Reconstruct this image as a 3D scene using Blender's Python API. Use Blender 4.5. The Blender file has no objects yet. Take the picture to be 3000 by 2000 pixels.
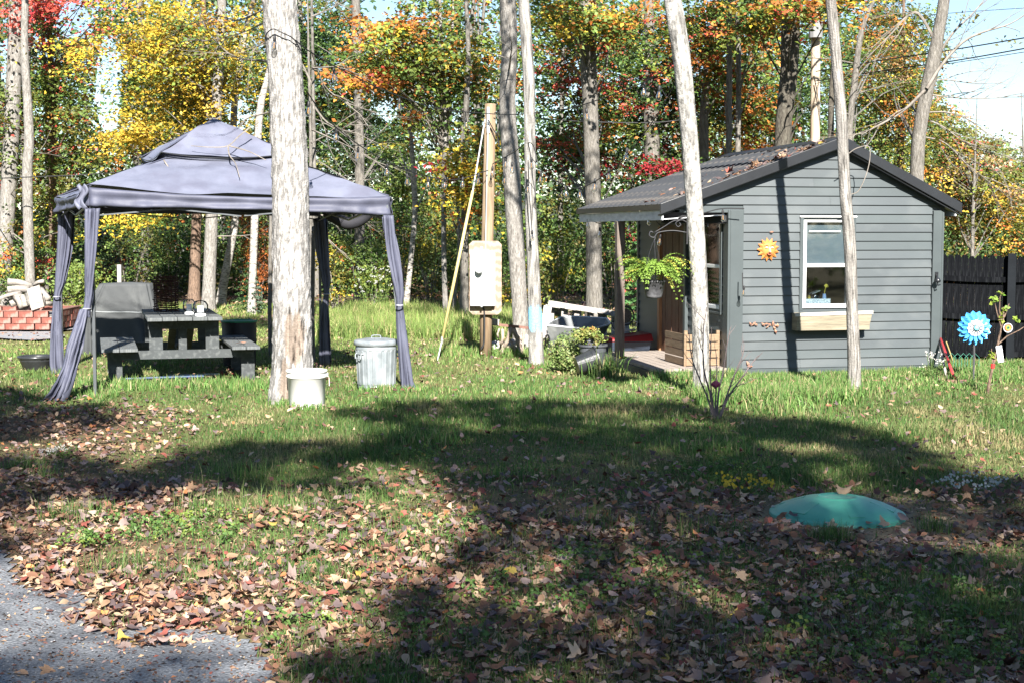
import bpy, math, random
import numpy as np
from mathutils import Vector, Matrix

# ------------------------------------------------------------------ camera, world, sun, exposure
S = bpy.context.scene
COL = S.collection
R = math.radians
PITCH = R(4.256); F = 4300.0; CAMH = 1.7
cd = bpy.data.cameras.new('camera'); cd.sensor_width = 36; cd.lens = 51.6
cd.clip_start = .05; cd.clip_end = 2000
cam = bpy.data.objects.new('camera', cd); COL.objects.link(cam)
cam.location = (0, 0, CAMH); cam.rotation_euler = (math.pi / 2 - PITCH, 0, 0)
S.camera = cam
SUN_AZ = R(7); SUN_EL = R(33)          # sun behind the camera, a little to the right
SH = Vector((math.sin(SUN_AZ) * math.cos(SUN_EL), -math.cos(SUN_AZ) * math.cos(SUN_EL), math.sin(SUN_EL)))
w = bpy.data.worlds.new('World'); S.world = w; w.use_nodes = True
nt = w.node_tree; bg = nt.nodes['Background']
sky = nt.nodes.new('ShaderNodeTexSky'); sky.sky_type = 'NISHITA'; sky.sun_disc = False
sky.sun_elevation = SUN_EL; sky.sun_rotation = math.atan2(SH.x, SH.y)
sky.air_density = 1.0; sky.dust_density = 0.15; sky.ozone_density = 2.5
nt.links.new(sky.outputs[0], bg.inputs[0]); bg.inputs[1].default_value = .05
sl = bpy.data.lights.new('sun', 'SUN'); sl.energy = 5.0; sl.angle = R(.55); sl.color = (1, .95, .87)
so = bpy.data.objects.new('sun', sl); COL.objects.link(so); so.location = (10, -30, 30)
so.rotation_euler = (-SH).to_track_quat('-Z', 'Y').to_euler()
S.view_settings.view_transform = 'Standard'; S.view_settings.look = 'None'
S.view_settings.exposure = 1.9; S.view_settings.gamma = 1; S.view_settings.use_curve_mapping = False
S.render.engine = 'CYCLES'
S.cycles.use_denoising = True
S.cycles.max_bounces = 6; S.cycles.diffuse_bounces = 2; S.cycles.glossy_bounces = 3
S.cycles.transmission_bounces = 5; S.cycles.transparent_max_bounces = 8
S.cycles.sample_clamp_indirect = 6
S.cycles.caustics_reflective = False; S.cycles.caustics_refractive = False

rng = np.random.default_rng(7)
rnd = random.Random(5)

# ------------------------------------------------------------------ photograph pixel (3000 x 2000) -> place
CP, SP = math.cos(PITCH), math.sin(PITCH)
def ray(px, py):
    cx = (px - 1500) / F; cy = (1000 - py) / F
    return Vector((cx, CP + cy * SP, -SP + cy * CP))
def G(px, py, z=0.0):                      # where the ray meets the height z
    r = ray(px, py); t = (z - CAMH) / r.z
    return Vector((r.x * t, r.y * t, z))
def W(px, py, d):                          # at distance d in front of the camera
    r = ray(px, py); t = d / r.y
    return Vector((r.x * t, d, CAMH + r.z * t))
def PX(x, y, z):                           # place -> pixel, arrays allowed
    zc = y * CP - (z - CAMH) * SP; yc = y * SP + (z - CAMH) * CP
    zc = np.maximum(zc, .01)
    return 1500 + F * x / zc, 1000 - F * yc / zc

# ------------------------------------------------------------------ noise
def _h(ix, iy, iz, seed):
    h = (ix * 374761393 + iy * 668265263 + iz * 1274126177 + seed * 974711) & 0xffffffff
    h = ((h ^ (h >> 13)) * 1274126177) & 0xffffffff
    h = h ^ (h >> 16)
    return (h & 0xffffff) / float(0xffffff)
def vn(x, y, z=0.0, seed=0):
    x, y, z = np.broadcast_arrays(np.asarray(x, float), np.asarray(y, float), np.asarray(z, float))
    ix, iy, iz = np.floor(x).astype(np.int64), np.floor(y).astype(np.int64), np.floor(z).astype(np.int64)
    fx, fy, fz = x - ix, y - iy, z - iz
    fx, fy, fz = fx * fx * (3 - 2 * fx), fy * fy * (3 - 2 * fy), fz * fz * (3 - 2 * fz)
    def l(a, b, t): return a + (b - a) * t
    c = [[[_h(ix + a, iy + b, iz + k, seed) for k in (0, 1)] for b in (0, 1)] for a in (0, 1)]
    return l(l(l(c[0][0][0], c[0][0][1], fz), l(c[0][1][0], c[0][1][1], fz), fy),
             l(l(c[1][0][0], c[1][0][1], fz), l(c[1][1][0], c[1][1][1], fz), fy), fx)
def fbm(x, y, z=0.0, seed=0, o=3):
    s = 0; a = .5; t = 0
    for i in range(o):
        s = s + a * vn(np.asarray(x) * 2 ** i, np.asarray(y) * 2 ** i, np.asarray(z) * 2 ** i, seed + i * 17); t += a; a *= .5
    return s / t
def gz(x, y):
    return .05 * (vn(np.asarray(x) * .35, np.asarray(y) * .35, 0, 3) - .5) + .016 * (vn(np.asarray(x) * 2.1, np.asarray(y) * 2.1, 0, 4) - .5)

# ------------------------------------------------------------------ materials
def newmat(name):
    m = bpy.data.materials.new(name); m.use_nodes = True
    n = m.node_tree.nodes; l = m.node_tree.links
    return m, n, l, n['Principled BSDF']
def M(name, c1, c2=None, scale=6, rough=.8, bump=.15, stretch=(1, 1, 1), metal=0, spec=.35, lo=.35, hi=.65,
      c3=None, s3=40, f3=.3, dist=.01, wave=None):
    m, n, l, b = newmat(name)
    c2 = c2 or tuple(x * .8 for x in c1)
    tc = n.new('ShaderNodeTexCoord'); mp = n.new('ShaderNodeMapping'); mp.inputs['Scale'].default_value = stretch
    l.new(tc.outputs['Object'], mp.inputs[0])
    no = n.new('ShaderNodeTexNoise'); no.inputs['Scale'].default_value = scale; no.inputs['Detail'].default_value = 6
    no.inputs['Roughness'].default_value = .62
    l.new(mp.outputs[0], no.inputs['Vector'])
    cr = n.new('ShaderNodeValToRGB'); cr.color_ramp.elements[0].position = lo; cr.color_ramp.elements[1].position = hi
    cr.color_ramp.elements[0].color = (*c2, 1); cr.color_ramp.elements[1].color = (*c1, 1)
    src = no.outputs['Fac']
    if wave:
        wv = n.new('ShaderNodeTexWave'); wv.inputs['Scale'].default_value = wave; wv.inputs['Distortion'].default_value = 6
        wv.inputs['Detail'].default_value = 3; wv.wave_type = 'RINGS'
        l.new(mp.outputs[0], wv.inputs['Vector']); src = wv.outputs['Fac']
    l.new(src, cr.inputs[0]); col = cr.outputs[0]
    no2 = n.new('ShaderNodeTexNoise'); no2.inputs['Scale'].default_value = s3; no2.inputs['Detail'].default_value = 4
    l.new(mp.outputs[0], no2.inputs['Vector'])
    if c3:
        cr3 = n.new('ShaderNodeValToRGB'); cr3.color_ramp.elements[0].position = .5; cr3.color_ramp.elements[1].position = .64
        cr3.color_ramp.elements[0].color = (0, 0, 0, 1); cr3.color_ramp.elements[1].color = (f3, f3, f3, 1)
        l.new(no2.outputs['Fac'], cr3.inputs[0])
        mx = n.new('ShaderNodeMixRGB'); mx.inputs[2].default_value = (*c3, 1)
        l.new(cr3.outputs[0], mx.inputs[0]); l.new(col, mx.inputs[1]); col = mx.outputs[0]
    l.new(col, b.inputs['Base Color'])
    b.inputs['Roughness'].default_value = rough; b.inputs['Metallic'].default_value = metal
    b.inputs['Specular IOR Level'].default_value = spec
    if bump:
        bp = n.new('ShaderNodeBump'); bp.inputs['Strength'].default_value = bump; bp.inputs['Distance'].default_value = dist
        ad = n.new('ShaderNodeMath'); ad.operation = 'ADD'
        l.new(no.outputs['Fac'], ad.inputs[0]); l.new(no2.outputs['Fac'], ad.inputs[1])
        l.new(ad.outputs[0], bp.inputs['Height']); l.new(bp.outputs[0], b.inputs['Normal'])
    m.diffuse_color = (*c1, 1)
    return m
def MC(name, rough=.7, transl=.3, gloss=.05, noise=0, bump=0):         # colour comes from the mesh attribute Col
    m, n, l, b = newmat(name); n.remove(b)
    out = n['Material Output']
    at = n.new('ShaderNodeAttribute'); at.attribute_name = 'Col'
    col = at.outputs['Color']
    if noise:
        tc = n.new('ShaderNodeTexCoord'); no = n.new('ShaderNodeTexNoise'); no.inputs['Scale'].default_value = noise; no.inputs['Detail'].default_value = 5
        l.new(tc.outputs['Object'], no.inputs['Vector'])
        mr = n.new('ShaderNodeMapRange'); mr.inputs['To Min'].default_value = .55; mr.inputs['To Max'].default_value = 1.45
        l.new(no.outputs['Fac'], mr.inputs[0])
        vm = n.new('ShaderNodeVectorMath'); vm.operation = 'SCALE'
        l.new(col, vm.inputs[0]); l.new(mr.outputs[0], vm.inputs['Scale']); col = vm.outputs[0]
    d = n.new('ShaderNodeBsdfPrincipled'); d.inputs['Roughness'].default_value = rough; d.inputs['Specular IOR Level'].default_value = gloss * 5
    l.new(col, d.inputs['Base Color']); res = d.outputs[0]
    if bump:
        bp = n.new('ShaderNodeBump'); bp.inputs['Strength'].default_value = bump; bp.inputs['Distance'].default_value = .01
        l.new(no.outputs['Fac'], bp.inputs['Height']); l.new(bp.outputs[0], d.inputs['Normal'])
    if transl:
        t = n.new('ShaderNodeBsdfTranslucent'); l.new(col, t.inputs[0])
        mx = n.new('ShaderNodeMixShader'); mx.inputs[0].default_value = transl
        l.new(d.outputs[0], mx.inputs[1]); l.new(t.outputs[0], mx.inputs[2]); res = mx.outputs[0]
    l.new(res, out.inputs[0])
    return m
def MG(name, col, rough=.05, trans=1.0, alpha=.25):                     # thin glass: mostly see-through with reflections
    m, n, l, b = newmat(name); n.remove(b); out = n['Material Output']
    g = n.new('ShaderNodeBsdfGlossy'); g.inputs['Roughness'].default_value = rough; g.inputs[0].default_value = (1, 1, 1, 1)
    t = n.new('ShaderNodeBsdfTransparent'); t.inputs[0].default_value = (*col, 1)
    fr = n.new('ShaderNodeFresnel'); fr.inputs[0].default_value = 1.22
    ad = n.new('ShaderNodeMath'); ad.operation = 'ADD'; ad.inputs[1].default_value = alpha; ad.use_clamp = True
    mx = n.new('ShaderNodeMixShader')
    l.new(fr.outputs[0], ad.inputs[0]); l.new(ad.outputs[0], mx.inputs[0]); l.new(t.outputs[0], mx.inputs[1]); l.new(g.outputs[0], mx.inputs[2])
    l.new(mx.outputs[0], out.inputs[0]); return m

# ------------------------------------------------------------------ mesh helpers
def mesh_np(name, V, Fc, cols=None, smooth=False):
    me = bpy.data.meshes.new(name)
    V = np.ascontiguousarray(V, np.float32); Fc = np.ascontiguousarray(Fc, np.int32); k = Fc.shape[1]
    me.vertices.add(len(V)); me.vertices.foreach_set('co', V.ravel())
    me.loops.add(Fc.size); me.loops.foreach_set('vertex_index', Fc.ravel())
    me.polygons.add(len(Fc)); me.polygons.foreach_set('loop_start', np.arange(0, Fc.size, k, dtype=np.int32))
    me.polygons.foreach_set('loop_total', np.full(len(Fc), k, np.int32))
    if smooth: me.polygons.foreach_set('use_smooth', np.ones(len(Fc), bool))
    me.update(calc_edges=True)
    if cols is not None:
        a = me.color_attributes.new('Col', 'FLOAT_COLOR', 'POINT')
        c = np.ones((len(V), 4), np.float32); c[:, :3] = cols; a.data.foreach_set('color', c.ravel())
    return me
def link(name, me, mat=None, parent=None, loc=None):
    o = bpy.data.objects.new(name, me); COL.objects.link(o)
    if mat is not None and me is not None and len(me.materials) == 0: me.materials.append(mat)
    if parent is not None: o.parent = parent
    if loc is not None: o.location = loc
    return o
def thing(name, label, cat, loc=(0, 0, 0), rz=0, group=None):
    o = bpy.data.objects.new(name, None); COL.objects.link(o); o.empty_display_size = .1
    o.location = loc; o.rotation_euler = (0, 0, rz); tag(o, label, cat, group); return o
def tag(o, label, cat, group=None):
    o['label'] = label; o['category'] = cat
    if group: o['group'] = group
    return o
def kind(o, k): o['kind'] = k; return o

class MB:
    def __init__(s): s.v = []; s.f = []
    def add(s, v, f):
        b = len(s.v); s.v += [tuple(p) for p in v]; s.f += [tuple(i + b for i in q) for q in f]; return s
    def hexa(s, p):                         # bottom 4 (ccw), top 4
        return s.add(p, [(3, 2, 1, 0), (4, 5, 6, 7), (0, 1, 5, 4), (1, 2, 6, 5), (2, 3, 7, 6), (3, 0, 4, 7)])
    def box(s, x0, y0, z0, x1, y1, z1):
        return s.hexa([(x0, y0, z0), (x1, y0, z0), (x1, y1, z0), (x0, y1, z0), (x0, y0, z1), (x1, y0, z1), (x1, y1, z1), (x0, y1, z1)])
    def cbox(s, c, size, rot=None):         # centred, rotated box
        m = Matrix.Translation(Vector(c)) @ (rot.to_4x4() if rot else Matrix())
        x, y, z = [a / 2 for a in size]
        return s.hexa([m @ Vector(p) for p in [(-x, -y, -z), (x, -y, -z), (x, y, -z), (-x, y, -z), (-x, -y, z), (x, -y, z), (x, y, z), (-x, y, z)]])
    def bar(s, a, b, w, h=None, up=(0, 0, 1)):   # rectangular bar from a to b
        a, b = Vector(a), Vector(b); d = (b - a).normalized(); up = Vector(up)
        if abs(d.dot(up)) > .97: up = Vector((0, 1, 0))
        x = d.cross(up).normalized(); z = x.cross(d); h = h or w
        q = [x * (i * w / 2) + z * (j * h / 2) for i, j in ((-1, -1), (1, -1), (1, 1), (-1, 1))]
        return s.hexa([a + k for k in q] + [b + k for k in q])
    def tube(s, pts, r, n=8, cap=True, close=False, amp=0):
        pts = [Vector(p) for p in pts]; N = len(pts); rs = r if hasattr(r, '__len__') else [r] * N
        b = len(s.v); px = None
        for i, p in enumerate(pts):
            if close: d = pts[(i + 1) % N] - pts[i - 1]
            else: d = pts[min(i + 1, N - 1)] - pts[max(i - 1, 0)]
            d = d.normalized() if d.length > 1e-9 else Vector((0, 0, 1))
            if px is None:
                u = Vector((1, 0, 0)) if abs(d.x) < .8 else Vector((0, 1, 0)); px = (u - d * u.dot(d)).normalized()
            else:
                px = px - d * px.dot(d); px = px.normalized() if px.length > 1e-6 else Vector((1, 0, 0))
            py = d.cross(px)
            for k in range(n):
                a = 2 * math.pi * k / n; rr = rs[i] * (1 + (rnd.uniform(-amp, amp) if amp else 0))
                s.v.append(tuple(p + px * (math.cos(a) * rr) + py * (math.sin(a) * rr)))
        for i in range(N if close else N - 1):
            j = (i + 1) % N
            for k in range(n):
                k2 = (k + 1) % n; s.f.append((b + i * n + k, b + i * n + k2, b + j * n + k2, b + j * n + k))
        if cap and not close:
            s.f.append(tuple(b + k for k in reversed(range(n)))); s.f.append(tuple(b + (N - 1) * n + k for k in range(n)))
        return s
    def lathe(s, prof, c=(0, 0, 0), n=24, cap0=False, cap1=False, fn=None):
        b = len(s.v); c = Vector(c)
        for i, (r, z) in enumerate(prof):
            for k in range(n):
                a = 2 * math.pi * k / n; rr = r * (fn(a, i) if fn else 1)
                s.v.append((c.x + math.cos(a) * rr, c.y + math.sin(a) * rr, c.z + z))
        for i in range(len(prof) - 1):
            for k in range(n):
                k2 = (k + 1) % n; s.f.append((b + i * n + k, b + i * n + k2, b + (i + 1) * n + k2, b + (i + 1) * n + k))
        if cap0: s.f.append(tuple(b + k for k in reversed(range(n))))
        if cap1: s.f.append(tuple(b + (len(prof) - 1) * n + k for k in range(n)))
        return s
    def grid(s, fn, nu, nv):
        b = len(s.v)
        for j in range(nv + 1):
            for i in range(nu + 1): s.v.append(tuple(fn(i / nu, j / nv)))
        for j in range(nv):
            for i in range(nu):
                a = b + j * (nu + 1) + i; s.f.append((a, a + 1, a + nu + 2, a + nu + 1))
        return s
    def prism(s, poly, a, b):               # poly: 2d list; a, b: functions mapping (u,v) -> 3d for the two caps
        n = len(poly); base = len(s.v)
        s.v += [tuple(a(*p)) for p in poly] + [tuple(b(*p)) for p in poly]
        s.f.append(tuple(base + i for i in range(n))); s.f.append(tuple(base + n + i for i in reversed(range(n))))
        for i in range(n):
            j = (i + 1) % n; s.f.append((base + i, base + n + i, base + n + j, base + j))
        return s
    def mesh(s, name, smooth=False):
        me = bpy.data.meshes.new(name); me.from_pydata(s.v, [], s.f); me.update()
        if smooth: me.polygons.foreach_set('use_smooth', np.ones(len(me.polygons), bool))
        return me
    def build(s, name, mat, parent=None, smooth=False, bevel=0, loc=None, solid=0):
        import bmesh
        me = s.mesh(name)
        bm = bmesh.new(); bm.from_mesh(me); bmesh.ops.recalc_face_normals(bm, faces=bm.faces)
        bm.to_mesh(me); bm.free()
        if smooth: me.polygons.foreach_set('use_smooth', np.ones(len(me.polygons), bool))
        o = link(name, me, mat, parent, loc)
        if solid:
            md = o.modifiers.new('s', 'SOLIDIFY'); md.thickness = solid
        if bevel:
            md = o.modifiers.new('b', 'BEVEL'); md.width = bevel; md.segments = 2; md.limit_method = 'ANGLE'; md.angle_limit = R(40)
        if smooth == 'auto' or (smooth and bevel):
            pass
        return o
def Rz(a): return Matrix.Rotation(a, 3, 'Z')
def Rx(a): return Matrix.Rotation(a, 3, 'X')
def Ry(a): return Matrix.Rotation(a, 3, 'Y')
def spline(pts, n=6):                       # Catmull-Rom through points of any dimension
    P = [np.array(p, float) for p in pts]; P = [2 * P[0] - P[1]] + P + [2 * P[-1] - P[-2]]; out = []
    for i in range(1, len(P) - 2):
        for k in range(n):
            t = k / n; a, b, c, d = P[i - 1], P[i], P[i + 1], P[i + 2]
            out.append(.5 * (2 * b + (c - a) * t + (2 * a - 5 * b + 4 * c - d) * t * t + (3 * b - a - 3 * c + d) * t ** 3))
    out.append(P[-2]); return out

# ------------------------------------------------------------------ foliage helpers
def pick_cols(pal, n):
    c = np.array([p[0] for p in pal], float); ww = np.array([p[1] for p in pal], float); ww /= ww.sum()
    return c[rng.choice(len(c), n, p=ww)]
def leaf_quads(P, N, size, cols, asp=.62, droop=.15):
    """one folded rhombus per point. P, N: (n,3)"""
    n = len(P); t = rng.normal(size=(n, 3)); N = N / np.linalg.norm(N, axis=1, keepdims=True)
    t -= N * (t * N).sum(1, keepdims=True); t /= np.linalg.norm(t, axis=1, keepdims=True); b = np.cross(N, t)
    L = (size * rng.uniform(.6, 1.3, n))[:, None]
    V = np.stack([P - t * L * .5, P - b * L * asp * .5 + N * L * droop, P + t * L * .5, P + b * L * asp * .5 + N * L * droop], 1).reshape(-1, 3)
    Fc = np.arange(4 * n).reshape(n, 4)
    C = np.repeat(np.clip(cols * np.exp(rng.normal(0, .17, (n, 1))) * (1 + rng.normal(0, .05, (n, 3))), .003, .9), 4, axis=0)
    return V, Fc, C
def sprays(centers, rad, k, size, cols, flat=.22, tilt=.35, nrand=.6, face=(.15, -.5, .8)):
    """centers (n,3), each a flattened cluster of k leaves; cols (n,3) colour of each spray"""
    n = len(centers); rad = np.broadcast_to(rad, (n,))
    nn = np.array(face) + rng.normal(0, tilt, (n, 3)); nn /= np.linalg.norm(nn, axis=1, keepdims=True)
    t = rng.normal(size=(n, 3)); t -= nn * (t * nn).sum(1, keepdims=True); t /= np.linalg.norm(t, axis=1, keepdims=True); b = np.cross(nn, t)
    u = rng.normal(0, .5, (n, k)); v = rng.normal(0, .32, (n, k)); z = rng.normal(0, flat * .5, (n, k))
    P = centers[:, None] + (u[..., None] * t[:, None] + v[..., None] * b[:, None] + z[..., None] * nn[:, None]) * rad[:, None, None]
    P[..., 2] -= (u * u + v * v) * rad[:, None] * .25
    NN = nn[:, None] + rng.normal(0, nrand, (n, k, 3))
    cc = np.repeat(cols[:, None], k, 1)
    return leaf_quads(P.reshape(-1, 3), NN.reshape(-1, 3), size, cc.reshape(-1, 3))
def merge(parts):
    V, Fc, C = [], [], []; o = 0
    for v, f, c in parts: V.append(v); Fc.append(f + o); C.append(c); o += len(v)
    return np.concatenate(V), np.concatenate(Fc), np.concatenate(C)
def keep(V, Fc, C, m):                      # m: mask per quad
    idx = np.nonzero(m)[0]
    V = V.reshape(-1, 4, 3)[idx].reshape(-1, 3); C = C.reshape(-1, 4, 3)[idx].reshape(-1, 3)
    return V, np.arange(len(V)).reshape(-1, 4), C
# ------------------------------------------------------------------ palettes (base colours)
GREEN = (.072, .130, .030); DGREEN = (.032, .066, .020); YGREEN = (.15, .19, .035); LGREEN = (.135, .195, .045)
GOLD = (.45, .31, .04); YEL = (.46, .36, .035); ORANGE = (.44, .165, .035); RUST = (.30, .09, .022); RED = (.42, .065, .045)
PINK = (.56, .11, .08); CRIM = (.26, .025, .03); OLIVE = (.13, .125, .028); TAN = (.40, .27, .14)
P_LEFT = [(YGREEN, 5), (OLIVE, 5), (GREEN, 4), (LGREEN, 2), (RED, 1.0), (PINK, .9), (YEL, 1), (ORANGE, .5)]
P_GOLD = [(GOLD, 6), (YEL, 3), (YGREEN, 2), (ORANGE, .3), (GREEN, 1.2), (DGREEN, .5)]
P_DARK = [(DGREEN, 6), (GREEN, 4), (LGREEN, .7), (OLIVE, 1), (RUST, .3)]
P_ORG = [(ORANGE, 1.6), (LGREEN, 4), (YGREEN, 5), (YEL, 1), (GOLD, .8), (GREEN, 2)]
P_MIX = [(RED, 1.2), (ORANGE, 1.2), (YGREEN, 3), (GREEN, 5), (PINK, 1.0), (DGREEN, 3), (LGREEN, 2), (CRIM, .5)]
P_TOP = [(ORANGE, 2.2), (YEL, 1.5), (GOLD, 1.4), (YGREEN, 3.5), (LGREEN, 2.5), (GREEN, 2), (RED, .6)]
P_YOR = [(GOLD, 2), (YEL, 2), (ORANGE, 1.2), (YGREEN, 4), (GREEN, 2), (CRIM, .6)]
P_GRN = [(GREEN, 5), (LGREEN, 3), (DGREEN, 2), (YGREEN, 1)]
P_OLO = [(OLIVE, 4), (YGREEN, 2), (ORANGE, 1.6), (GREEN, 2), (TAN, 1), (DGREEN, 1), (YEL, .6)]
P_UND = [(YGREEN, 3), (LGREEN, 3), (GREEN, 4), (YEL, 1), (OLIVE, 2)]
P_RSH = [(ORANGE, 2), (RUST, 4), (OLIVE, 1)]
GREY_T = (.26, .245, .23)
leafm = MC('tree_leaves', rough=.55, transl=.32, gloss=.08)
needle = MC('needles', rough=.7, transl=.15)
bark_pale = M('pale_grey_bark', (.30, .285, .265), (.12, .11, .10), 5, .9, .9, (6, 6, 1.6), c3=(.12, .11, .095), s3=14, f3=.7, dist=.02)
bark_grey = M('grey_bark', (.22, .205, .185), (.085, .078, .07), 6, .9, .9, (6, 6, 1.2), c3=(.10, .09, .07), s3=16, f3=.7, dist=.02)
bark_birch = M('birch_bark', (.42, .40, .37), (.22, .20, .18), 4, .8, .4, (1.5, 1.5, 5), c3=(.07, .06, .05), s3=9, f3=.9, dist=.01)
bark_brown = M('brown_bark', (.22, .15, .11), (.10, .065, .045), 6, .9, .9, (6, 6, 1.2), c3=(.05, .035, .03), s3=14, f3=.7, dist=.02)
bark_dark = M('dark_bark', (.085, .075, .06), (.035, .03, .024), 6, .95, .9, (6, 6, 1.2), c3=(.2, .19, .15), s3=13, f3=.4, dist=.02)  # dark bark, toned further down to imitate shade on the trunks
twig = M('bare_twigs', (.24, .215, .19), (.12, .105, .09), 8, .9, .2)
BARK = dict(pale=bark_pale, grey=bark_grey, birch=bark_birch, brown=bark_brown, dark=bark_dark)

# ------------------------------------------------------------------ ground
def ax(lo, hi, st, far, n=14):
    mid = np.arange(lo, hi + st / 2, st)
    g = np.geomspace(st * 2, far, n)
    return np.concatenate([lo - g[::-1], mid, hi + g])
xs = ax(-13, 13, .22, 260); ys = ax(3.5, 44, .22, 300)
lx = G(2452, 1505).x; LIDC = G(2452, 1512)
def lawn(x, y):                             # 0..1 how much grass grows here
    n = fbm(x * .55, y * .55, 0, 21, 3); n2 = fbm(x * 1.7, y * 1.7, 0, 22, 2)
    px, py = PX(x, y, 0)
    base = np.interp(y, [5, 7.2, 8.7, 9.8, 11, 14, 34, 37], [.30, .34, .40, .86, .96, 1.0, .95, .25])
    left = np.clip((760 - px) / 500, 0, 1) * np.clip((py - 1130) / 120, 0, 1)
    base = base * (1 - .85 * left)
    mid = np.clip((px - 950) / 600, 0, 1) * np.clip((py - 1500) / 200, 0, 1)
    base = base + .12 * mid
    bare = np.exp(-(((x - LIDC.x - .15) / .85) ** 2 + ((y - LIDC.y + .1) / .8) ** 2) ** 2)
    v = base + (n - .5) * .9 + (n2 - .5) * .35
    return np.clip(v, 0, 1) * (1 - bare)
def drive(x, y):                            # inside the asphalt driveway?  signed, >0 inside
    px, py = PX(x, y, 0)
    edge = np.interp(px, [-700, 0, 120, 230, 330, 520, 700, 770, 840, 900], [1480, 1610, 1730, 1770, 1850, 1868, 1875, 1945, 2010, 2400])
    return (py - edge) / 60 + (vn(x * 5, y * 5, 0, 9) - .5) * 1.1 + (vn(x * 1.9, y * 1.9, 0, 19) - .5) * 1.8
XX, YY = np.meshgrid(xs, ys); ZZ = gz(XX, YY) * np.exp(-np.maximum(0, np.abs(YY - 20) - 30) / 30)
gv = np.stack([XX.ravel(), YY.ravel(), ZZ.ravel()], 1)
nx, ny = len(xs), len(ys); ii = (np.arange(ny - 1)[:, None] * nx + np.arange(nx - 1)).ravel()
gf = np.stack([ii, ii + 1, ii + nx + 1, ii + nx], 1)
lw = lawn(gv[:, 0], gv[:, 1])[:, None]
nn = fbm(gv[:, 0] * 2, gv[:, 1] * 2, 0, 31)[:, None]
soil = np.array([.115, .08, .05]) * (.7 + .6 * nn); gcol = np.array([.10, .105, .04]) * (.7 + .6 * nn)
bare = np.exp(-(((gv[:, 0] - LIDC.x - .15) / .95) ** 2 + ((gv[:, 1] - LIDC.y + .1) / .85) ** 2) ** 2)[:, None]
gc = soil * (1 - lw) + gcol * lw; gc = gc * (1 - bare) + np.array([.19, .15, .095]) * bare
groundm = MC('ground', .95, 0, .02, noise=22, bump=.8)
kind(link('ground', mesh_np('ground', gv, gf, gc, True), groundm), 'structure')

# driveway: a sheet 4 mm up following the ground, with a ragged edge
m, n_, l_, b_ = newmat('asphalt')
tc = n_.new('ShaderNodeTexCoord'); vo = n_.new('ShaderNodeTexVoronoi'); vo.inputs['Scale'].default_value = 70
no = n_.new('ShaderNodeTexNoise'); no.inputs['Scale'].default_value = 4; no.inputs['Detail'].default_value = 8
l_.new(tc.outputs['Object'], vo.inputs['Vector']); l_.new(tc.outputs['Object'], no.inputs['Vector'])
cr = n_.new('ShaderNodeValToRGB'); cr.color_ramp.elements[0].color = (.085, .092, .105, 1); cr.color_ramp.elements[1].color = (.20, .21, .225, 1)
cr.color_ramp.elements[0].position = .36; cr.color_ramp.elements[1].position = .66
mx = n_.new('ShaderNodeMixRGB'); mx.blend_type = 'MULTIPLY'; mx.inputs[0].default_value = .8
cr2 = n_.new('ShaderNodeValToRGB'); cr2.color_ramp.elements[0].color = (1.5, 1.5, 1.5, 1); cr2.color_ramp.elements[1].color = (.45, .45, .45, 1); cr2.color_ramp.elements[1].position = .8
l_.new(no.outputs['Fac'], cr.inputs[0]); l_.new(vo.outputs['Distance'], cr2.inputs[0])
l_.new(cr.outputs[0], mx.inputs[1]); l_.new(cr2.outputs[0], mx.inputs[2]); l_.new(mx.outputs[0], b_.inputs['Base Color'])
b_.inputs['Roughness'].default_value = .85
bp = n_.new('ShaderNodeBump'); bp.inputs['Strength'].default_value = 1; bp.inputs['Distance'].default_value = .006; bp.invert = True
l_.new(vo.outputs['Distance'], bp.inputs['Height']); l_.new(bp.outputs[0], b_.inputs['Normal'])
ax_, ay_ = np.meshgrid(np.arange(-8, 1.0, .06), np.arange(1.5, 9.5, .06))
dv = drive(ax_, ay_); na = ax_.shape[1]
V = np.stack([ax_.ravel(), ay_.ravel(), (gz(ax_, ay_) + .010).ravel()], 1)
ii = (np.arange(ax_.shape[0] - 1)[:, None] * na + np.arange(na - 1)).ravel()
q = np.stack([ii, ii + 1, ii + na + 1, ii + na], 1); q = q[(dv.ravel()[q] > 0).all(1)]
kind(link('driveway', mesh_np('driveway', V, q, None, True), m), 'structure')

# gravel strip round the fire pit
gravel = M('gravel', (.30, .31, .33), (.13, .14, .155), 40, .9, 1, c3=(.32, .22, .14), s3=12, f3=.6)
mbg = MB(); c0 = G(60, 965)
mbg.grid(lambda u, v: (-11.5 + u * 4.1 + .25 * math.sin(v * 9), 22.9 + v * 4 + .3 * math.sin(u * 11), .035 + float(gz(-11.5 + u * 4.1, 22.9 + v * 4))), 24, 20)
kind(mbg.build('gravel_path', gravel, smooth=True), 'structure')

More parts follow.
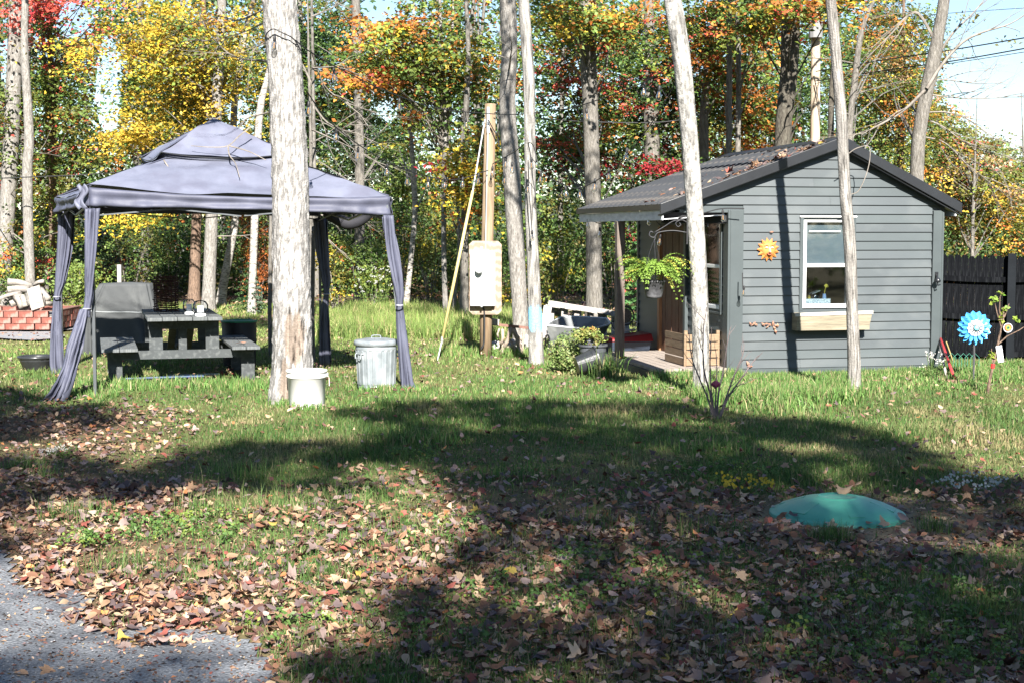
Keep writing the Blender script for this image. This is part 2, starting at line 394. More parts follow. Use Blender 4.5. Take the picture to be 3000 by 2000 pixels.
# ------------------------------------------------------------------ trees
def trunk_mesh(name, pts, rad, n=14, step=.22, amp=.09, flare=.45, seed=0, fx=5, colfn=None):
    P = spline([tuple(p) + (r,) for p, r in zip(pts, rad)], 8); P = np.array(P)
    seg = np.linalg.norm(np.diff(P[:, :3], axis=0), axis=1); s = np.concatenate([[0], np.cumsum(seg)])
    m = max(4, int(s[-1] / step)); t = np.linspace(0, s[-1], m)
    Q = np.stack([np.interp(t, s, P[:, k]) for k in range(4)], 1)
    a = np.linspace(0, 2 * np.pi, n, endpoint=False)
    r = Q[:, 3][:, None] * (1 + flare * np.exp(-t / .22))[:, None] * np.ones(n)[None]
    X = np.cos(a)[None] * np.ones(m)[:, None]; Y = np.sin(a)[None] * np.ones(m)[:, None]
    roots = 1 + .12 * flare / .45 * np.cos(a * 5 + seed)[None] * np.exp(-t / .18)[:, None]
    nz = fbm(X * fx * .5 + seed * 3, Y * fx * .5, (t * 1.3)[:, None] * np.ones(n)[None], seed)
    r = r * roots * (1 + amp * 2 * (nz - .5))
    if colfn: r, C = colfn(a, t, r, Q)
    V = np.stack([Q[:, 0][:, None] + X * r, Q[:, 1][:, None] + Y * r, Q[:, 2][:, None] * np.ones(n)[None]], -1).reshape(-1, 3)
    i = (np.arange(m - 1)[:, None] * n + np.arange(n)); j = (np.arange(m - 1)[:, None] * n + (np.arange(n) + 1) % n)
    Fc = np.stack([i, j, j + n, i + n], -1).reshape(-1, 4)
    return mesh_np(name, V, Fc, C.reshape(-1, 3) if colfn else None, True)

def branch(mb, p, d, L, r, depth, out=None, droop=-.02, n=4, split=4):
    pts = [Vector(p)]; rs = [r]; k = 5; d = Vector(d).normalized(); cur = Vector(p)
    for i in range(k):
        d = (d + Vector((rnd.uniform(-.22, .22), rnd.uniform(-.22, .22), rnd.uniform(-.16, .2) - droop * 0 + droop))).normalized()
        cur = cur + d * (L / k); pts.append(cur.copy()); rs.append(r * (1 - .8 * (i + 1) / k))
        if depth > 0 and i >= 1:
            for _ in range(max(1, split // 4 + (rnd.random() < .4))):
                sd = (d + Vector((rnd.uniform(-1, 1), rnd.uniform(-1, 1), rnd.uniform(-.6, .8))) * .8).normalized()
                branch(mb, cur, sd, L * rnd.uniform(.35, .6), rs[-1] * .6, depth - 1, out, droop, 3, split)
    mb.tube(pts, rs, n, cap=False)
    if out is not None: out.append(pts[-1]); out.append(pts[-2])

GAPS0 = [(215, 60, 62, 62), (318, 250, 48, 170), (1112, 20, 62, 52), (700, 330, 38, 60), (1135, 320, 40, 50),
        (2900, 130, 145, 300), (3000, 330, 120, 120), (2790, 250, 40, 70), (3150, 150, 200, 330), (2440, 330, 22, 60), (20, 200, 22, 100),
        (1680, 260, 16, 20), (60, 610, 14, 18)]
GAPS = [(a, b, c * .8, d * .88) for a, b, c, d in GAPS0]
def in_gap(P):
    px, py = PX(P[:, 0], P[:, 1], P[:, 2]); m = np.zeros(len(P), bool)
    for gx, gy, rx, ry in GAPS: m |= ((px - gx) / rx) ** 2 + ((py - gy) / ry) ** 2 < 1
    return m
def crown_sprays(c, r, d, n, pal, rad, k, leaf, ry=None, flat=.22, tilt=.35, gap=True, shell=.35, nrand=.40):
    C0 = np.array(W(c[0], c[1], d)); sc = F / d; rx, rz = r[0] / sc, r[1] / sc; ry = ry or min(rx, 2.2)
    n = int(n * 1.5); u = rng.normal(0, .52, (n * 2, 3)); ul = np.linalg.norm(u, axis=1, keepdims=True); u *= np.minimum(1, 1.25 / ul)
    P = C0 + u * np.array([rx, ry, rz]); P = P[P[:, 2] > .25]
    if gap: P = P[~in_gap(P)]
    P = P[:n]
    cols = pick_cols(pal, len(P)) * np.exp(rng.normal(0, .2, (len(P), 1)))
    V, Fc, C = sprays(P, rng.uniform(.8, 1.5, len(P)) * rad * 1.15, k, leaf, cols, flat * .55, .22, nrand, face=(.05, -.3, .95))
    if gap:
        ctr = V.reshape(-1, 4, 3).mean(1); g = in_gap(ctr) & (rng.random(len(ctr)) < .55); V, Fc, C = keep(V, Fc, C, ~g)
    return P, V, Fc, C
GT = 'trees at the edge of the woods'
def tree(name, label, d, pts, bark='grey', top=9.5, crowns=(), limbs=0, group=GT, cat='tree', base_z=0, n=14, bare=0, amp=.09, upper=14, uppal=None, flare=.45):
    """pts: (px, py, width px) from the ground up; the first py is ignored (the foot stands on the ground at distance d)"""
    sc = F / d; b = Vector(((pts[0][0] - 1500) / sc, d, 0))
    root = thing(name, label, cat, b, 0, group)
    P = [Vector((0, 0, -.08))]; rad = [pts[0][2] / sc / 2]
    for px, py, wd in pts[1:]: P.append(W(px, py, d) - b); rad.append(wd / sc / 2)
    dirn = (P[-1] - P[-2]).normalized(); lp = P[-1]
    rem = top - lp.z
    if rem > .5:
        for f in (.5, 1):
            P.append(lp + Vector((dirn.x * rem * f * .6, dirn.y, rem * f))); rad.append(rad[len(pts) - 1] * (1 - .8 * f))
    me = trunk_mesh('trunk', P, rad, n, .25, amp, flare, rnd.randint(0, 99))
    link('trunk', me, BARK[bark] if isinstance(bark, str) else bark, root)
    def at(z):
        for i in range(len(P) - 1):
            if P[i].z <= z <= P[i + 1].z:
                t = (z - P[i].z) / max(1e-6, P[i + 1].z - P[i].z); return P[i].lerp(P[i + 1], t), rad[i] + (rad[i + 1] - rad[i]) * t
        return P[-1], rad[-1]
    parts = []; mb = MB()
    for cr in crowns:
        SP_, V, Fc, C = crown_sprays(*cr['c'], **cr.get('k', {}))
        parts.append((V - np.array(b), Fc, C))
        if cr.get('nl'): continue
        idx = rng.choice(len(SP_), min(len(SP_), int((limbs or 10) * .6)), replace=False)
        for i in idx:
            e = Vector(SP_[i]) - b; z = max(1.2, e.z - rnd.uniform(.3, 1.2) - (Vector((e.x, e.y, 0)) - Vector((at(e.z)[0].x, at(e.z)[0].y, 0))).length * .12); q, rr = at(z)
            mid = q.lerp(e, .5) + Vector((rnd.uniform(-.15, .15), rnd.uniform(-.15, .15), .12))
            mb.tube([tuple(x) for x in spline([q, mid, e], 3)], np.linspace(min(rr * .35, .02), .005, 7), 4, cap=False)
    if upper:                              # the crown above the picture's edge
        q, rr = at(top); cen = np.array(q); u = rng.normal(size=(upper, 3)) * np.array([1.3, 1.3, 1.1])
        SPu = cen + u + np.array([0, 0, -.6]); SPu = SPu[SPu[:, 2] > 7.5 * 0 + (CAMH + .165 * d + .9)]
        if len(SPu):
            parts.append(sprays(SPu, .7, 34, .15, pick_cols(uppal or P_MIX, len(SPu))))
            for e in SPu[::3]:
                q, rr = at(max(1, e[2] - 1)); mb.tube([q, Vector(e)], [.03, .006], 4, cap=False)
    for _ in range(bare):
        z = rnd.uniform(1.5, min(top, CAMH + .16 * d)); q, rr = at(z); a = rnd.uniform(0, 6.28)
        branch(mb, q, (math.cos(a), math.sin(a), .25), rnd.uniform(.7, 1.8), min(rr * .3, .016), 1)
    if mb.v: mb.build('limbs', twig if bark in ('birch', 'pale') else BARK.get(bark, twig) if isinstance(bark, str) else twig, root)
    if parts:
        V, Fc, C = merge(parts); link('crown', mesh_np('crown', V, Fc, C), leafm, root)
    return root
def cw(c, r, d, n, pal, rad=.6, k=64, leaf=.098, **kw): return dict(c=(c, r, d, n, pal, rad, k, leaf), k=kw)

# --- left
tree('maple_tree', 'tall pale grey tree trunk at the far left, leaning right above the woodpile', 34,
     [(3, 0, 50), (8, 780, 50), (22, 600, 46), (38, 300, 45), (50, 0, 44)], 'pale', crowns=[cw((-60, 330), (110, 300), 34, 46, P_LEFT)], bare=2, uppal=P_LEFT)
tree('maple_tree', 'slender pale trunk just right of the far left tree, rising from behind the woodpile', 32,
     [(92, 0, 30), (86, 760, 28), (80, 500, 30), (86, 400, 28), (72, 150, 22), (74, 0, 20)], 'pale', crowns=[cw((90, 650), (110, 130), 35, 30, P_UND + [(RED, 1), (ORANGE, 1)], .4, 50)], bare=2, uppal=P_LEFT)
tree('maple_tree', 'reddish brown trunk with scarlet and yellow green leaves left of the canopy', 35,
     [(160, 0, 20), (155, 700, 22), (155, 400, 24), (150, 200, 17), (140, 0, 14)], 'brown', top=8.5,
     crowns=[cw((160, 300), (165, 330), 35, 150, P_LEFT, .55, 60), cw((175, 30), (140, 60), 34, 22, [(RED, 4), (PINK, 3), (CRIM, 1)], .5, 60)], limbs=26, uppal=P_LEFT)
tree('maple_tree', 'thin mottled trunk standing right beside the reddish brown trunk', 35.5,
     [(136, 0, 10), (138, 350, 12), (128, 150, 11), (125, 0, 10)], 'grey', top=8, upper=6, uppal=P_LEFT)
tree('beech_tree', 'golden yellow beech spreading above the left half of the canopy roof', 31,
     [(607, 0, 38), (620, 650, 36), (634, 340, 32), (648, 60, 28)], 'pale',
     crowns=[cw((520, 120), (250, 150), 31, 115, P_GOLD, .6, 70, .09), cw((600, 300), (170, 130), 32, 70, P_GOLD, .55, 60, .09), cw((400, 390), (110, 50), 30.5, 26, P_GOLD, .45, 60, .09),
             dict(cw((400, 640), (70, 40), 31, 10, P_GOLD, .4, 50, .09), nl=1)], limbs=26, bare=4, uppal=P_GOLD)
tree('maple_tree', 'brown scaly trunk seen under the canopy left of the white trunk', 33.5,
     [(566, 0, 34), (576, 640, 28), (590, 350, 22), (596, 100, 18)], 'brown', top=8,
     crowns=[cw((430, 250), (120, 170), 37, 60, [(GREEN, 3), (YGREEN, 3), (GOLD, 2), (DGREEN, 2)], .5, 60)], uppal=P_GOLD)
tree('birch_tree', 'leaning white birch under the canopy with a dark foot, right of the white trunk', 34,
     [(646, 0, 26), (650, 860, 26), (672, 740, 24), (690, 620, 22), (684, 360, 20), (705, 170, 19), (722, 80, 17), (744, 0, 15)], 'birch', top=8, bare=5, upper=6, uppal=P_GOLD)
tree('birch_tree', 'short white birch stem rising between the canopy peak and the big trunk', 30,
     [(735, 0, 22), (757, 383, 22), (778, 250, 18), (800, 150, 14)], 'birch', top=7, upper=0, bare=4)
tree('maple_tree', 'thin grey trunk seen just right of the big trunk by the canopy', 27,
     [(912, 0, 12), (910, 650, 10), (910, 400, 9), (905, 200, 8)], 'grey', top=6.5, upper=0, bare=2)
tree('oak_tree', 'dark green tree with grey trunk behind the right end of the canopy', 34,
     [(1052, 0, 30), (1054, 530, 28), (1050, 300, 26), (1042, 0, 24)], 'grey',
     crowns=[cw((910, 230), (150, 260), 37, 170, P_DARK, .6, 60), cw((1110, 330), (110, 200), 38, 60, P_DARK, .55, 60)], limbs=16, bare=3, uppal=P_DARK)
tree('birch_tree', 'crooked white birch between the canopy post and the yellow guy wire', 31,
     [(1188, 0, 16), (1192, 870, 17), (1204, 760, 15), (1216, 600, 16), (1206, 430, 13), (1198, 330, 14), (1204, 250, 14), (1210, 120, 10)], 'birch', top=7,
     crowns=[cw((1190, 500), (70, 130), 36, 30, P_UND, .4, 50)], bare=3, upper=5, uppal=P_ORG)
tree('maple_tree', 'orange and lime green maple spreading between the big trunk and the utility post', 28,
     [(1308, 0, 16), (1302, 820, 15), (1300, 600, 15), (1303, 400, 14), (1298, 230, 13), (1290, 50, 10)], 'pale',
     crowns=[cw((1230, 180), (210, 160), 28, 115, P_ORG, .5, 60, .1), cw((1080, 235), (100, 32), 27, 12, [(ORANGE, 5), (YEL, 1), (RED, 1)], .42, 44, .1),
             cw((1140, 80), (120, 30), 27, 10, [(ORANGE, 5), (YEL, 1.5), (LGREEN, 2)], .45, 44, .1)], limbs=26, uppal=P_ORG)
tree('maple_tree', 'slim forked stem leaning right next to the white birch behind the guy wire', 28.5,
     [(1325, 0, 9), (1345, 700, 9), (1330, 520, 9), (1308, 400, 10), (1318, 250, 10), (1325, 100, 8)], 'pale', top=7, upper=4, uppal=P_ORG)
tree('maple_tree', 'shaded grey trunk just left of the meter board with yellow leaves', 27,
     [(1362, 0, 26), (1360, 850, 24), (1362, 560, 20), (1366, 330, 18), (1372, 160, 14), (1366, 0, 12)], 'grey',
     crowns=[cw((1385, 520), (85, 130), 26.5, 40, P_YOR, .36, 46, .09)], limbs=14, uppal=P_ORG)
T5 = tree('ash_tree', 'thick pale grey trunk right behind the wooden utility post', 23,
     [(1534, 0, 46), (1526, 945, 45), (1510, 700, 50), (1497, 480, 50), (1486, 300, 48), (1492, 150, 46), (1487, 0, 47)], 'pale', top=10, bare=1, uppal=P_MIX)
tree('maple_tree', 'grey trunk with dappled shade standing behind the wooden pallet', 26,
     [(1741, 0, 50), (1741, 900, 48), (1740, 740, 46), (1737, 560, 46), (1730, 330, 45), (1722, 150, 48), (1721, 40, 50)], 'grey',
     crowns=[cw((1730, 210), (160, 190), 28.5, 70, P_MIX, .5, 60), cw((1720, 60), (180, 70), 25.5, 44, P_TOP, .48, 60, .095), cw((1690, 420), (120, 120), 30, 40, P_MIX, .45, 50)], limbs=26, uppal=P_TOP)
tree('maple_tree', 'shaded grey trunk behind the porch roof amid green and crimson leaves', 31,
     [(1910, 0, 46), (1910, 460, 45), (1908, 340, 44), (1905, 200, 34), (1900, 0, 26)], 'grey',
     crowns=[cw((1890, 300), (140, 240), 32, 110, P_MIX + [(DGREEN, 4), (GREEN, 4)], .5, 60), cw((1980, 520), (100, 60), 29, 24, [(GREEN, 3), (CRIM, 2), (LGREEN, 2)], .4, 50)], limbs=20, uppal=P_MIX)
tree('maple_tree', 'dark slender trunk close to the back left corner of the shed roof', 30,
     [(2062, 0, 28), (2062, 450, 28), (2064, 300, 24), (2085, 120, 20), (2100, 0, 17)], 'grey', top=8,
     crowns=[cw((2080, 140), (140, 160), 30, 80, [(ORANGE, 2.4), (RED, 1.4), (YGREEN, 4), (GREEN, 6), (PINK, 1)], .48, 60)], limbs=18, uppal=P_TOP)
tree('maple_tree', 'left of two thin spotted trunks rising behind the shed ridge', 28,
     [(2136, 0, 20), (2135, 450, 18), (2137, 200, 17), (2136, 0, 15)], 'grey',
     crowns=[cw((2190, 340), (100, 150), 31, 60, [(ORANGE, 2.5), (GOLD, 1.5), (YGREEN, 4), (RUST, 1.5), (GREEN, 4)], .45, 56)], limbs=14, top=8.5, uppal=P_TOP)
tree('maple_tree', 'right of two thin spotted trunks rising behind the shed ridge', 28.6,
     [(2163, 0, 18), (2162, 450, 16), (2164, 200, 15), (2160, 0, 13)], 'grey', top=8.5,
     crowns=[cw((2230, 50), (110, 80), 27, 30, P_TOP, .45, 56)], limbs=8, uppal=P_TOP)
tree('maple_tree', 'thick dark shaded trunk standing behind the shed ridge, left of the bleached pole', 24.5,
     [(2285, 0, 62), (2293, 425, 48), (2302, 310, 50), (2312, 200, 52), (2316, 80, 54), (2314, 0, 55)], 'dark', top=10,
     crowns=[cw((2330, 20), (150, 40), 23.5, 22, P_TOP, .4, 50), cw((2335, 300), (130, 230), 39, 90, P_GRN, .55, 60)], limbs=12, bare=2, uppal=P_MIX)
tree('maple_tree', 'thin grey forked trunk behind the ridge right of the front slender trunk', 26,
     [(2480, 0, 24), (2487, 425, 20), (2500, 280, 20), (2508, 200, 18), (2526, 80, 16), (2560, 0, 12)], 'grey', top=7.5,
     crowns=[cw((2560, 230), (120, 170), 32, 66, P_OLO, .45, 60, .07)], limbs=12, bare=5, uppal=P_OLO)
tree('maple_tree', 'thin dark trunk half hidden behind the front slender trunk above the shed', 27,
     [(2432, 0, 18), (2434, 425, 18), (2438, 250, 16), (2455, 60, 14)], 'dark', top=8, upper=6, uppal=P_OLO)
T13 = tree('oak_tree', 'leaning brown grey trunk with long bare branches behind the right roof slope', 25,
     [(2680, 0, 44), (2686, 527, 40), (2692, 400, 39), (2712, 280, 40), (2733, 190, 42), (2752, 80, 34), (2766, 0, 32)], 'grey', top=8.5, upper=0,
     crowns=[cw((2700, 300), (90, 130), 31, 30, P_OLO, .45, 50, .07)])
tree('cedar_tree', 'olive and orange flecked tree behind the shed roof, right of the ridge', 33,
     [(2640, 0, 22), (2640, 400, 20), (2645, 150, 12)], 'brown', top=8,
     crowns=[cw((2610, 300), (150, 220), 33, 130, P_OLO, .5, 70, .065), cw((2630, 60), (120, 70), 33, 26, P_OLO, .45, 60, .065)], limbs=20, upper=6, uppal=P_OLO)
tree('maple_tree', 'bushy orange and pink young tree above the black fence', 27,
     [(2850, 0, 14), (2850, 650, 10), (2855, 520, 7)], 'grey', top=4.2, upper=0,
     crowns=[cw((2830, 560), (150, 150), 28, 110, [(ORANGE, .8), (OLIVE, 4), (YGREEN, 2), (PINK, .7), (GOLD, .9), (TAN, 2), (GREEN, 1.5)], .42, 60, .07), cw((2800, 470), (110, 50), 28.5, 24, [(PINK, 1.4), (OLIVE, 3), (YGREEN, 2)], .4, 50, .07), cw((2790, 400), (110, 90), 29, 40, P_OLO + [(YGREEN, 3)], .4, 50, .07)], limbs=24)
tree('maple_tree', 'olive green bushy tree at the right edge above the fence', 29,
     [(3010, 0, 14), (3010, 600, 10), (3000, 480, 7)], 'grey', top=4.4, upper=0,
     crowns=[cw((3010, 600), (130, 160), 29, 90, P_OLO, .42, 60, .07), cw((2980, 660), (90, 60), 28, 20, [(GOLD, 2), (ORANGE, .6), (OLIVE, 3), (YGREEN, 2)], .4, 50, .07)], limbs=18)
# bare limbs of the oak reaching into the sky
mb = MB(); b = T13.location
def px3(l, d): return [W(x, y, d) - b for x, y in l]
for l, r0, d in [([(2715, 260), (2760, 190), (2820, 125), (2880, 95), (2960, 70), (3040, 20)], 15, 24.8), ([(2725, 200), (2790, 100), (2850, 40), (2900, -20)], 12, 25.2),
              ([(2710, 265), (2640, 330), (2560, 375), (2525, 395)], 14, 24.6), ([(2740, 120), (2690, 40), (2650, 55), (2620, 90), (2540, 170)], 12, 25),
              ([(2700, 345), (2760, 370), (2830, 420), (2880, 440), (2960, 460)], 7, 25.3), ([(2720, 235), (2780, 235), (2840, 242), (2900, 230)], 6, 25.1),
              ([(2712, 275), (2780, 285), (2860, 290), (2960, 285), (3030, 287)], 6, 25.4), ([(2700, 330), (2780, 330), (2850, 360), (2920, 420)], 6, 25.1),
              ([(2700, 400), (2770, 420), (2850, 500), (2900, 540)], 6, 25.2)]:
    P = [tuple(p) for p in spline(px3(l, d), 4)]
    mb.tube(P, np.linspace(r0 / 172 / 2.5, .006, len(P)), 5, cap=False)
    for k in range(3, len(P) - 1, 2):
        dd = Vector(P[k + 1]) - Vector(P[k]); branch(mb, P[k], dd.normalized() + Vector((rnd.uniform(-.6, .6), rnd.uniform(-.5, .5), rnd.uniform(-.7, .5))), rnd.uniform(.5, 1.3), .009, 1)
mb.build('bare_branches', twig, T13)
ends = np.array([W(x, y, 25) - b for x, y in [(2820, 60), (2850, 50), (2780, 150), (2870, 470), (2900, 420), (2930, 440), (2840, 400), (2800, 380), (2940, 400), (2960, 120), (2760, 420), (2880, 520), (2780, 330)]])
V, Fc, C = sprays(ends, .32, 16, .08, pick_cols([(OLIVE, 3), (TAN, 1), (YGREEN, 1)], len(ends))); link('leaves', mesh_np('leaves', V, Fc, C), leafm, T13)

# ------------------------------------------------------------------ understory shrubs, small spruces
def shrub(name, label, px, d, rx, h, pal, n=36, rad=.34, k=46, leaf=.07, cat='shrub', zc=None, stems=7, mat=None, group='shrubs along the edge of the woods', flat=.3):
    sc = F / d; b = Vector(((px - 1500) / sc, d, 0)); root = thing(name, label, cat, b, 0, group)
    rx /= sc; h /= sc; u = rng.normal(size=(n, 3)); u /= np.linalg.norm(u, axis=1, keepdims=True); u *= rng.uniform(.3, 1, n)[:, None]
    P = u * np.array([rx, min(rx, .9), h * .5]) + np.array([0, 0, h * .52]); P[:, 2] = np.maximum(P[:, 2], .08)
    V, Fc, C = sprays(P, rad, k, leaf, pick_cols(pal, n), flat)
    link('foliage', mesh_np('foliage', V, Fc, C), mat or leafm, root)
    mb = MB()
    for i in range(stems):
        e = Vector(P[i % n]); mb.tube([tuple(q) for q in spline([(e.x * .15, e.y * .15, -.04), (e.x * .5, e.y * .5, e.z * .6), tuple(e)], 3)], np.linspace(.016, .005, 7), 4, cap=False)
    mb.build('stems', twig, root); return root
def spruce(label, px, d, wpx, hpx, col=(.05, .10, .035), group='small evergreens at the edge of the woods', cat='spruce', tiers=9, leaf=.06):
    sc = F / d; b = Vector(((px - 1500) / sc, d, 0)); root = thing('spruce_sapling', label, cat, b, 0, group)
    H = hpx / sc; Rr = wpx / sc / 2; mb = MB(); mb.tube([(0, 0, -.05), (0, 0, H)], [.03, .006], 6); mb.build('trunk', bark_brown, root)
    P = []; N = []
    for t in range(tiers):
        z = H * (.1 + .86 * t / (tiers - 1)); r = Rr * (1 - .93 * t / (tiers - 1)) * rnd.uniform(.8, 1.15); nb = 9 if t < tiers - 2 else 5
        for j in range(nb):
            a = j * 6.283 / nb + rnd.uniform(-.3, .3)
            for q in np.linspace(.12, 1, max(3, int(r / .05))):
                for _ in range(5):
                    s = rnd.uniform(-.3, .3) * r * q * .7
                    P.append((math.cos(a) * r * q - math.sin(a) * s, math.sin(a) * r * q + math.cos(a) * s, z - r * q * .25 + rnd.uniform(-.02, .02))); N.append((rnd.gauss(0, .4), rnd.gauss(0, .4) - .2, 1))
    P, N = np.array(P), np.array(N); V, Fc, C = leaf_quads(P, N, leaf, np.tile(col, (len(P), 1)), .35)
    link('crown', mesh_np('crown', V, Fc, C), needle, root)
for a in [
    ('shrub', 'green and orange leafed bush behind the woodpile', 70, 33, 110, 240, P_UND + [(ORANGE, 1.6), (RED, 1)]),
    ('shrub', 'bright green bramble left of the covered grill', 225, 31, 70, 160, [(LGREEN, 4), (YGREEN, 2)]),
    ('shrub', 'dense green shrub behind the covered grill', 380, 36, 120, 260, P_GRN + [(OLIVE, 2)]),
    ('shrub', 'dark shaded shrub left of the brown trunk under the canopy', 500, 38, 90, 280, P_DARK),
    ('shrub', 'rust orange beech sapling under the canopy beside the big trunk', 760, 36, 80, 330, P_RSH),
    ('shrub', 'yellow green twiggy bush behind the dark canopy post', 985, 32, 95, 260, [(YGREEN, 3), (YEL, 2), (OLIVE, 2), (LGREEN, 2)]),
    ('shrub', 'leafy green aster bush left of the right canopy post', 1095, 31, 55, 260, [(LGREEN, 4), (YGREEN, 2), (GREEN, 2)]),
    ('shrub', 'olive and yellow shrub behind the crooked birch', 1180, 37, 120, 330, P_UND),
    ('shrub', 'pale yellow green shrub left of the guy wire', 1265, 35, 80, 380, [(YGREEN, 3), (OLIVE, 3), (YEL, 1), (GREEN, 2)]),
    ('shrub', 'dark green shrub behind the yellow guy guard', 1345, 34, 80, 230, P_GRN),
    ('shrub', 'shaded green brush left of the blue painted tree', 1470, 29, 90, 260, P_GRN + [(YEL, 1)]),
    ('shrub', 'sunlit yellow green bush behind the galvanized tub', 1635, 30, 100, 330, P_UND),
    ('shrub', 'tall green brush between the pallet and the porch', 1800, 33, 130, 400, P_GRN + [(YGREEN, 3)]),
    ('shrub', 'green and crimson brush behind the hanging fern', 1900, 30, 70, 430, P_MIX),
]: shrub(*a, n=44)
spruce('small spruce beneath the canopy left of the big trunk', 727, 31, 130, 150)
spruce('blue green spruce sapling at the wood edge under the canopy', 600 + 150, 30, 60, 130, (.10, .15, .10))
spruce('soft young pine behind the porch post', 1868, 26.5, 120, 330, (.075, .17, .055), cat='pine', tiers=13, leaf=.08)

# ------------------------------------------------------------------ far woods: one mass, with far trunks
def woods(n, d0, d1, zmax, rad, k, leaf, pal, seed, zmin=.2):
    d = rng.uniform(d0, d1, n); x = rng.uniform(-.5, .5, n) * d * 1.15; z = rng.uniform(0, 1, n) ** 1.1 * zmax + zmin
    P = np.stack([x, d, z], 1); P = P[~in_gap(P)]
    px, py = PX(P[:, 0], P[:, 1], P[:, 2])
    lim = np.interp(px, [-400, 0, 2550, 2700, 2820, 3000, 3500], [-900, -900, -900, 150, 430, 430, 300]); P = P[py > lim]
    V, Fc, C = sprays(P, rad, k, leaf, pick_cols(pal, len(P)) * np.exp(rng.normal(0, .25, (len(P), 1))), .3, .3, .45)
    ctr = V.reshape(-1, 4, 3).mean(1); g = in_gap(ctr) & (rng.random(len(ctr)) < .85); return keep(V, Fc, C, ~g)
a1 = woods(2700, 39, 48, 9.5, .9, 46, .15, P_DARK + [(YGREEN, 1.2), (OLIVE, 1.5), (RUST, .6)], 1)
a2 = woods(1900, 50, 64, 11, 1.5, 42, .26, P_DARK + [(GREEN, 3), (YGREEN, 1), (ORANGE, .4)], 2)
a3 = woods(900, 38, 42, 2.2, .7, 46, .12, P_DARK + [(GREEN, 3), (YGREEN, 2), (OLIVE, 2)], 3, .1)
V, Fc, C = merge([a1, a2, a3]); kind(link('distant_woods', mesh_np('distant_woods', V, Fc, C), leafm), 'stuff')
mb = MB()
for _ in range(90):
    d = rnd.uniform(38, 62); x = rnd.uniform(-.5, .5) * d * 1.1; r = rnd.uniform(.05, .15); h = rnd.uniform(7, 13)
    ok = not in_gap(np.array([[x, d, z] for z in np.linspace(2, 7, 8)])).any()
    if ok: mb.tube([(x, d, -.1), (x + rnd.uniform(-.2, .2), d, h * .5), (x + rnd.uniform(-.5, .5), d, h)], [r, r * .8, r * .3], 6, cap=False)
kind(mb.build('distant_trunks', bark_grey, smooth=True), 'stuff')
hm = M('hillside', (.05, .06, .03), (.03, .035, .02), .4, 1, 0)
mb = MB(); mb.grid(lambda u, v: (-160 + 320 * u, 80 + 60 * v, -.2 + (3.2 + 1.2 * math.sin(u * 17) + math.sin(u * 41)) * math.sin(v * 1.57)), 60, 6)
kind(mb.build('wooded_hill', hm, smooth=True), 'structure')

# unseen ring of woods added beside and behind the camera to cut the skylight
mb = MB(); P = []
for k in range(900):
    a = rnd.uniform(R(-208), R(28)); rr = rnd.uniform(22, 30) if True else 0
    x, y = math.cos(a) * rr * 1.05 + 1, 6 + math.sin(a) * rr * 1.05
    if abs(x) < .42 * y + 4 and y > 0: continue
    P.append((x, y, rnd.uniform(.5, 9.0 if y < -8 else 11.5)))
P = np.array(P); V, Fc, C = sprays(P, 1.5, 40, .42, pick_cols(P_DARK + [(YGREEN, 2), (ORANGE, .6)], len(P)), .35)
kind(link('surrounding_woods', mesh_np('surrounding_woods', V, Fc, C), leafm), 'stuff')
# ------------------------------------------------------------------ big trees in the yard
bark_col = MC('deep_furrowed_bark', .9, 0, .02, noise=55, bump=.9)
def big_cols(a, t, r, Q):
    A = a[None] * np.ones(len(t))[:, None]; T = t[:, None] * np.ones(len(a))[None]
    x, y = np.cos(A), np.sin(A)
    wp_ = 1.2 * (fbm(x * 3, y * 3, T * 3, 44, 2) - .5); ridge = .5 + .6 * (fbm(x * 9 + wp_ * 4, y * 9, T * 3.5, 5, 3) - .5) + .6 * (fbm(x * 8, y * 8 + wp_ * 3, T * 13, 6, 3) - .5); fine = .5 * vn(x * 24, y * 24, T * 16, 8) + .5 * vn(x * 14, y * 14, T * 38, 81)
    r = r * (1 + .14 * (np.abs(ridge - .5) * 2 - .35) + .035 * (fine - .5))
    C = np.array([.25, .24, .23])[None, None] * (.38 + 1.2 * np.clip((np.abs(ridge - .5) * 6), 0, 1))[..., None] ** .8
    C = C * (.6 + .8 * fine)[..., None]
    front = -np.pi / 2
    n1 = fbm(x * 6, y * 6, T * 2.5, 15, 3)
    w1 = ((A - (front + .25 + 6.283 * (front + .25 < 0))) / .55) ** 2 + ((T - .72) / .26) ** 2 + (n1 - .5) * 2.6
    w2 = ((A - (front - .15 + 6.283)) / .34) ** 2 + ((T - .30) / .24) ** 2 + (n1 - .5) * 2.6
    wd = np.clip((1 - np.minimum(w1, w2)) * 4, 0, 1)
    hole = np.clip((fbm(x * 9, y * 9, T * 7, 33, 2) - .66) * 12, 0, 1) * np.clip((1.6 - np.minimum(w1, w2)) * 2, 0, 1)
    r = r - .016 * wd - .02 * hole
    wood = np.array([.195, .158, .13])[None, None] * (.6 + .8 * vn(x * 30, y * 30, T * 2, 40))[..., None]
    C = C * (1 - wd)[..., None] + wood * wd[..., None]; C = C * (1 - .88 * hole)[..., None]
    return r, C
def paint_cols(a, t, r, Q):
    A = a[None] * np.ones(len(t))[:, None]; T = t[:, None] * np.ones(len(a))[None]; x, y = np.cos(A), np.sin(A)
    m_ = fbm(x * 3.5, y * 3.5, T * 6, 12, 4); C = np.array([.25, .24, .225])[None, None] * np.clip(-.25 + 2.3 * m_, .15, 1.6)[..., None]
    n2 = fbm(x * 4, y * 4, T * 9, 18, 3); f = (np.exp(-((T - .66) / .19) ** 4) * (np.sin(A) < .15) * 1.0)
    pm = np.clip((f + n2 - 1.22) * 9, 0, 1)[..., None]
    return r, C * (1 - pm) + np.array([.19, .45, .64]) * pm
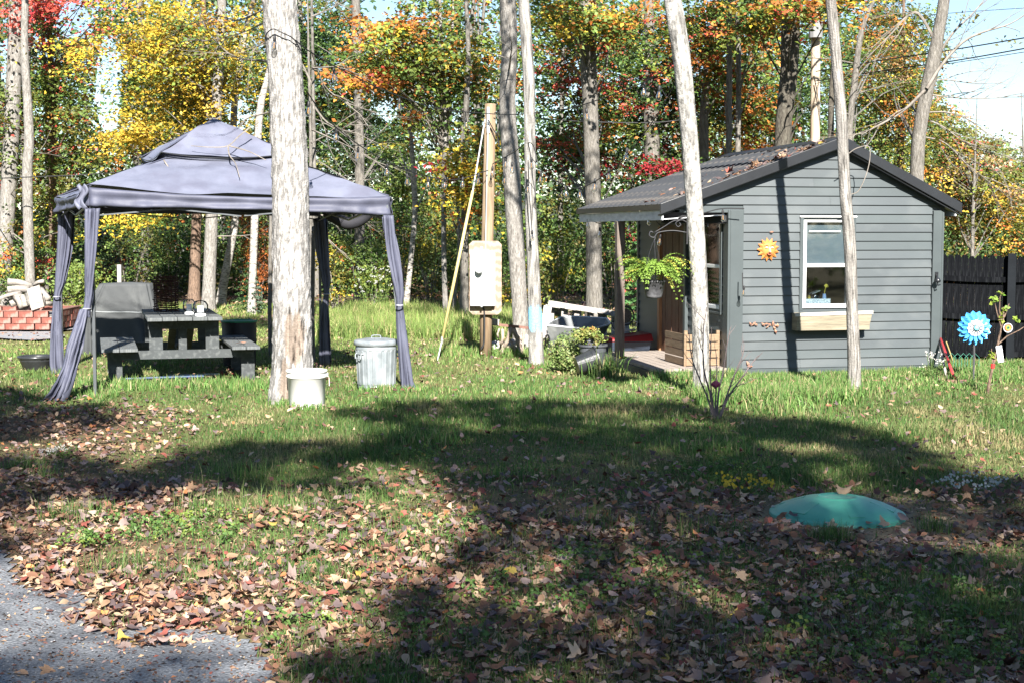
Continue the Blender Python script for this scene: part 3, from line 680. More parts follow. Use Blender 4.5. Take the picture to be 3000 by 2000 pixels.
def speck_cols(a, t, r, Q):
    A = a[None] * np.ones(len(t))[:, None]; T = t[:, None] * np.ones(len(a))[None]; x, y = np.cos(A), np.sin(A)
    m_ = fbm(x * 4.5, y * 4.5, T * 30, 72, 4); C = np.array([.30, .29, .272])[None, None] * np.clip(-.15 + 2.2 * m_, .25, 1.4)[..., None]
    lich = np.clip((fbm(x * 2, y * 2, T * 4, 75, 3) - .52) * 9, 0, 1)[..., None]; C = C * (1 - .45 * lich)
    crack = np.exp(-((T - .72) / .22) ** 2) * np.clip((vn(x * 12, y * 12, T * 4, 77) - .62) * 12, 0, 1)
    return r - .006 * crack, C * (1 - .75 * crack)[..., None]
def old_cols(a, t, r, Q):
    A = a[None] * np.ones(len(t))[:, None]; T = t[:, None] * np.ones(len(a))[None]; x, y = np.cos(A), np.sin(A)
    m_ = fbm(x * 6, y * 6, T * 8, 92, 4); C = np.array([.20, .188, .175])[None, None] * np.clip(-.3 + 2.5 * m_, .2, 1.5)[..., None]
    crack = np.clip((vn(x * 9 + 3, y * 9, T * 2.2, 97) - .68) * 12, 0, 1) * np.clip(1.3 - T, .15, 1)
    return r - .008 * crack, C * (1 - .7 * crack)[..., None]
def yard_tree(label, d, foot, pts, colfn, top, cat='tree', n=72, flare=.32, fx=5, seed=1, cr=None, step=.03, amp=.05):
    sc = F / d; b = Vector(((foot - 1500) / sc, d, 0)); root = thing('tall_tree', label, cat, b, 0, 'tall trees standing in the yard')
    P = [Vector((0, 0, -.06))]; rad = [pts[0][2] / sc / 2]
    for px, py, wd in pts[1:]: P.append(W(px, py, d) - b); rad.append(wd / sc / 2)
    dirn = (P[-1] - P[-2]).normalized(); zt = P[-1].z
    q = P[-1] + dirn * ((top - zt) / max(.5, dirn.z)); P.append(P[-1].lerp(q, .5)); P.append(q); rad += [rad[-1] * .75, rad[-1] * .25]
    link('trunk', trunk_mesh('trunk', P, rad, n, step, amp, flare, seed, fx, colfn), bark_col, root)
    mb = MB(); E = []
    for i in range(cr[0]):
        f = rnd.uniform(.0, 1); a = rnd.uniform(0, 6.283); s = P[-2].lerp(P[-1], f)
        branch(mb, s, (math.cos(a), math.sin(a), .5), rnd.uniform(1.0, cr[1]), .035, 1, E)
    mb.build('limbs', bark_grey, root)
    E = np.array([tuple(e) for e in E]); V, Fc, C = sprays(E, .5, 20, .12, pick_cols(cr[2], len(E))); link('crown', mesh_np('crown', V, Fc, C), leafm, root)
    return root
BIG = yard_tree('big furrowed grey tree trunk with a brown wound low down, beside the white bucket', 14.5, 848,
    [(848, 0, 118), (856, 1000, 114), (852, 700, 110), (850, 500, 106), (838, 250, 102), (818, 0, 100)], big_cols, 10.5, seed=5, cr=(7, 2, P_TOP), n=96, step=.026, fx=6, amp=.03)
BLUE = yard_tree('grey trunk with a splash of light blue paint beside the branch stand', 18.7, 1571,
    [(1571, 0, 44), (1571, 1040, 43), (1567, 900, 40), (1561, 750, 36), (1554, 590, 33), (1552, 400, 33), (1550, 250, 34), (1542, 120, 33), (1534, 0, 32)], paint_cols, 9.5, seed=9, cr=(5, 1.6, P_MIX), flare=.1, amp=.04)
mb = MB()
for l in ([(-.1, -.1, 4.5), (-.8, -.5, 4.75), (-1.7, -.7, 4.9), (-2.6, -1.3, 5.0)], [(-.1, 0, 4.9), (-.7, -1, 5.1), (-1.1, -2, 5.3)], [(-.1, -.1, 4.3), (.5, -.6, 4.6), (1.2, -1.0, 4.9)]):
    P = [tuple(q) for q in spline(l, 4)]; mb.tube(P, np.linspace(.035, .01, len(P)), 6, cap=False)
    for k in range(2, len(P) - 1): dd = (Vector(P[k + 1]) - Vector(P[k])).normalized(); branch(mb, P[k], dd + Vector((rnd.uniform(-.9, .9), rnd.uniform(-.9, .9), rnd.uniform(-.1, .5))), rnd.uniform(.6, 1.3), .013, 1)
mb.build('bare_limb', twig, BIG)
SPK = yard_tree('speckled white trunk with cracked bark standing in front of the porch', 15.1, 2064,
    [(2064, 0, 46), (2054, 1120, 46), (2052, 950, 50), (2044, 750, 50), (2030, 550, 50), (2018, 380, 50), (1998, 180, 52), (1971, 0, 52)], speck_cols, 9.5, seed=3, cr=(5, 1.8, P_TOP), flare=.12, amp=.04)
SLM = yard_tree('slender leaning grey trunk in front of the shed window, right of the other yard trees', 15.45, 2508,
    [(2508, 0, 36), (2502, 1060, 38), (2496, 900, 34), (2490, 720, 35), (2476, 560, 34), (2465, 350, 33), (2452, 200, 31), (2434, 0, 30)], old_cols, 8.5, seed=13, cr=(4, 1.5, P_TOP), flare=.15, amp=.05)
mb = MB()
for l in [((2502, 940), (2514, 930), (2522, 905)), ]: pass
# bare crossing twigs by the big tree
def dead_tree(label, px, d, strands, w=.012, grp='bare twiggy trees round the canopy'):
    b = Vector(((px - 1500) * d / F, d, 0)); root = thing('dead_tree', label, 'bare tree', b, 0, grp); mb = MB()
    P0 = [W(px, 900, d) - b, W(px + 6, 500, d) - b, W(px, 100, d) - b, W(px - 5, -100, d) - b]; mb.tube([Vector((0, 0, -.1))] + P0, [w * 2.6, w * 2.4, w * 2, w * 1.6, w], 7); mb.build('trunk', bark_grey, root)
    mb = MB()
    for s in strands:
        P = [W(x, y, d + rnd.uniform(-.4, .4)) - b for x, y in s]; Q = [tuple(q) for q in spline(P, 4)]; mb.tube(Q, np.linspace(w, .003, len(Q)), 4, cap=False)
        for k in range(2, len(Q) - 1, 2):
            dd = (Vector(Q[k + 1]) - Vector(Q[k])).normalized(); branch(mb, Q[k], dd + Vector((rnd.uniform(-.5, .5), rnd.uniform(-.5, .5), rnd.uniform(-.6, .5))), rnd.uniform(.25, .9), w * .5, 1)
    mb.build('limbs', twig, root)
dead_tree('bare twiggy tree just right of the big trunk with branches hanging over the canopy', 915, 19,
    [[(912, 150), (950, 250), (1010, 300), (1060, 340)], [(912, 300), (960, 360), (1020, 385), (1065, 372)], [(912, 420), (950, 400), (1000, 380), (1050, 350)], [(912, 50), (980, 20), (1050, -20)],
     [(912, 380), (1000, 420), (1080, 460), (1160, 520)], [(914, 250), (880, 180), (840, 150), (760, 120)], [(914, 620), (970, 640), (1050, 650)], [(914, 680), (960, 700), (1020, 760)], [(914, 600), (960, 560), (1010, 600)], [(914, 200), (1000, 200), (1090, 240)]])
dead_tree('bare twiggy tree left of the big trunk among the golden leaves', 790, 20,
    [[(790, 60), (700, 100), (600, 120), (520, 110)], [(790, 20), (700, 60), (640, 50), (560, 80)], [(790, 330), (720, 350), (680, 400), (640, 440)], [(790, 180), (700, 170), (640, 130), (560, 20)], [(790, 120), (740, 150), (690, 230)],
     [(790, 440), (700, 430), (660, 415), (600, 440)]])

# ------------------------------------------------------------------ trees behind the camera that shade the foreground
POLY = [([(985, 1205), (1300, 1180), (1900, 1185), (2150, 1215), (2380, 1240), (2620, 1300), (2850, 1390), (3300, 1420), (3500, 2050), (900, 2080), (930, 1950), (1090, 1800), (1320, 1660), (1390, 1510), (1340, 1425), (1150, 1370), (1010, 1330), (1120, 1260)], .97),
        ([(480, 1335), (700, 1300), (1000, 1290), (1200, 1320), (1200, 1440), (1000, 1470), (700, 1440), (520, 1420)], .95),
        ([(-200, 1335), (250, 1345), (520, 1370), (560, 1420), (430, 1470), (100, 1490), (-250, 1480)], .93),
        ([(-150, 1130), (120, 1150), (200, 1200), (160, 1270), (-150, 1300)], .9), ([(215, 1195), (330, 1190), (350, 1250), (230, 1270)], .9),
        ([(-300, 1960), (200, 1940), (400, 1915), (800, 1930), (800, 2080), (-300, 2100)], .8), ([(-300, 1565), (40, 1565), (110, 1630), (-300, 1650)], .6)]
LIGHT = [(2050, 1715, 120, 30), (1960, 1245, 230, 14), (2720, 1560, 160, 30), (2900, 1600, 120, 40), (2150, 1500, 60, 14), (1760, 1222, 160, 10), (2520, 1390, 200, 12), (1500, 1262, 220, 10), (2900, 1500, 130, 20), (2430, 1640, 110, 14), (2300, 1300, 130, 8), (1300, 1700, 60, 14)]
def inside(px, py, poly):
    c = np.zeros(len(px), bool); j = len(poly) - 1
    for i in range(len(poly)):
        xi, yi = poly[i]; xj, yj = poly[j]; m = ((yi > py) != (yj > py)); xx = (xj - xi) * (py - yi) / ((yj - yi) or 1e-9) + xi; c ^= m & (px < xx); j = i
    return c
n = 11800; gx = rng.uniform(-8, 9.5, n); gy = rng.uniform(4.4, 16.5, n); px, py = PX(gx, gy, 0)
jx = (fbm(gx * 1.1, gy * 1.1, 0, 61) - .5) * 110; jy = (fbm(gx * 1.1, gy * 1.1, 0, 62) - .5) * 34
pr = np.zeros(n)
for poly, p in POLY: pr = np.maximum(pr, inside(px + jx, py + jy, poly) * p)
for cx, cy, ax1, ay1 in LIGHT: pr[((px - cx) / ax1) ** 2 + ((py - cy) / ay1) ** 2 < 1] *= .12
dn = fbm(gx * 1.6, gy * 1.6, 0, 66, 3); pr *= np.clip(1.25 - 5.5 * np.maximum(dn - .55, 0), .10, 1)
sel = rng.random(n) < pr; gx, gy = gx[sel], gy[sel]; hh = rng.uniform(8.5, 12.5, len(gx)) / SH.z
SPR = np.stack([gx + SH.x * hh, gy + SH.y * hh, SH.z * hh], 1)
roots = [(-2.5, -9.0, 'maple behind the camera, left of the others, shading the driveway'), (3.6, -7.5, 'broad maple behind the camera, middle one, shading the foreground'), (9.5, -5.5, 'maple behind the camera, rightmost, shading the septic lid')]
own = np.argmin(np.stack([np.hypot(SPR[:, 0] - x, SPR[:, 1] - y) for x, y, _ in roots], 1), 1)
for k, (x, y, lab) in enumerate(roots):
    P = SPR[own == k] - np.array([x, y, 0]); root = thing('shade_maple', lab, 'tree', (x, y, 0), 0, 'tall maples behind the camera')
    link('trunk', trunk_mesh('trunk', [Vector((0, 0, -.1)), Vector((.1, 0, 4)), Vector((0, .1, 8)), Vector((.1, 0, 12))], [.22, .18, .13, .05], 12), bark_grey, root)
    V, Fc, C = sprays(P, .27, 9, .16, pick_cols(P_TOP, len(P)), .25, .35, .7, face=tuple(SH)); link('crown', mesh_np('crown', V, Fc, C), leafm, root)
    mb = MB()
    for e in P[::260]:
        z = max(3, e[2] - 3); mb.tube([tuple(q) for q in spline([(.05, 0, z), (e[0] * .5, e[1] * .5, (z + e[2]) / 2 + .3), tuple(e)], 3)], np.linspace(.06, .01, 7), 5, cap=False)
    mb.build('limbs', bark_grey, root)

# ------------------------------------------------------------------ shed
TH = math.atan(.21); SB = Vector((2.54, 17.2, 0)); WU, DV = 2.68, 3.62
Ct, St = math.cos(TH), math.sin(TH)
def SW(u, v, z): return Vector((SB.x + u * Ct - v * St, SB.y + u * St + v * Ct, z))
shed = thing('garden_shed', 'dark grey shed with lap siding, black metal roof and a side porch', 'shed', SB, TH)
sid = M('siding_vinyl', (.058, .071, .075), (.047, .058, .062), 1.4, .42, .03, (.6, 1, 1), spec=.4, c3=(.075, .086, .09), s3=3, f3=.4)
trimm = M('grey_trim', (.060, .073, .077), (.048, .059, .063), 2, .45, .03, spec=.4)
fascm = M('black_trim', (.016, .018, .022), (.011, .012, .015), 3, .35, .03, spec=.5)
roofm = M('black_metal_roof', (.030, .033, .039), (.018, .021, .026), 2, .62, .05, spec=.12, c3=(.10, .09, .08), s3=6, f3=.5)
whitem = M('white_paint', (.78, .79, .80), (.68, .69, .70), 3, .45, .03)
whitew = M('worn_white_board', (.62, .63, .66), (.42, .43, .46), 6, .6, .1, (1, 1, 4))
darkin = M('dark_interior', (.02, .02, .022), None, 3, .9, 0)
deckm = M('weathered_deck', (.36, .31, .27), (.20, .17, .15), 4, .8, .3, (1, 8, 1))
postm = M('grey_post_wood', (.17, .14, .12), (.09, .07, .06), 4, .8, .3, (8, 8, 1))
doorm = M('brown_door_wood', (.15, .075, .045), (.045, .022, .014), 5, .6, .3, (7, 7, .8))
casem = M('orange_brown_casing', (.40, .21, .11), (.24, .12, .06), 4, .6, .2, (7, 7, .8))
PK = 1.34; ZP = 2.79; ZE = 2.0; UE = -.88; UR = 2.86; ZR = 2.02
def roofz(u): return ZP - (PK - u) * (ZP - ZE) / (PK - UE) if u < PK else ZP - (u - PK) * (ZP - ZR) / (UR - PK)
def ulim(z, off):                           # u extent of the gable at height z, below the rake by off
    return PK - (ZP - off - z) * (PK - UE) / (ZP - ZE), PK + (ZP - off - z) * (UR - PK) / (ZP - ZR)
row = .1065; z0 = .10; WX0, WX1, WZ0, WZ1 = .915, 1.53, .80, 1.84     # window hole
# window outer px 2355..2506 -> u about .89..1.50
SIDV = [sid] + [M('siding_vinyl_faded', tuple(.058 * q * c for c in (1, 1.2, 1.3)), tuple(.047 * q * c for c in (1, 1.2, 1.32)), 1.4, .45, .03, (.6, 1, 1), spec=.4, c3=(.085, .096, .10), s3=3, f3=.5) for q in (.93, 1.06)]
def plank(name, A, B, mat, parent, top=.004, bot=.024):
    """A=(u0b,u1b,zb) B=(u0t,u1t,zt) lap board on the front wall (v = 0, proud towards -v)"""
    (a0, a1, zb), (c0, c1, zt) = A, B; mb = MB()
    mb.hexa([(a0, -bot, zb), (a1, -bot, zb), (a1, 0, zb), (a0, 0, zb), (c0, -top, zt), (c1, -top, zt), (c1, 0, zt), (c0, 0, zt)])
    return mb.build(name, rnd.choice(SIDV) if mat is sid else mat, parent)
nrow = int((ZP - .1 - z0) / row) + 1
for i in range(nrow):
    zb = z0 + i * row; zt = zb + row + .004
    l0, r0 = ulim(zb, .085); l1, r1 = ulim(zt, .085)
    if zb > ZP - .15: break
    if zb < 1.955: l0, l1, r0, r1 = .165, .165, WU - .115, WU - .115
    else:
        l0, l1 = max(l0, -.78), max(l1, -.78); r0, r1 = min(r0, 2.9), min(r1, 2.9)
    if l1 >= r1: l1 = r1 = (l0 + r0) / 2
    if l0 >= r0: break
    if zt > WZ0 - .02 and zb < WZ1 - .0:
        segs = [(l0, WX0 - .045, l1, WX0 - .045), (WX1 + .045, r0, WX1 + .045, r1)]
    else:
        s = [.9, 1.9, 2.3, 1.25, .5][i % 5] + .07 * (i % 3)
        segs = [(l0, s, l1, s), (s - .004, r0, s - .004, r1)] if l0 < s - .2 and s + .2 < r1 and i % 2 == 0 else [(l0, r0, l1, r1)]
    for a, b_, c, d_ in segs: plank('siding_board', (a, b_, zb + .002), (c, d_, zt), sid, shed)
mb = MB(); mb.prism([(.02, 0), (WU - .02, 0), (WU - .02, 1.95), (2.9, 1.97), (PK, ZP - .06), (-.78, 1.99), (-.78, 1.96), (.02, 1.95)], lambda u, z: (u, .002, z), lambda u, z: (u, .05, z)); 
# the wall behind the boards is built as separate pieces round the window hole
mb = MB()
mb.box(.02, .003, 0, WX0, .06, 1.95); mb.box(WX1, .003, 0, WU - .02, .06, 1.95); mb.box(WX0, .003, 0, WX1, .06, WZ0); mb.box(WX0, .003, WZ1, WX1, .06, 1.95)
mb.prism([(-.80, 1.953), (2.9, 1.953), (2.9, 1.98), (PK, ZP - .05), (-.80, 1.985)], lambda u, z: (u, .003, z), lambda u, z: (u, .06, z))
mb.box(WU - .06, .06, 0, WU, DV, 1.97); mb.box(.06, DV - .06, 0, WU - .06, DV, 1.97)
mb.prism([(0, 1.97), (WU, 1.97), (PK, ZP - .05)], lambda u, z: (u, DV - .06, z), lambda u, z: (u, DV, z))
mb.build('wall', sid, shed)
mb = MB(); mb.box(.0, -.028, 0, WU, .003, z0 - .004); mb.build('base_board', trimm, shed)
mb = MB(); mb.box(.0, -.045, 0, .16, .0, 1.955); mb.box(-.03, -.045, 0, -.0005, .12, 1.955); mb.build('corner_trim', trimm, shed, bevel=.004)
mb = MB(); mb.box(WU - .11, -.045, 0, WU + .005, .0, 1.955); mb.box(WU + .006, -.045, 0, WU + .03, .1, 1.955); mb.build('corner_trim', trimm, shed, bevel=.004)
mb = MB(); mb.box(-.62, -.03, 1.925, .17, .0, 1.955); mb.build('porch_header', trimm, shed)
mb = MB(); mb.box(-.8, .02, 1.80, -.0, .1, 1.925); mb.build('porch_beam', darkin, shed)
# roof
th = .03
mb = MB(); VF = -.13; VB = DV + .1
mb.hexa([(UE, VF, ZE - th), (PK, VF, ZP - th), (PK, VB, ZP - th), (UE, VB, ZE - th), (UE, VF, ZE), (PK, VF, ZP), (PK, VB, ZP), (UE, VB, ZE)])
mb.build('roof_panel', roofm, shed)
mb = MB(); mb.hexa([(PK, VF, ZP - th), (UR, VF, ZR - th), (UR, VB, ZR - th), (PK, VB, ZP - th), (PK, VF, ZP), (UR, VF, ZR), (UR, VB, ZR), (PK, VB, ZP)])
mb.build('roof_panel', roofm, shed)
ribs = np.linspace(VF + .12, VB - .05, 17); rib_me = None
L1 = math.hypot(PK - UE, ZP - ZE); a1 = math.atan2(ZP - ZE, PK - UE)
mb = MB(); mb.hexa([(0, -.022, 0), (L1, -.022, 0), (L1, .022, 0), (0, .022, 0), (0, -.012, .024), (L1, -.012, .024), (L1, .012, .024), (0, .012, .024)]); rib_me = mb.mesh('roof_rib')
for v in ribs: o = link('roof_rib', rib_me, roofm, shed, (UE, v, ZE + .001)); o.rotation_euler = (0, -a1, 0)
L2 = math.hypot(UR - PK, ZP - ZR); a2 = math.atan2(ZP - ZR, UR - PK)
for v in ribs[::2]: o = link('roof_rib', rib_me, roofm, shed, (PK, v, ZP + .001)); o.rotation_euler = (0, a2, 0); o.scale = (L2 / L1, 1, 1)
mb = MB()
mb.hexa([(PK - .17, VF - .01, ZP - .045), (PK, VF - .01, ZP + .018), (PK, VB, ZP + .018), (PK - .17, VB, ZP - .045), (PK - .17, VF - .01, ZP - .033), (PK, VF - .01, ZP + .03), (PK, VB, ZP + .03), (PK - .17, VB, ZP - .033)])
mb.hexa([(PK, VF - .01, ZP + .018), (PK + .17, VF - .01, ZP - .055), (PK + .17, VB, ZP - .055), (PK, VB, ZP + .018), (PK, VF - .01, ZP + .03), (PK + .17, VF - .01, ZP - .043), (PK + .17, VB, ZP - .043), (PK, VB, ZP + .03)])
mb.build('ridge_cap', fascm, shed)
def rake(ua, za, ub, zb, v0, v1, name='rake_board', h=.10):
    mb = MB(); mb.hexa([(ua, v0, za - h), (ub, v0, zb - h), (ub, v1, zb - h), (ua, v1, za - h), (ua, v0, za + .022), (ub, v0, zb + .022), (ub, v1, zb + .022), (ua, v1, za + .022)]); return mb.build(name, fascm, shed, bevel=.005)
rake(UE - .01, ZE, PK, ZP, VF - .03, VF - .005); rake(PK + .001, ZP, UR + .02, ZR, VF - .03, VF - .005)
for nm, (ua, za, ub, zb) in dict(a=(UE, ZE, PK, ZP), b=(PK, ZP, UR, ZR)).items():   # soffit behind the rake
    mb = MB(); mb.hexa([(ua, VF, za - .115), (ub, VF, zb - .115), (ub, -.03, zb - .115), (ua, -.03, za - .115), (ua, VF, za - .1), (ub, VF, zb - .1), (ub, -.03, zb - .1), (ua, -.03, za - .1)]); mb.build('soffit', fascm, shed)
mb = MB(); mb.box(UE - .012, VF - .02, ZE - .05, UE + .005, VB, ZE + .018); mb.build('eave_edge', fascm, shed)
mb = MB(); mb.box(UE + .02, VF + .02, ZE - .165, UE + .04, VB - .05, ZE - .052); mb.build('eave_fascia', whitew, shed)
mb = MB(); mb.hexa([(UE + .04, VF + .02, ZE - .16), (-.1, VF + .02, ZE - .11), (-.1, .0, ZE - .11), (UE + .04, .0, ZE - .16), (UE + .04, VF + .02, ZE - .15), (-.1, VF + .02, ZE - .1), (-.1, .0, ZE - .1), (UE + .04, .0, ZE - .15)]); mb.build('soffit', whitew, shed)
mb = MB(); mb.box(UR - .05, VF + .02, ZR - .13, UR - .03, VB, ZR - .035); mb.build('eave_fascia', whitew, shed)
# side wall of the porch (plane u = 0, faces -u)
DO0, DO1, DZ = 1.5, 2.55, 1.72; SW0, SW1, SZ0, SZ1 = .22, 1.0, .78, 1.83
mb = MB(); mb.box(.003, .12, 0, .06, SW0, 1.95); mb.box(.003, SW0, 0, .06, SW1, SZ0); mb.box(.003, SW0, SZ1, .06, SW1, 1.95); mb.box(.003, SW1, 0, .06, DO0, 1.95); mb.box(.003, DO0, DZ, .06, DO1, 1.95); mb.box(.003, DO1, 0, .06, DV, 1.95); mb.build('side_wall', sid, shed)
for i in range(18):
    zb = z0 + i * row; zt = zb + row + .004
    if zt > 1.96: zt = 1.96
    segs = [(.12, SW0 - .04), (SW1 + .04, DO0 - .06), (DO1 + .06, DV - .05)]
    if zt < SZ0 - .01 or zb > SZ1: segs = [(.12, DO0 - .06), (DO1 + .06, DV - .05)]
    if zb > DZ + .05: segs = [(.12, DV - .05)]
    for a, b_ in segs:
        mb = MB(); mb.hexa([(-.022, a, zb + .002), (0, a, zb + .002), (0, b_, zb + .002), (-.022, b_, zb + .002), (-.004, a, zt), (0, a, zt), (0, b_, zt), (-.004, b_, zt)]); mb.build('siding_board', sid, shed)
mb = MB(); mb.box(-.03, DV - .05, 0, -.0, DV + .02, 1.95); mb.build('corner_trim', trimm, shed)
door = MB(); door.box(.01, DO0 + .04, .1, .02, DO1 - .04, DZ - .02); door = door.build('door', doorm, shed)
for k in range(7):
    y0 = DO0 + .04 + k * (DO1 - DO0 - .08) / 7; mb = MB(); mb.box(-.014 + .004 * (k % 2), y0 + .004, .1, .009, y0 + (DO1 - DO0 - .08) / 7 - .004, DZ - .02); mb.build('door_plank', doorm, door)
mb = MB(); mb.lathe([(.0, 0), (.022, .004), (.024, .02), (.012, .03)], n=10); ob = mb.build('door_knob', M('brass_knob', (.4, .3, .12), None, 3, .3, 0, metal=1), door, smooth=True); ob.location = (-.02, DO0 + .14, .85); ob.rotation_euler = (0, -math.pi / 2, 0)
mb = MB(); mb.box(-.04, DO1 - .0, .0, -.0, DO1 + .09, DZ + .05); mb.build('door_casing', casem, shed)
mb = MB(); mb.box(-.06, DO0 - .08, .0, -.0, DO0 + .0, 1.94); mb.build('door_casing', trimm, shed)
mb = MB(); mb.box(-.03, DO0 + .001, DZ, -.0, DO1 - .001, DZ + .07); mb.build('door_casing', doorm, shed)
glassm = MG('window_glass', (.75, .8, .82), .03, alpha=.06)
screenm = M('window_screen', (.20, .22, .235), (.16, .18, .195), 1.5, .8, .05, (1, 1, 1))
def window(parent, name, X, Y, z0_, z1_, depth, side, lab=None):
    """X, Y: u range in front wall coords via map fn side(a, out, z)"""
    root = bpy.data.objects.new(name, None); COL.objects.link(root); root.parent = parent
    def bx(nm, a0, a1, o0, o1, za, zb, mat):
        mb = MB(); mb.hexa([side(a0, o0, za), side(a1, o0, za), side(a1, o1, za), side(a0, o1, za), side(a0, o0, zb), side(a1, o0, zb), side(a1, o1, zb), side(a0, o1, zb)]); return mb.build(nm, mat, root, bevel=.003)
    f = .042; zm = z0_ + (z1_ - z0_) * .485
    bx('casing', X - .045, X, .035, -.0, z0_ - .03, z1_ + .03, trimm); bx('casing', Y, Y + .045, .035, -.0, z0_ - .03, z1_ + .03, trimm)
    bx('casing', X - .045, Y + .045, .037, -.0, z0_ - .06, z0_ - .031, trimm); bx('drip_cap', X - .05, Y + .05, .048, -.0, z1_ + .031, z1_ + .05, whitem)
    bx('frame', X, X + f, .024, -.04, z0_, z1_, whitem); bx('frame', Y - f, Y, .024, -.04, z0_, z1_, whitem)
    bx('frame', X + f, Y - f, .022, -.04, z0_, z0_ + f * 1.1, whitem); bx('frame', X + f, Y - f, .022, -.04, z1_ - f * .6, z1_, whitem)
    bx('meeting_rail', X + f, Y - f, .016, -.03, zm - .02, zm + .022, whitem)
    bx('pane', X + f, Y - f, -.026, -.03, z0_ + f, zm - .021, glassm); bx('pane', X + f, Y - f, -.006, -.010, zm + .023, z1_ - f * .6, glassm)
    return root, zm, bx, f
wroot, zm, bx, f = window(shed, 'front_window', WX0, WX1, WZ0, WZ1, 0, lambda a, o, z: (a, -o, z))
bx('blind', WX0 + f, WX1 - f, -.034, -.036, zm + .02, WZ1 - .02, screenm)
for zq, l in ((1.70, .4),): bx('tape_strip', WX0 + .08, WX0 + .08 + l, -.0, -.003, zq, zq + .012, whitem)
window(shed, 'side_window', SW0, SW1, SZ0, SZ1, 0, lambda a, o, z: (-o, a, z))
mb = MB(); mb.box(SW0 + .05, .0, 0, .1, .1, .1)
mb = MB(); mb.box(.07, .07, .08, WU - .07, DV - .07, .1); mb.box(WU - .10, .07, .1, WU - .07, DV - .1, 1.95); mb.box(.07, DV - .12, .1, WU - .1, DV - .09, 1.95); mb.box(.07, .07, 1.93, WU - .07, DV - .07, 1.95); mb.build('interior', M('interior_board', (.10, .085, .07), None, 2, .9, .1), shed)
# things on the window sill
frm = {}
def sillpos(u): return SW(u, .10, WZ0 + f * 1.1 + .0)
mb = MB(); mb.box(WX0 + .02, .045, WZ0 - .02, WX1 - .02, .22, WZ0 + .03); mb.build('inner_sill', whitem, shed)
bz = WZ0 + .031
card = thing('sill_card', 'pale mottled card leaning inside the shed window, along its lower edge', 'card', SW(WX0 + .05, .06, bz), TH)
mb = MB(); mb.box(0, 0, 0, .34, .012, .075); mb.build('card_panel', M('mottled_card', (.62, .66, .68), (.25, .3, .34), 45, .6, 0, lo=.42, hi=.58), card)
jar = thing('glass_jar', 'clear glass jar with slanted lid inside the shed window', 'jar', SW(WX0 + .22, .13, bz), TH)
mb = MB(); mb.lathe([(.0, 0), (.045, 0), (.05, .02), (.05, .10), (.04, .12)], n=16); mb.build('jar_body', MG('jar_glass', (.85, .9, .95), .05, alpha=.2), jar, smooth=True)
mb = MB(); mb.cbox((0.0, 0, .15), (.11, .09, .012), Ry(R(-20))); mb.build('jar_lid', M('steel_lid', (.5, .52, .55), None, 4, .3, 0, metal=.8), jar)
vase = thing('bud_vase', 'pale blue vase with a small yellow sprig inside the shed window', 'vase', SW(WX0 + .345, .14, bz), TH)
mb = MB(); mb.lathe([(.0, 0), (.025, 0), (.03, .05), (.02, .12), (.022, .13)], n=14); mb.build('vase_body', M('blue_glaze', (.22, .33, .55), None, 4, .3, 0), vase, smooth=True)
mb = MB(); mb.tube([(0, 0, .1), (.01, 0, .18), (.02, 0, .22)], .004, 5); mb.add([(.02, 0, .2), (-.01, -.01, .23), (.02, -.01, .25), (.05, 0, .23)], [(0, 1, 2, 3)]); mb.add([(.02, 0, .21), (.0, .01, .2), (.05, .01, .205), (.06, 0, .22)], [(0, 1, 2, 3)]); mb.build('sprig', M('yellow_sprig', (.45, .38, .05), None, 4, .7, 0), vase)
for k in range(2):
    bee = thing('bee_ornament', ['black and yellow striped ornament in the corner of the shed window, left one of two', 'black and yellow striped ornament in the shed window, right one of two'][k], 'ornament', SW(WX0 + .075 + k * .055, .09, bz + .09), TH, 'striped ornaments in the shed window')
    mb = MB(); mb.lathe([(.0, -.035), (.016, -.02), (.02, 0), (.014, .02), (.0, .032)], n=10); mb.build('ornament_body', M('bee_yellow', (.5, .38, .03), (.03, .02, .01), 1, .5, 0, (.1, .1, 60), lo=.48, hi=.52), bee, smooth=True)
    mb = MB(); mb.tube([(.0, 0, .03), (-.012, 0, .045), (0, 0, .055), (.012, 0, .045), (.002, 0, .032)], .003, 5); mb.build('hanging_loop', fascm, bee)
# flower box under the window
boxm = M('weathered_plank', (.27, .235, .17), (.15, .13, .095), 3, .8, .35, (.8, 1, 7), c3=(.2, .18, .13), s3=9, f3=.5)
fb = thing('window_box', 'weathered wooden flower box mounted under the front shed window', 'flower box', SW(1.24, 0, .548), TH)
mb = MB(); mb.hexa([(-.475, -.20, .0), (.44, -.20, .0), (.44, -.18, .0), (-.475, -.18, .0), (-.455, -.215, .175), (.475, -.215, .195), (.475, -.195, .195), (-.455, -.195, .175)]); mb.build('front_board', boxm, fb)
mb = MB(); mb.hexa([(-.49, -.222, .165), (.485, -.222, .185), (.485, -.19, .185), (-.49, -.19, .165), (-.49, -.222, .205), (.485, -.222, .225), (.485, -.19, .225), (-.49, -.19, .205)]); mb.build('front_rail', M('bleached_rail', (.42, .40, .37), (.3, .28, .25), 5, .8, .2, (1, 1, 6)), fb)
for s in (-1, 1):
    mb = MB(); mb.hexa([(s * .46, -.178, .0), (s * .44, -.178, .0), (s * .44, -.03, .0), (s * .46, -.03, .0), (s * .46, -.19, .18), (s * .44, -.19, .18), (s * .44, -.03, .2), (s * .46, -.03, .2)][::1]); mb.build('end_board', boxm, fb)
mb = MB(); mb.box(-.43, -.178, .0, .43, -.03, .02); mb.build('bottom_board', boxm, fb)
mb = MB(); mb.box(-.43, -.028, .0, .43, -.022, .2); mb.build('back_board', boxm, fb)
mb = MB(); mb.box(-.4, -.17, .022, .4, -.04, .15); mb.build('potting_soil', M('soil', (.05, .035, .025), None, 20, .95, .5), fb)
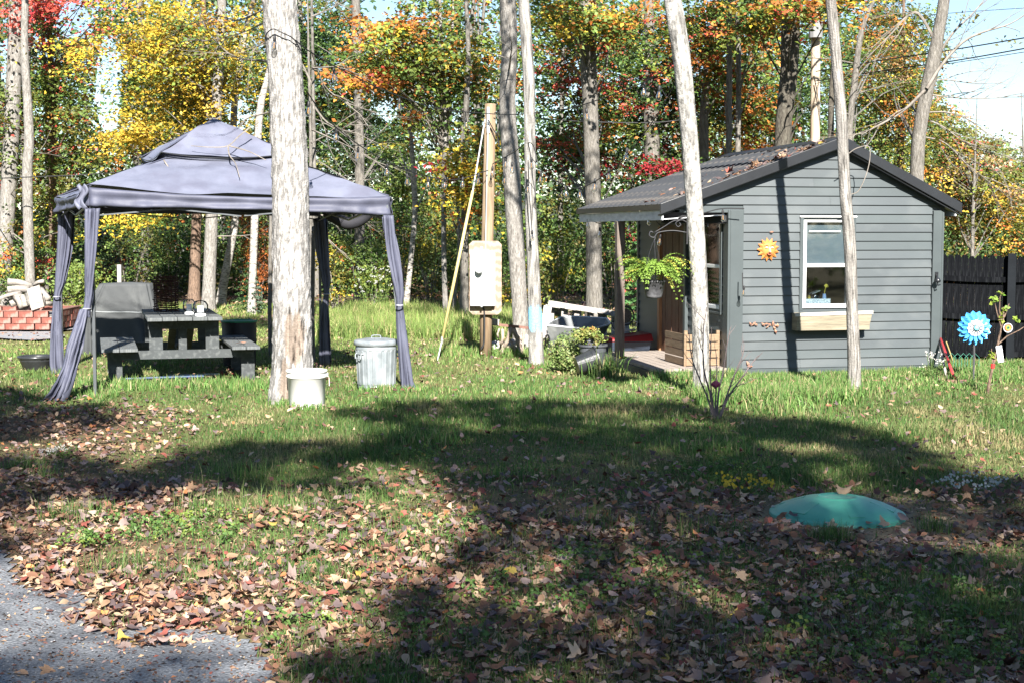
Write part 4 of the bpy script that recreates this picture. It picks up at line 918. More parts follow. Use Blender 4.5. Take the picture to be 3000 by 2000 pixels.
# sun face ornament
sf = thing('sun_ornament', 'orange terracotta sun face with eleven rays hanging on the siding', 'wall ornament', SW(.47, -.028, 1.495), TH)
terra = M('terracotta_orange', (.50, .20, .05), (.42, .15, .04), 5, .6, .1)
mb = MB()
for k in range(13):
    a = 2 * math.pi * k / 13 + .24; c, s = math.cos(a), math.sin(a); p = .035; mb.add([(c * .085 - s * p * .8, -.01, s * .085 + c * p * .8), (c * .142, -.004, s * .142), (c * .085 + s * p * .8, -.01, s * .085 - c * p * .8), (c * .07, -.035, s * .07), (c * .07, .0, s * .07)], [(0, 1, 3), (1, 2, 3), (0, 4, 1), (1, 4, 2)])
mb.build('rays', terra, sf)
mb = MB(); mb.grid(lambda u, v: (math.sin(v * 1.57) * .09 * math.cos(u * 6.283), -.012 - .038 * math.cos(v * 1.57), math.sin(v * 1.57) * .09 * math.sin(u * 6.283)), 24, 6); face = mb.build('face', terra, sf, smooth=True)
mb = MB()
for sx in (-1, 1): mb.lathe([(.0, .0), (.012, .006), (.0165, .014), (.0, .02)], n=10)
mb = MB(); mb.hexa([(-.014, -.045, -.03), (.014, -.045, -.03), (.01, -.05, .03), (-.01, -.05, .03), (-.006, -.085, -.03), (.006, -.085, -.03), (.004, -.06, .03), (-.004, -.06, .03)]); mb.build('nose', M('pale_clay', (.75, .5, .3), None, 5, .5, 0), sf)
for sx in (-1, 1):
    mb = MB(); mb.grid(lambda u, v: (sx * .034 + .019 * math.sin(v * 3.14) * math.cos(u * 6.283), -.052 - .008 * math.sin(v * 3.14) * 0 - .006 * math.cos(v * 3.14), .022 + .011 * math.sin(v * 3.14) * math.sin(u * 6.283)), 10, 5); mb.build('eye', M('eye_clay', (.62, .45, .4), None, 5, .5, 0), sf, smooth=True)
    mb = MB(); mb.tube([(sx * .012, -.056, .043), (sx * .035, -.054, .05), (sx * .06, -.044, .042)], .0045, 5); mb.build('eyebrow', terra, sf)
mb = MB(); mb.tube([(-.03, -.052, -.045), (-.015, -.057, -.058), (0, -.058, -.062), (.015, -.057, -.058), (.03, -.052, -.045), (.015, -.058, -.04), (0, -.06, -.038), (-.015, -.058, -.04)], .006, 6, close=True); mb.build('lips', M('red_clay', (.4, .1, .04), None, 5, .5, 0), sf)
mb = MB(); mb.add([(-.028, -.054, -.046), (-.014, -.056, -.058), (.014, -.056, -.058), (.028, -.054, -.046), (.012, -.056, -.04), (-.012, -.056, -.04)], [(0, 1, 2, 3, 4, 5)]); mb.build('mouth', darkin, sf)
# dried leaf garland pinned to the wall, in three clumps
drym = M('dry_leaf', (.42, .24, .15), (.22, .08, .06), 30, .8, .2)
def dryclump(label, lst):
    cx = sum(p[0] for p in lst) / len(lst); t = thing('dry_leaf_cluster', label, 'dry leaves', SW(cx, -.03, 0), TH, 'dried leaves caught on the siding'); mb = MB()
    for (u, z, s) in lst:
        u -= cx; a = rnd.uniform(0, 3.14); c, sn = math.cos(a) * s, math.sin(a) * s
        mb.add([(u - c, -.004, z - sn), (u - sn * .4, -.018, z + c * .4), (u + c, -.006, z + sn), (u + sn * .4, -.022, z - c * .4), (u, -.03, z)], [(0, 1, 4), (1, 2, 4), (2, 3, 4), (3, 0, 4)])
    mb.build('leaves', drym, t)
dryclump('row of curled tan leaves stuck to the siding below the sun face', [(.26, .62, .03), (.30, .625, .035), (.33, .615, .03)])
dryclump('cluster of reddish dry leaves stuck to the siding beside the window box', [(.42, .615, .035), (.46, .62, .03), (.50, .61, .03), (.54, .625, .035), (.58, .60, .03), (.47, .585, .025), (.56, .57, .03), (.575, .53, .035), (.60, .60, .03)])
dryclump('single small tan leaf stuck to the siding above the sun face', [(.51, 1.70, .028)])
dryclump('pair of pale curled leaves at the foot of the shed wall', [(.26, .13, .04), (.235, .16, .04)])
# black hook on the right corner
hk = thing('wall_hook', 'blurry black iron hook on the right corner of the shed', 'hook', SW(WU - .06, -.05, 1.12), TH)
mb = MB(); mb.tube([(0, .0, .08), (-.02, -.05, .05), (-.04, -.09, -.02), (-.03, -.10, -.06), (-.0, -.09, -.05)], .009, 6); mb.lathe([(.0, -.03), (.03, -.02), (.035, .0), (.02, .03), (0, .035)], (-.03, -.09, .0), 10); mb.build('hook_arm', fascm, hk, smooth=True)
mb = MB(); mb.cbox((0, .0, .05), (.04, .01, .1)); mb.build('back_plate', fascm, hk)
# dead twig lodged on the right roof slope
tw = thing('fallen_branch', 'thin curved twig hanging off the right roof edge of the shed', 'twig', (0, 0, 0)); mb = MB()
P = [W(x, y, 17.0) for x, y in [(2484, 452), (2510, 435), (2545, 430), (2548, 470), (2535, 520), (2515, 560), (2494, 570)]]; tw.location = P[0]; mb.tube([tuple(q) for q in spline([p - P[0] for p in P], 4)], .006, 5); mb.build('twig', twig, tw)

# ------------------------------------------------------------------ porch
deck = thing('porch_deck', 'low weathered plank deck under the shed porch roof', 'deck', SB, TH)
for k in range(8):
    u0 = -.90 + k * .112; mb = MB(); mb.box(u0, -.06 + .02 * (k % 3), .085, u0 + .104, 3.5, .115); mb.build('deck_plank', deckm, deck)
mb = MB(); mb.box(-.92, -.04, .0, -.89, 3.5, .083); mb.box(-.88, -.035, .0, -.01, -.005, .083); mb.build('deck_frame', M('painted_skirt', (.05, .055, .065), None, 4, .7, .2), deck)
def porch_post(v, w, label):
    p = SW(UE + .05, v, 0); t = thing('porch_post', label, 'post', p, TH, None); mb = MB(); mb.box(-w / 2, -w / 2, .0, w / 2, w / 2, ZE - .165); mb.build('post_shaft', postm, t, bevel=.006); mb = MB(); mb.box(-w / 2 - .012, -w / 2 - .012, .0, w / 2 + .012, w / 2 + .012, .1); mb.build('post_base', M('worn_post_foot', (.5, .47, .45), None, 8, .8, .2), t)  # pale foot colour stands in for sunlight on the post base
porch_post(1.72, .105, 'brown grey wooden post holding the left edge of the porch roof')
# hanging fern with bracket
A = W(2014, 682, 15.1)
brk = thing('plant_bracket', 'curled black iron bracket holding the hanging fern on the speckled trunk', 'bracket', A, 0)
iron = M('wrought_iron', (.03, .03, .035), None, 4, .5, .1)
mb = MB(); arm = [(0, 0, 0), (-.15, 0, .02), (-.30, 0, -.0), (-.34, 0, -.05), (-.39, 0, -.03), (-.38, 0, .01), (-.35, 0, .0)]; mb.tube([tuple(q) for q in spline(arm, 5)], .007, 6)
mb.tube([tuple(q) for q in spline([(0, 0, .10), (-.06, 0, .13), (-.12, 0, .10), (-.10, 0, .06), (-.07, 0, .08), (-.085, 0, .10)], 5)], .006, 6)
mb.tube([tuple(q) for q in spline([(-.04, 0, .13), (-.14, 0, .12), (-.24, 0, .06), (-.34, 0, -.0)], 5)], .006, 6); mb.build('bracket_arm', iron, brk, smooth=True)
mb = MB(); mb.box(-.008, -.015, -.12, .0, .015, .16); mb.build('back_plate', iron, brk)
HP = A + Vector((-.34, 0, -.05))
fern = thing('hanging_fern', 'bright green boston fern in a grey pot hanging from the bracket on the speckled trunk', 'hanging plant', HP, TH)
mb = MB(); mb.lathe([(.0, -.62), (.075, -.62), (.085, -.60), (.115, -.46), (.125, -.455), (.125, -.44), (.11, -.44), (.105, -.47), (.0, -.47)], n=22); mb.build('pot', M('mottled_pot', (.12, .12, .13), (.04, .04, .045), 14, .6, .2), fern, smooth=True)
mb = MB()
for k in range(3):
    a = k * 2.09 + .4; mb.tube([(math.cos(a) * .12, math.sin(a) * .12, -.45), (math.cos(a) * .05, math.sin(a) * .05, -.15), (0, 0, -.02)], .003, 4)
mb.tube([(0, 0, -.03), (.012, 0, .0), (0, 0, .015)], .004, 5); mb.build('hanger', iron, fern)
V = []; Fq = []; Cc = []
for k in range(140):
    a = rnd.uniform(0, 6.283); L = rnd.uniform(.24, .50); up = rnd.uniform(.35, 1.45); dr = rnd.uniform(.25, .95) if rnd.random() < .9 else 1.5
    c = np.array([.19, .30, .05]) if rnd.random() < .8 else np.array([.36, .34, .06]); c = c * rnd.uniform(.7, 1.25); m_ = 15; s_ = rnd.uniform(-.25, .25)
    pts = []
    for i in range(m_ + 1):
        t = i / m_; r_ = L * t * (1 - .2 * t * dr); pts.append(np.array([math.cos(a + s_ * t) * r_, math.sin(a + s_ * t) * r_, -.38 + L * (up * t - (up + dr) * .62 * t * t)]))
    for i in range(1, m_):
        d = pts[i + 1] - pts[i]; d /= np.linalg.norm(d) + 1e-9; sd = np.cross(d, [0, 0, 1]); sd /= np.linalg.norm(sd) + 1e-9
        wl = .046 * math.sin(min(1, (i / m_) * 1.5 + .25) * 1.75) * (1 - i / m_ * .55)
        for sg in (-1, 1):
            b = len(V); q = pts[i] + np.array([rnd.gauss(0, .002), rnd.gauss(0, .002), rnd.gauss(0, .002)]); n_up = np.cross(sd, d); V += [q, q + d * .012 + sd * sg * wl * .5, q + sd * sg * wl + n_up * rnd.uniform(-.018, .006) + d * rnd.uniform(.004, .012), q - d * .011 + sd * sg * wl * .5]; Fq.append((b, b + 1, b + 2, b + 3)); Cc += [c] * 4
link('fronds', mesh_np('fronds', np.array(V), np.array(Fq), np.array(Cc)), leafm, fern)
# chair on the deck
chm = M('pale_rattan', (.62, .56, .48), None, 20, .7, .3); 
chp = SW(-.38, 3.05, .115); chair = thing('bistro_chair', 'small round backed wire chair on the porch deck', 'chair', chp, TH - .3)
mb = MB()
for z in (.25, ): mb.lathe([(.0, .0), (.155, .0), (.165, .008), (.155, .018), (.0, .02)], (0, 0, .235), 20)
mb.build('seat', chm, chair, smooth=True)
for sx in (-1, 1):
    for sy in (-1, 1): mb = MB(); mb.tube([(sx * .1, sy * .1, .235), (sx * .14, sy * .15, 0)], .008, 6); mb.build('leg', whitem, chair)
mb = MB(); mb.tube([(.13 * math.cos(a), .15, .43 + .13 * math.sin(a)) for a in np.linspace(0, 6.283, 21)[:-1]], .010, 6, close=True)
for a in np.linspace(0, 6.283, 25)[:-1]: mb.tube([(.105 * math.cos(a), .15, .43 + .105 * math.sin(a)), (.13 * math.cos(a + .12), .15, .43 + .13 * math.sin(a + .12))], .003, 4)
mb.tube([(-.11, .15, .36), (-.12, .14, .24)], .007, 5); mb.tube([(.11, .15, .36), (.12, .14, .24)], .007, 5); mb.build('back_frame', iron, chair)
mb = MB(); mb.grid(lambda u, v: (.105 * v * math.cos(u * 6.283), .15 - .01 * (1 - v * v), .43 + .105 * v * math.sin(u * 6.283)), 20, 3); mb.build('back_cushion', M('brown_weave', (.17, .13, .11), (.09, .07, .06), 60, .9, .3), chair, smooth=True)
for sx in (-1, 1): mb = MB(); mb.tube([tuple(q) for q in spline([(sx * .12, .15, .36), (sx * .18, .02, .35), (sx * .17, -.12, .33), (sx * .13, -.12, .25)], 4)], .008, 6); mb.build('armrest', chm if sx > 0 else iron, chair)
tote = thing('storage_tote', 'low dark tote with a red lid on the deck behind the porch post', 'tote', SW(-.52, 2.7, .115), TH)
mb = MB(); mb.hexa([(-.33, -.2, 0), (.33, -.2, 0), (.33, .2, 0), (-.33, .2, 0), (-.36, -.22, .13), (.36, -.22, .13), (.36, .22, .13), (-.36, .22, .13)]); mb.build('tub', M('navy_plastic', (.03, .04, .06), None, 4, .4, 0), tote, bevel=.01)
mb = MB(); mb.hexa([(-.38, -.24, .132), (.38, -.24, .132), (.38, .24, .132), (-.38, .24, .132), (-.36, -.2, .16), (.36, -.2, .23), (.36, .24, .23), (-.36, .24, .16)]); mb.build('lid', M('red_plastic', (.20, .015, .018), None, 4, .4, 0), tote, bevel=.01)
crate = thing('wooden_crate', 'pale plywood crate standing against the shed side wall under the side window', 'crate', SW(-.24, .62, .115), TH)
plym = M('pale_pine', (.24, .17, .11), (.16, .11, .065), 5, .7, .2, (1, 1, 8))
for k in range(4): mb = MB(); mb.box(-.2, -.4, .01 + k * .095, .2, -.385, .09 + k * .095); mb.build('slat', plym, crate)
for k in range(4): mb = MB(); mb.box(-.215, -.38, .01 + k * .095, -.2, .38, .09 + k * .095); mb.build('slat', plym, crate)
for sx in (-1, 1): mb = MB(); mb.box(sx * .2 - .02, -.384, 0, sx * .2 + .02, -.35, .42) ; mb.build('corner_post', plym, crate)
gb = thing('garden_tool', 'green and black hand trowel lying on the porch deck edge', 'trowel', SW(-.8, 1.45, .116), TH + .3)
mb = MB(); mb.tube([(-.12, 0, .015), (-.02, 0, .018)], [.014, .012], 8); mb.build('handle', M('yellow_grip', (.35, .3, .03), (.02, .02, .02), 2, .5, 0, (20, 1, 1), lo=.45, hi=.55), gb); mb = MB(); mb.tube([(-.02, 0, .018), (.05, 0, .012)], .005, 6); mb.grid(lambda u, v: (.05 + .12 * v, (u - .5) * .06 * (1 - v * v), .008 + .01 * (2 * u - 1) ** 2), 6, 5); mb.build('blade', M('steel', (.4, .42, .44), None, 5, .35, .05, metal=.9), gb, smooth=True)
# leaves lying on the roof
def litter_proto(kind_):
    r_ = random.Random(kind_ * 7 + 1)
    if kind_ in (0, 3): o = [(0, 0), (.13, .08), (.25, .22), (.32, .42), (.28, .62), (.18, .82), (0, 1.06), (-.16, .84), (-.29, .66), (-.34, .45), (-.26, .2), (-.12, .07)]
    elif kind_ in (1, 4): o = [(0, -.14), (.06, .06), (.26, .02), (.48, .12), (.36, .30), (.58, .55), (.36, .56), (.26, .60), (.22, .80), (0, 1.06), (-.18, .84), (-.24, .62), (-.36, .60), (-.56, .62), (-.38, .32), (-.5, .14), (-.26, .0), (-.06, .06)]
    elif kind_ == 5: o = [(0, 0), (.2, .1), (.34, .3), (.3, .42), (.12, .5), (.22, .62), (.1, .8), (-.1, .9), (-.24, .7), (-.3, .4), (-.18, .12)]      # torn
    else: o = [(0, 0), (.14, .1), (.2, .3), (.21, .55), (.12, .82), (0, 1.1), (-.12, .85), (-.2, .6), (-.2, .3), (-.12, .1)]
    o = [(x * r_.uniform(.85, 1.15) + r_.uniform(-.02, .02), y + r_.uniform(-.03, .03)) for x, y in o]
    o = np.array(o); c = np.array([[0, .3], [0, .65]]); v = np.concatenate([o, c]); n = len(o)
    f = []; low = [((o[i][1] + o[(i + 1) % n][1]) / 2) < .48 for i in range(n)]
    for i in range(n):
        j = (i + 1) % n; f.append((i, j, n if low[i] else n + 1))
        if low[i] and not low[j]: f.append((n, j, n + 1))
        if not low[i] and low[j]: f.append((n + 1, j, n))
    v[:, 1] -= .5; return v, np.array(f)
LITTER = [(tuple(q * 1.18 for q in c), p) for c, p in [((.25, .155, .095), 5), ((.33, .235, .155), 3), ((.15, .075, .045), 5), ((.10, .05, .04), 4), ((.20, .06, .045), .9), ((.32, .13, .05), .45), ((.20, .145, .13), 4), ((.30, .22, .05), .2), ((.09, .065, .065), 3)]]
def litter(P, Nn, size, kinds=(0, 1, 2), pal=LITTER, curl=.55):
    out = []
    sel = rng.integers(0, len(kinds), len(P))
    for k, kd in enumerate(kinds):
        idx = np.nonzero(sel == k)[0]; n = len(idx)
        if not n: continue
        pv, pf = litter_proto(kd); N = Nn[idx] / np.linalg.norm(Nn[idx], axis=1, keepdims=True)
        t = rng.normal(size=(n, 3)); t -= N * (t * N).sum(1, keepdims=True); t /= np.linalg.norm(t, axis=1, keepdims=True); b = np.cross(N, t)
        L = (size * rng.uniform(.6, 1.3, n))[:, None, None]; x = pv[None, :, 0:1] * rng.uniform(.8, 1.2, n)[:, None, None]; y = pv[None, :, 1:2] * np.ones((n, 1, 1))
        ca = rng.normal(0, curl, n)[:, None, None]; cb = rng.normal(0, curl * .9, n)[:, None, None]; cc = rng.normal(0, .2, n)[:, None, None]
        z = ca * x * x * 1.6 + cb * y * y + cc * x * y + .12 * np.abs(x) * np.sign(ca)
        V = P[idx][:, None] + (t[:, None] * y + b[:, None] * x + N[:, None] * z) * L
        m = len(pv); Fc = (np.arange(n)[:, None, None] * m + pf[None]).reshape(-1, 3)
        c = pick_cols(pal, n) * np.exp(rng.normal(0, .22, (n, 1))); C = np.repeat(c[:, None], m, 1); C[:, -2:] *= .85
        out.append((V.reshape(-1, 3), Fc, np.clip(C.reshape(-1, 3), 0, .8)))
    return merge(out)
litm = MC('fallen_leaves', .75, .12, .06)
n = 240; u = np.concatenate([rng.normal(.62, .36, 190), rng.uniform(-.8, 1.2, 50)]); v = np.concatenate([np.abs(rng.normal(0, .2, 190)) - .04, rng.uniform(0, 1.5, 50)]); u = np.clip(u, -.8, 1.25)
P = np.array([SW(a, b, roofz(a) + .02) for a, b in zip(u, v)]); Nn = np.array([-.33 * Ct, -.33 * St, 1]) + rng.normal(0, .15, (n, 3))
V, Fc, C = litter(P, Nn, .085); kind(link('roof_leaf_litter', mesh_np('roof_leaf_litter', V, Fc, C), litm), 'stuff')
# ------------------------------------------------------------------ canopy tent
CC = dict(FL=Vector((-4.33, 15.1, 0)), FR=Vector((-1.31, 15.7, 0)), BR=Vector((-2.4, 18.5, 0)), BL=Vector((-5.5, 17.8, 0)))
cen = sum(CC.values(), Vector()) / 4
tent = thing('canopy_tent', 'slate blue pop up canopy with a vented roof and tied corner drapes', 'canopy', (cen.x, cen.y, 0))
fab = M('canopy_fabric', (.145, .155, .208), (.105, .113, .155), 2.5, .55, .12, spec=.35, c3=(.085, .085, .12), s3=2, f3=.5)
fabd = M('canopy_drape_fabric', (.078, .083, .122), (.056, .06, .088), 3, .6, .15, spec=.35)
meshm = M('vent_mesh', (.055, .06, .085), (.035, .04, .06), 90, .7, .1)
polem = M('dark_grey_pole', (.10, .11, .12), None, 5, .4, 0, metal=.3)
ZC = dict(FL=2.16, FR=2.08, BR=2.10, BL=2.12)
K1 = .43; apex = cen + Vector((0, 0, 2.97))
def cp(k, key, z): p = cen + (CC[key] - cen) * k; return Vector((p.x, p.y, z))
def loc(p): return (p.x - cen.x, p.y - cen.y, p.z)
sides = [('FL', 'FR'), ('FR', 'BR'), ('BR', 'BL'), ('BL', 'FL')]
def panel(a, b, A, B, Ct_, Dt, sag, seed, wr=.018):
    """A,B bottom corners; Ct_,Dt top corners"""
    def fn(u, v):
        p = A.lerp(B, u).lerp(Ct_.lerp(Dt, u), v)
        s = 4 * u * (1 - u); e = (1 - v)
        p = p + Vector((0, 0, -sag * s * (.35 + .65 * e) * (1 - v * .6)))
        wv = float(fbm(p.x * 1.2 + seed, p.y * 1.2, p.z * 6, 50 + seed, 2)) - .5
        cr_ = math.exp(-((u - .5) / .5) ** 2); diag = math.sin((u * 9 + v * 5 + seed) * 1.7) * .5 + math.sin((u * 17 - v * 7) * 1.3) * .3 + .55 * math.sin(60 * u * (1.15 - .5 * v) + 4 * v) * (1 - cr_ * .8) + .35 * abs(math.sin(31 * (u - v * .4) + seed))
        p = p + Vector((0, 0, wr * (wv * 2.4 + diag * .22 * min(1, 6 * v * (1 - v) + .2))))
        return loc(p)
    return fn
for i, (a, b) in enumerate(sides):
    mb = MB(); mb.grid(panel(a, b, cp(1, a, ZC[a]), cp(1, b, ZC[b]), cp(K1 - .02, a, 2.50), cp(K1 - .02, b, 2.50), .05, i, .048), 44, 26); mb.build('roof_panel', fab, tent, smooth=True)
    mb = MB(); mb.grid(panel(a, b, cp(K1 + .015, a, 2.565), cp(K1 + .015, b, 2.565), apex, apex + Vector((.001, 0, 0)), -.0 + .055, i + 5, .036), 26, 18); mb.build('vent_cap', fab, tent, smooth=True)
    mb = MB(); mb.grid(lambda u, v, a=a, b=b: loc(cp(K1 - .02, a, 2.505).lerp(cp(K1 - .02, b, 2.505), u) + Vector((0, 0, v * .075 - .045 * 4 * u * (1 - u) * (1)))), 16, 3); mb.build('vent_mesh', meshm, tent)
    def val(u, v, a=a, b=b, i=i):
        p = cp(1.004, a, ZC[a] - .004).lerp(cp(1.004, b, ZC[b] - .004), u); s = 4 * u * (1 - u); p.z -= .05 * s
        h = .20 - .065 * s; nrm = ((CC[a] + CC[b]) / 2 - cen).normalized()
        w_ = .02 * math.sin(u * 23 + v * 3 + i) * v + .015 * math.sin(u * 51 + i) * v + .03 * v * (1 - s) * math.sin(u * 80)
        return loc(p + Vector((0, 0, -h * v)) + nrm * (.012 + w_ + .012 * math.sin(v * 9)))
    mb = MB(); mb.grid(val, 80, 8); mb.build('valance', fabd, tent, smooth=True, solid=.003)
    mb = MB(); mb.tube([loc(cp(.985, a, ZC[a] - .10).lerp(cp(.985, b, ZC[b] - .10), t)) for t in (0, .25)] + [loc(cp(.985, a, ZC[a] - .21).lerp(cp(.985, b, ZC[b] - .21), .25))], .011, 6)
    mb = MB(); Z1 = (ZC[a] + ZC[b]) / 2
    def e(t, z): return loc(cp(.97, a, z).lerp(cp(.97, b, z), t))
    for k in range(2):
        t0, t1 = k * .5, k * .5 + .5
        mb.bar(e(t0 + .01, Z1 - .10), e(t1, Z1 - .255), .022, .014); mb.bar(e(t0 + .01, Z1 - .25), e(t1, Z1 - .12), .022, .014)
    mb.build('truss', polem, tent)
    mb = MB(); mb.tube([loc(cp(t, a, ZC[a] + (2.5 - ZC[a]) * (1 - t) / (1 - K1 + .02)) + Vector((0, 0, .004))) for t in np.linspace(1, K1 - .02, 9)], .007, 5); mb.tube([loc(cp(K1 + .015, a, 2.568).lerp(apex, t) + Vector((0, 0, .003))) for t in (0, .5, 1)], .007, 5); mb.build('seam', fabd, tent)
    # hem piping round the vent cap
    mb = MB(); mb.tube([loc(cp(K1 + .017, a, 2.563).lerp(cp(K1 + .017, b, 2.563), t) + Vector((0, 0, -.055 * 4 * t * (1 - t) * .35 - .04 * 4 * t * (1 - t)))) for t in np.linspace(0, 1, 14)], .006, 5); mb.build('cap_hem', fascm, tent)
mb = MB(); mb.tube([loc(apex - Vector((0, 0, .01))), loc(apex - Vector((0, 0, .75)))], .015, 8); mb.build('centre_pole', polem, tent)
for key in CC:
    mb = MB(); a = cp(.985, key, 0); mb.tube([loc(a), loc(cp(.985, key, ZC[key] - .02))], .0, 4) if 0 else None
    bt = a.copy()
    if key == 'FR': bt = a + Vector((.19, -.03, 0))
    mb.bar(loc(bt), loc(cp(.985, key, ZC[key] - .03)), .030, .030); o = mb.build('pole', polem, tent)
    mb = MB(); q = loc(bt); mb.cbox((q[0], q[1], .006), (.09, .09, .012)); mb.build('foot_plate', polem, tent)
def drape(name, path, w0, seed, folds=4, depth=.038, view=Vector((1, 0, 0))):
    """path: list of (centre, width); folded sheet that hangs along it"""
    P = spline([(*p, w_) for p, w_ in path], 8); N = len(P); mb = MB(); V = []; nu = 40
    for j, q in enumerate(P):
        for i in range(nu + 1):
            u = i / nu * 2 - 1; ph = u * folds * 3.14 + seed + .5 * math.sin(j * .25 + seed)
            dp = depth * (.35 + .65 * min(1, q[3] / .2)); x = u * q[3] * .42 + .018 * math.sin(ph * 1.7 + j * .12)
            p = Vector(q[:3]) + view * x + Vector((-view.y, view.x, 0)) * (dp * math.sin(ph)) ; p.z += .004 * math.sin(u * 9 + j)
            V.append(loc(p))
    f = [(j * (nu + 1) + i, j * (nu + 1) + i + 1, (j + 1) * (nu + 1) + i + 1, (j + 1) * (nu + 1) + i) for j in range(N - 1) for i in range(nu)]
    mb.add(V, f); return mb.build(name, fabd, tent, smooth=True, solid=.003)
def PP(l, d): return [(W(x, y, d), wd * d / F) for x, y, wd in l]
drape('corner_drape', PP([(272, 612, 50), (268, 700, 42), (262, 800, 30), (259, 870, 20), (254, 905, 16), (248, 930, 26)], 15.0) [:6], 0, 1)
drape('corner_drape', [(G(0, 0) if 0 else W(x, y, d), wd * d / F) for x, y, wd, d in [(248, 905, 18, 14.98), (238, 945, 32, 14.95), (218, 1010, 44, 14.85), (204, 1070, 44, 14.75), (186, 1120, 58, 14.65), (168, 1158, 76, 14.6), (160, 1172, 92, 14.6)]], 0, 2, 4, .06)
drape('corner_drape', [(W(x, y, 17.75), wd * 17.75 / F) for x, y, wd in [(196, 620, 46), (190, 720, 44), (178, 820, 30), (168, 865, 18), (166, 900, 22), (166, 980, 34), (168, 1060, 40), (172, 1094, 44)]], 0, 3, 4)
drape('corner_drape', [(W(x, y, 18.45), wd * 18.45 / F) for x, y, wd in [(938, 640, 40), (946, 740, 36), (954, 820, 26), (956, 862, 10), (952, 900, 20), (952, 980, 30), (954, 1068, 34)]], 0, 4, 4)
drape('corner_drape', [(W(x, y, 15.66), wd * 15.66 / F) for x, y, wd in [(1137, 632, 34), (1147, 720, 36), (1160, 800, 30), (1170, 860, 20), (1171, 895, 14), (1174, 940, 24), (1184, 1040, 34), (1194, 1120, 42), (1196, 1145, 44)]], 0, 5, 3, .035)
for (x, y, d) in [(254, 905, 15.0), (166, 870, 17.7), (956, 862, 18.4), (1171, 895, 15.6)]:
    mb = MB(); p = W(x, y, d); mb.tube([loc(p + Vector((.035 * math.cos(a), .05 * math.sin(a), 0))) for a in np.linspace(0, 6.283, 13)[:-1]], .008, 5, close=True); mb.build('drape_tie', M('tie_strap', (.3, .3, .36), None, 4, .7, 0) if 'tie_strap' not in bpy.data.materials else bpy.data.materials['tie_strap'], tent)
# rolled side panel sagging at the back right
mb = MB(); P = [W(x, y, 18.1) for x, y in [(950, 615), (985, 640), (1020, 655), (1055, 645), (1085, 618)]]; mb.tube([loc(Vector(q)) for q in spline(P, 5)], [.03] + [.075] * 19 + [.03], 12); mb.build('rolled_panel', M('black_cloth', (.022, .022, .028), None, 5, .8, .2), tent, smooth=True)
# a broken twig lying on the roof
bt_ = thing('fallen_branch', 'thin forked dead twig lying on the canopy roof below the vent cap', 'twig', cen + Vector((0, 0, 2.4)))
mb = MB()
def onr(x, y):                              # point of the front roof slopes seen at this pixel
    d_ = np.interp(y, [380, 447, 470, 500, 560], [16.35, 16.05, 15.98, 15.85, 15.45]); return W(x, y, d_ - .05) - bt_.location
for l in ([(735, 372), (700, 400), (668, 428), (620, 432), (560, 428)], [(668, 428), (672, 455), (690, 480), (702, 520)], [(672, 428), (730, 445), (780, 470)], [(480, 470), (500, 500), (508, 508)]):
    P = [tuple(q) for q in spline([onr(*p) for p in l], 4)]; mb.tube(P, np.linspace(.009, .004, len(P)), 5)
mb.build('twig', twig, bt_)
# peeled flap at the left corners
mb = MB(); mb.grid(lambda u, v: loc(cp(1.0, 'FL', 2.165) + Vector((-.02 - .10 * u + .03 * math.sin(v * 7), -.03 - .015 * math.sin(u * 9), .01 - .24 * v + .015 * math.sin(u * 11)))), 14, 10); mb.build('corner_flap', fab, tent, smooth=True, solid=.003)

# ------------------------------------------------------------------ picnic table
TR = R(16); tb = Vector((-4.06, 16.3, 0)); tabm = M('painted_table', (.105, .115, .12), (.07, .077, .08), 5, .75, .25, (6, 1, 1), c3=(.17, .18, .18), s3=9, f3=.5)
tab2 = M('painted_table_frame', (.048, .055, .058), (.038, .043, .046), 4, .6, .1, c3=(.13, .14, .14), s3=20, f3=.4)  # frame colour darkened to deepen the shade under the tabletop
pt = thing('picnic_table', 'dark grey wooden picnic table with two benches under the canopy', 'picnic table', tb, TR)
TL = 1.95; TW = .83
for k in range(5):
    w_ = TW / 5; mb = MB(); y = .01 * ((k * 7) % 3 - 1); mb.box(k * w_ + .003, y, .705, (k + 1) * w_ - .003, TL + y, .745 + .002 * (k % 2)); mb.build('top_board', tabm, pt, bevel=.005)
for (u0, u1) in ((-.50, -.10), (.93, 1.25)):
    for k in range(2): w_ = (u1 - u0) / 2; mb = MB(); mb.box(u0 + k * w_ + .003, .02, .37, u0 + (k + 1) * w_ - .003, TL - .02, .405); mb.build('bench_board', tabm, pt, bevel=.005)
for v in (.30, TL - .36):
    mb = MB(); mb.box(.02, v, .60, TW - .02, v + .045, .70); mb.build('apron', tab2, pt)
    mb = MB(); mb.box(-.42, v - .04, .27, 1.2, v - .002, .365); mb.build('cross_beam', tab2, pt)
    for u in (.03, .66): mb = MB(); mb.box(u, v + .002, .27, u + .15, v + .042, .598); mb.build('leg', tab2, pt)
    for u in (-.42, 1.06): mb = MB(); mb.box(u, v + .0, .0, u + .15, v + .042, .368); mb.build('bench_leg', tab2, pt)
    mb = MB(); mb.box(.36, v + .05, .3, .45, v + .09, .6); mb.build('leg', tab2, pt)
mb = MB(); mb.bar((.41, .4, .34), (.41, TL - .4, .34), .09, .035); mb.build('stretcher', tab2, pt)
for k in range(2): mb = MB(); mb.bar((.3 + .2 * k, .36, .64), (.3 + .2 * k, TL * .5, .34), .08, .035); mb.build('brace', tab2, pt)
def TWd(u, v, z): return tb + Vector((u * math.cos(TR) - v * math.sin(TR), u * math.sin(TR) + v * math.cos(TR), z))
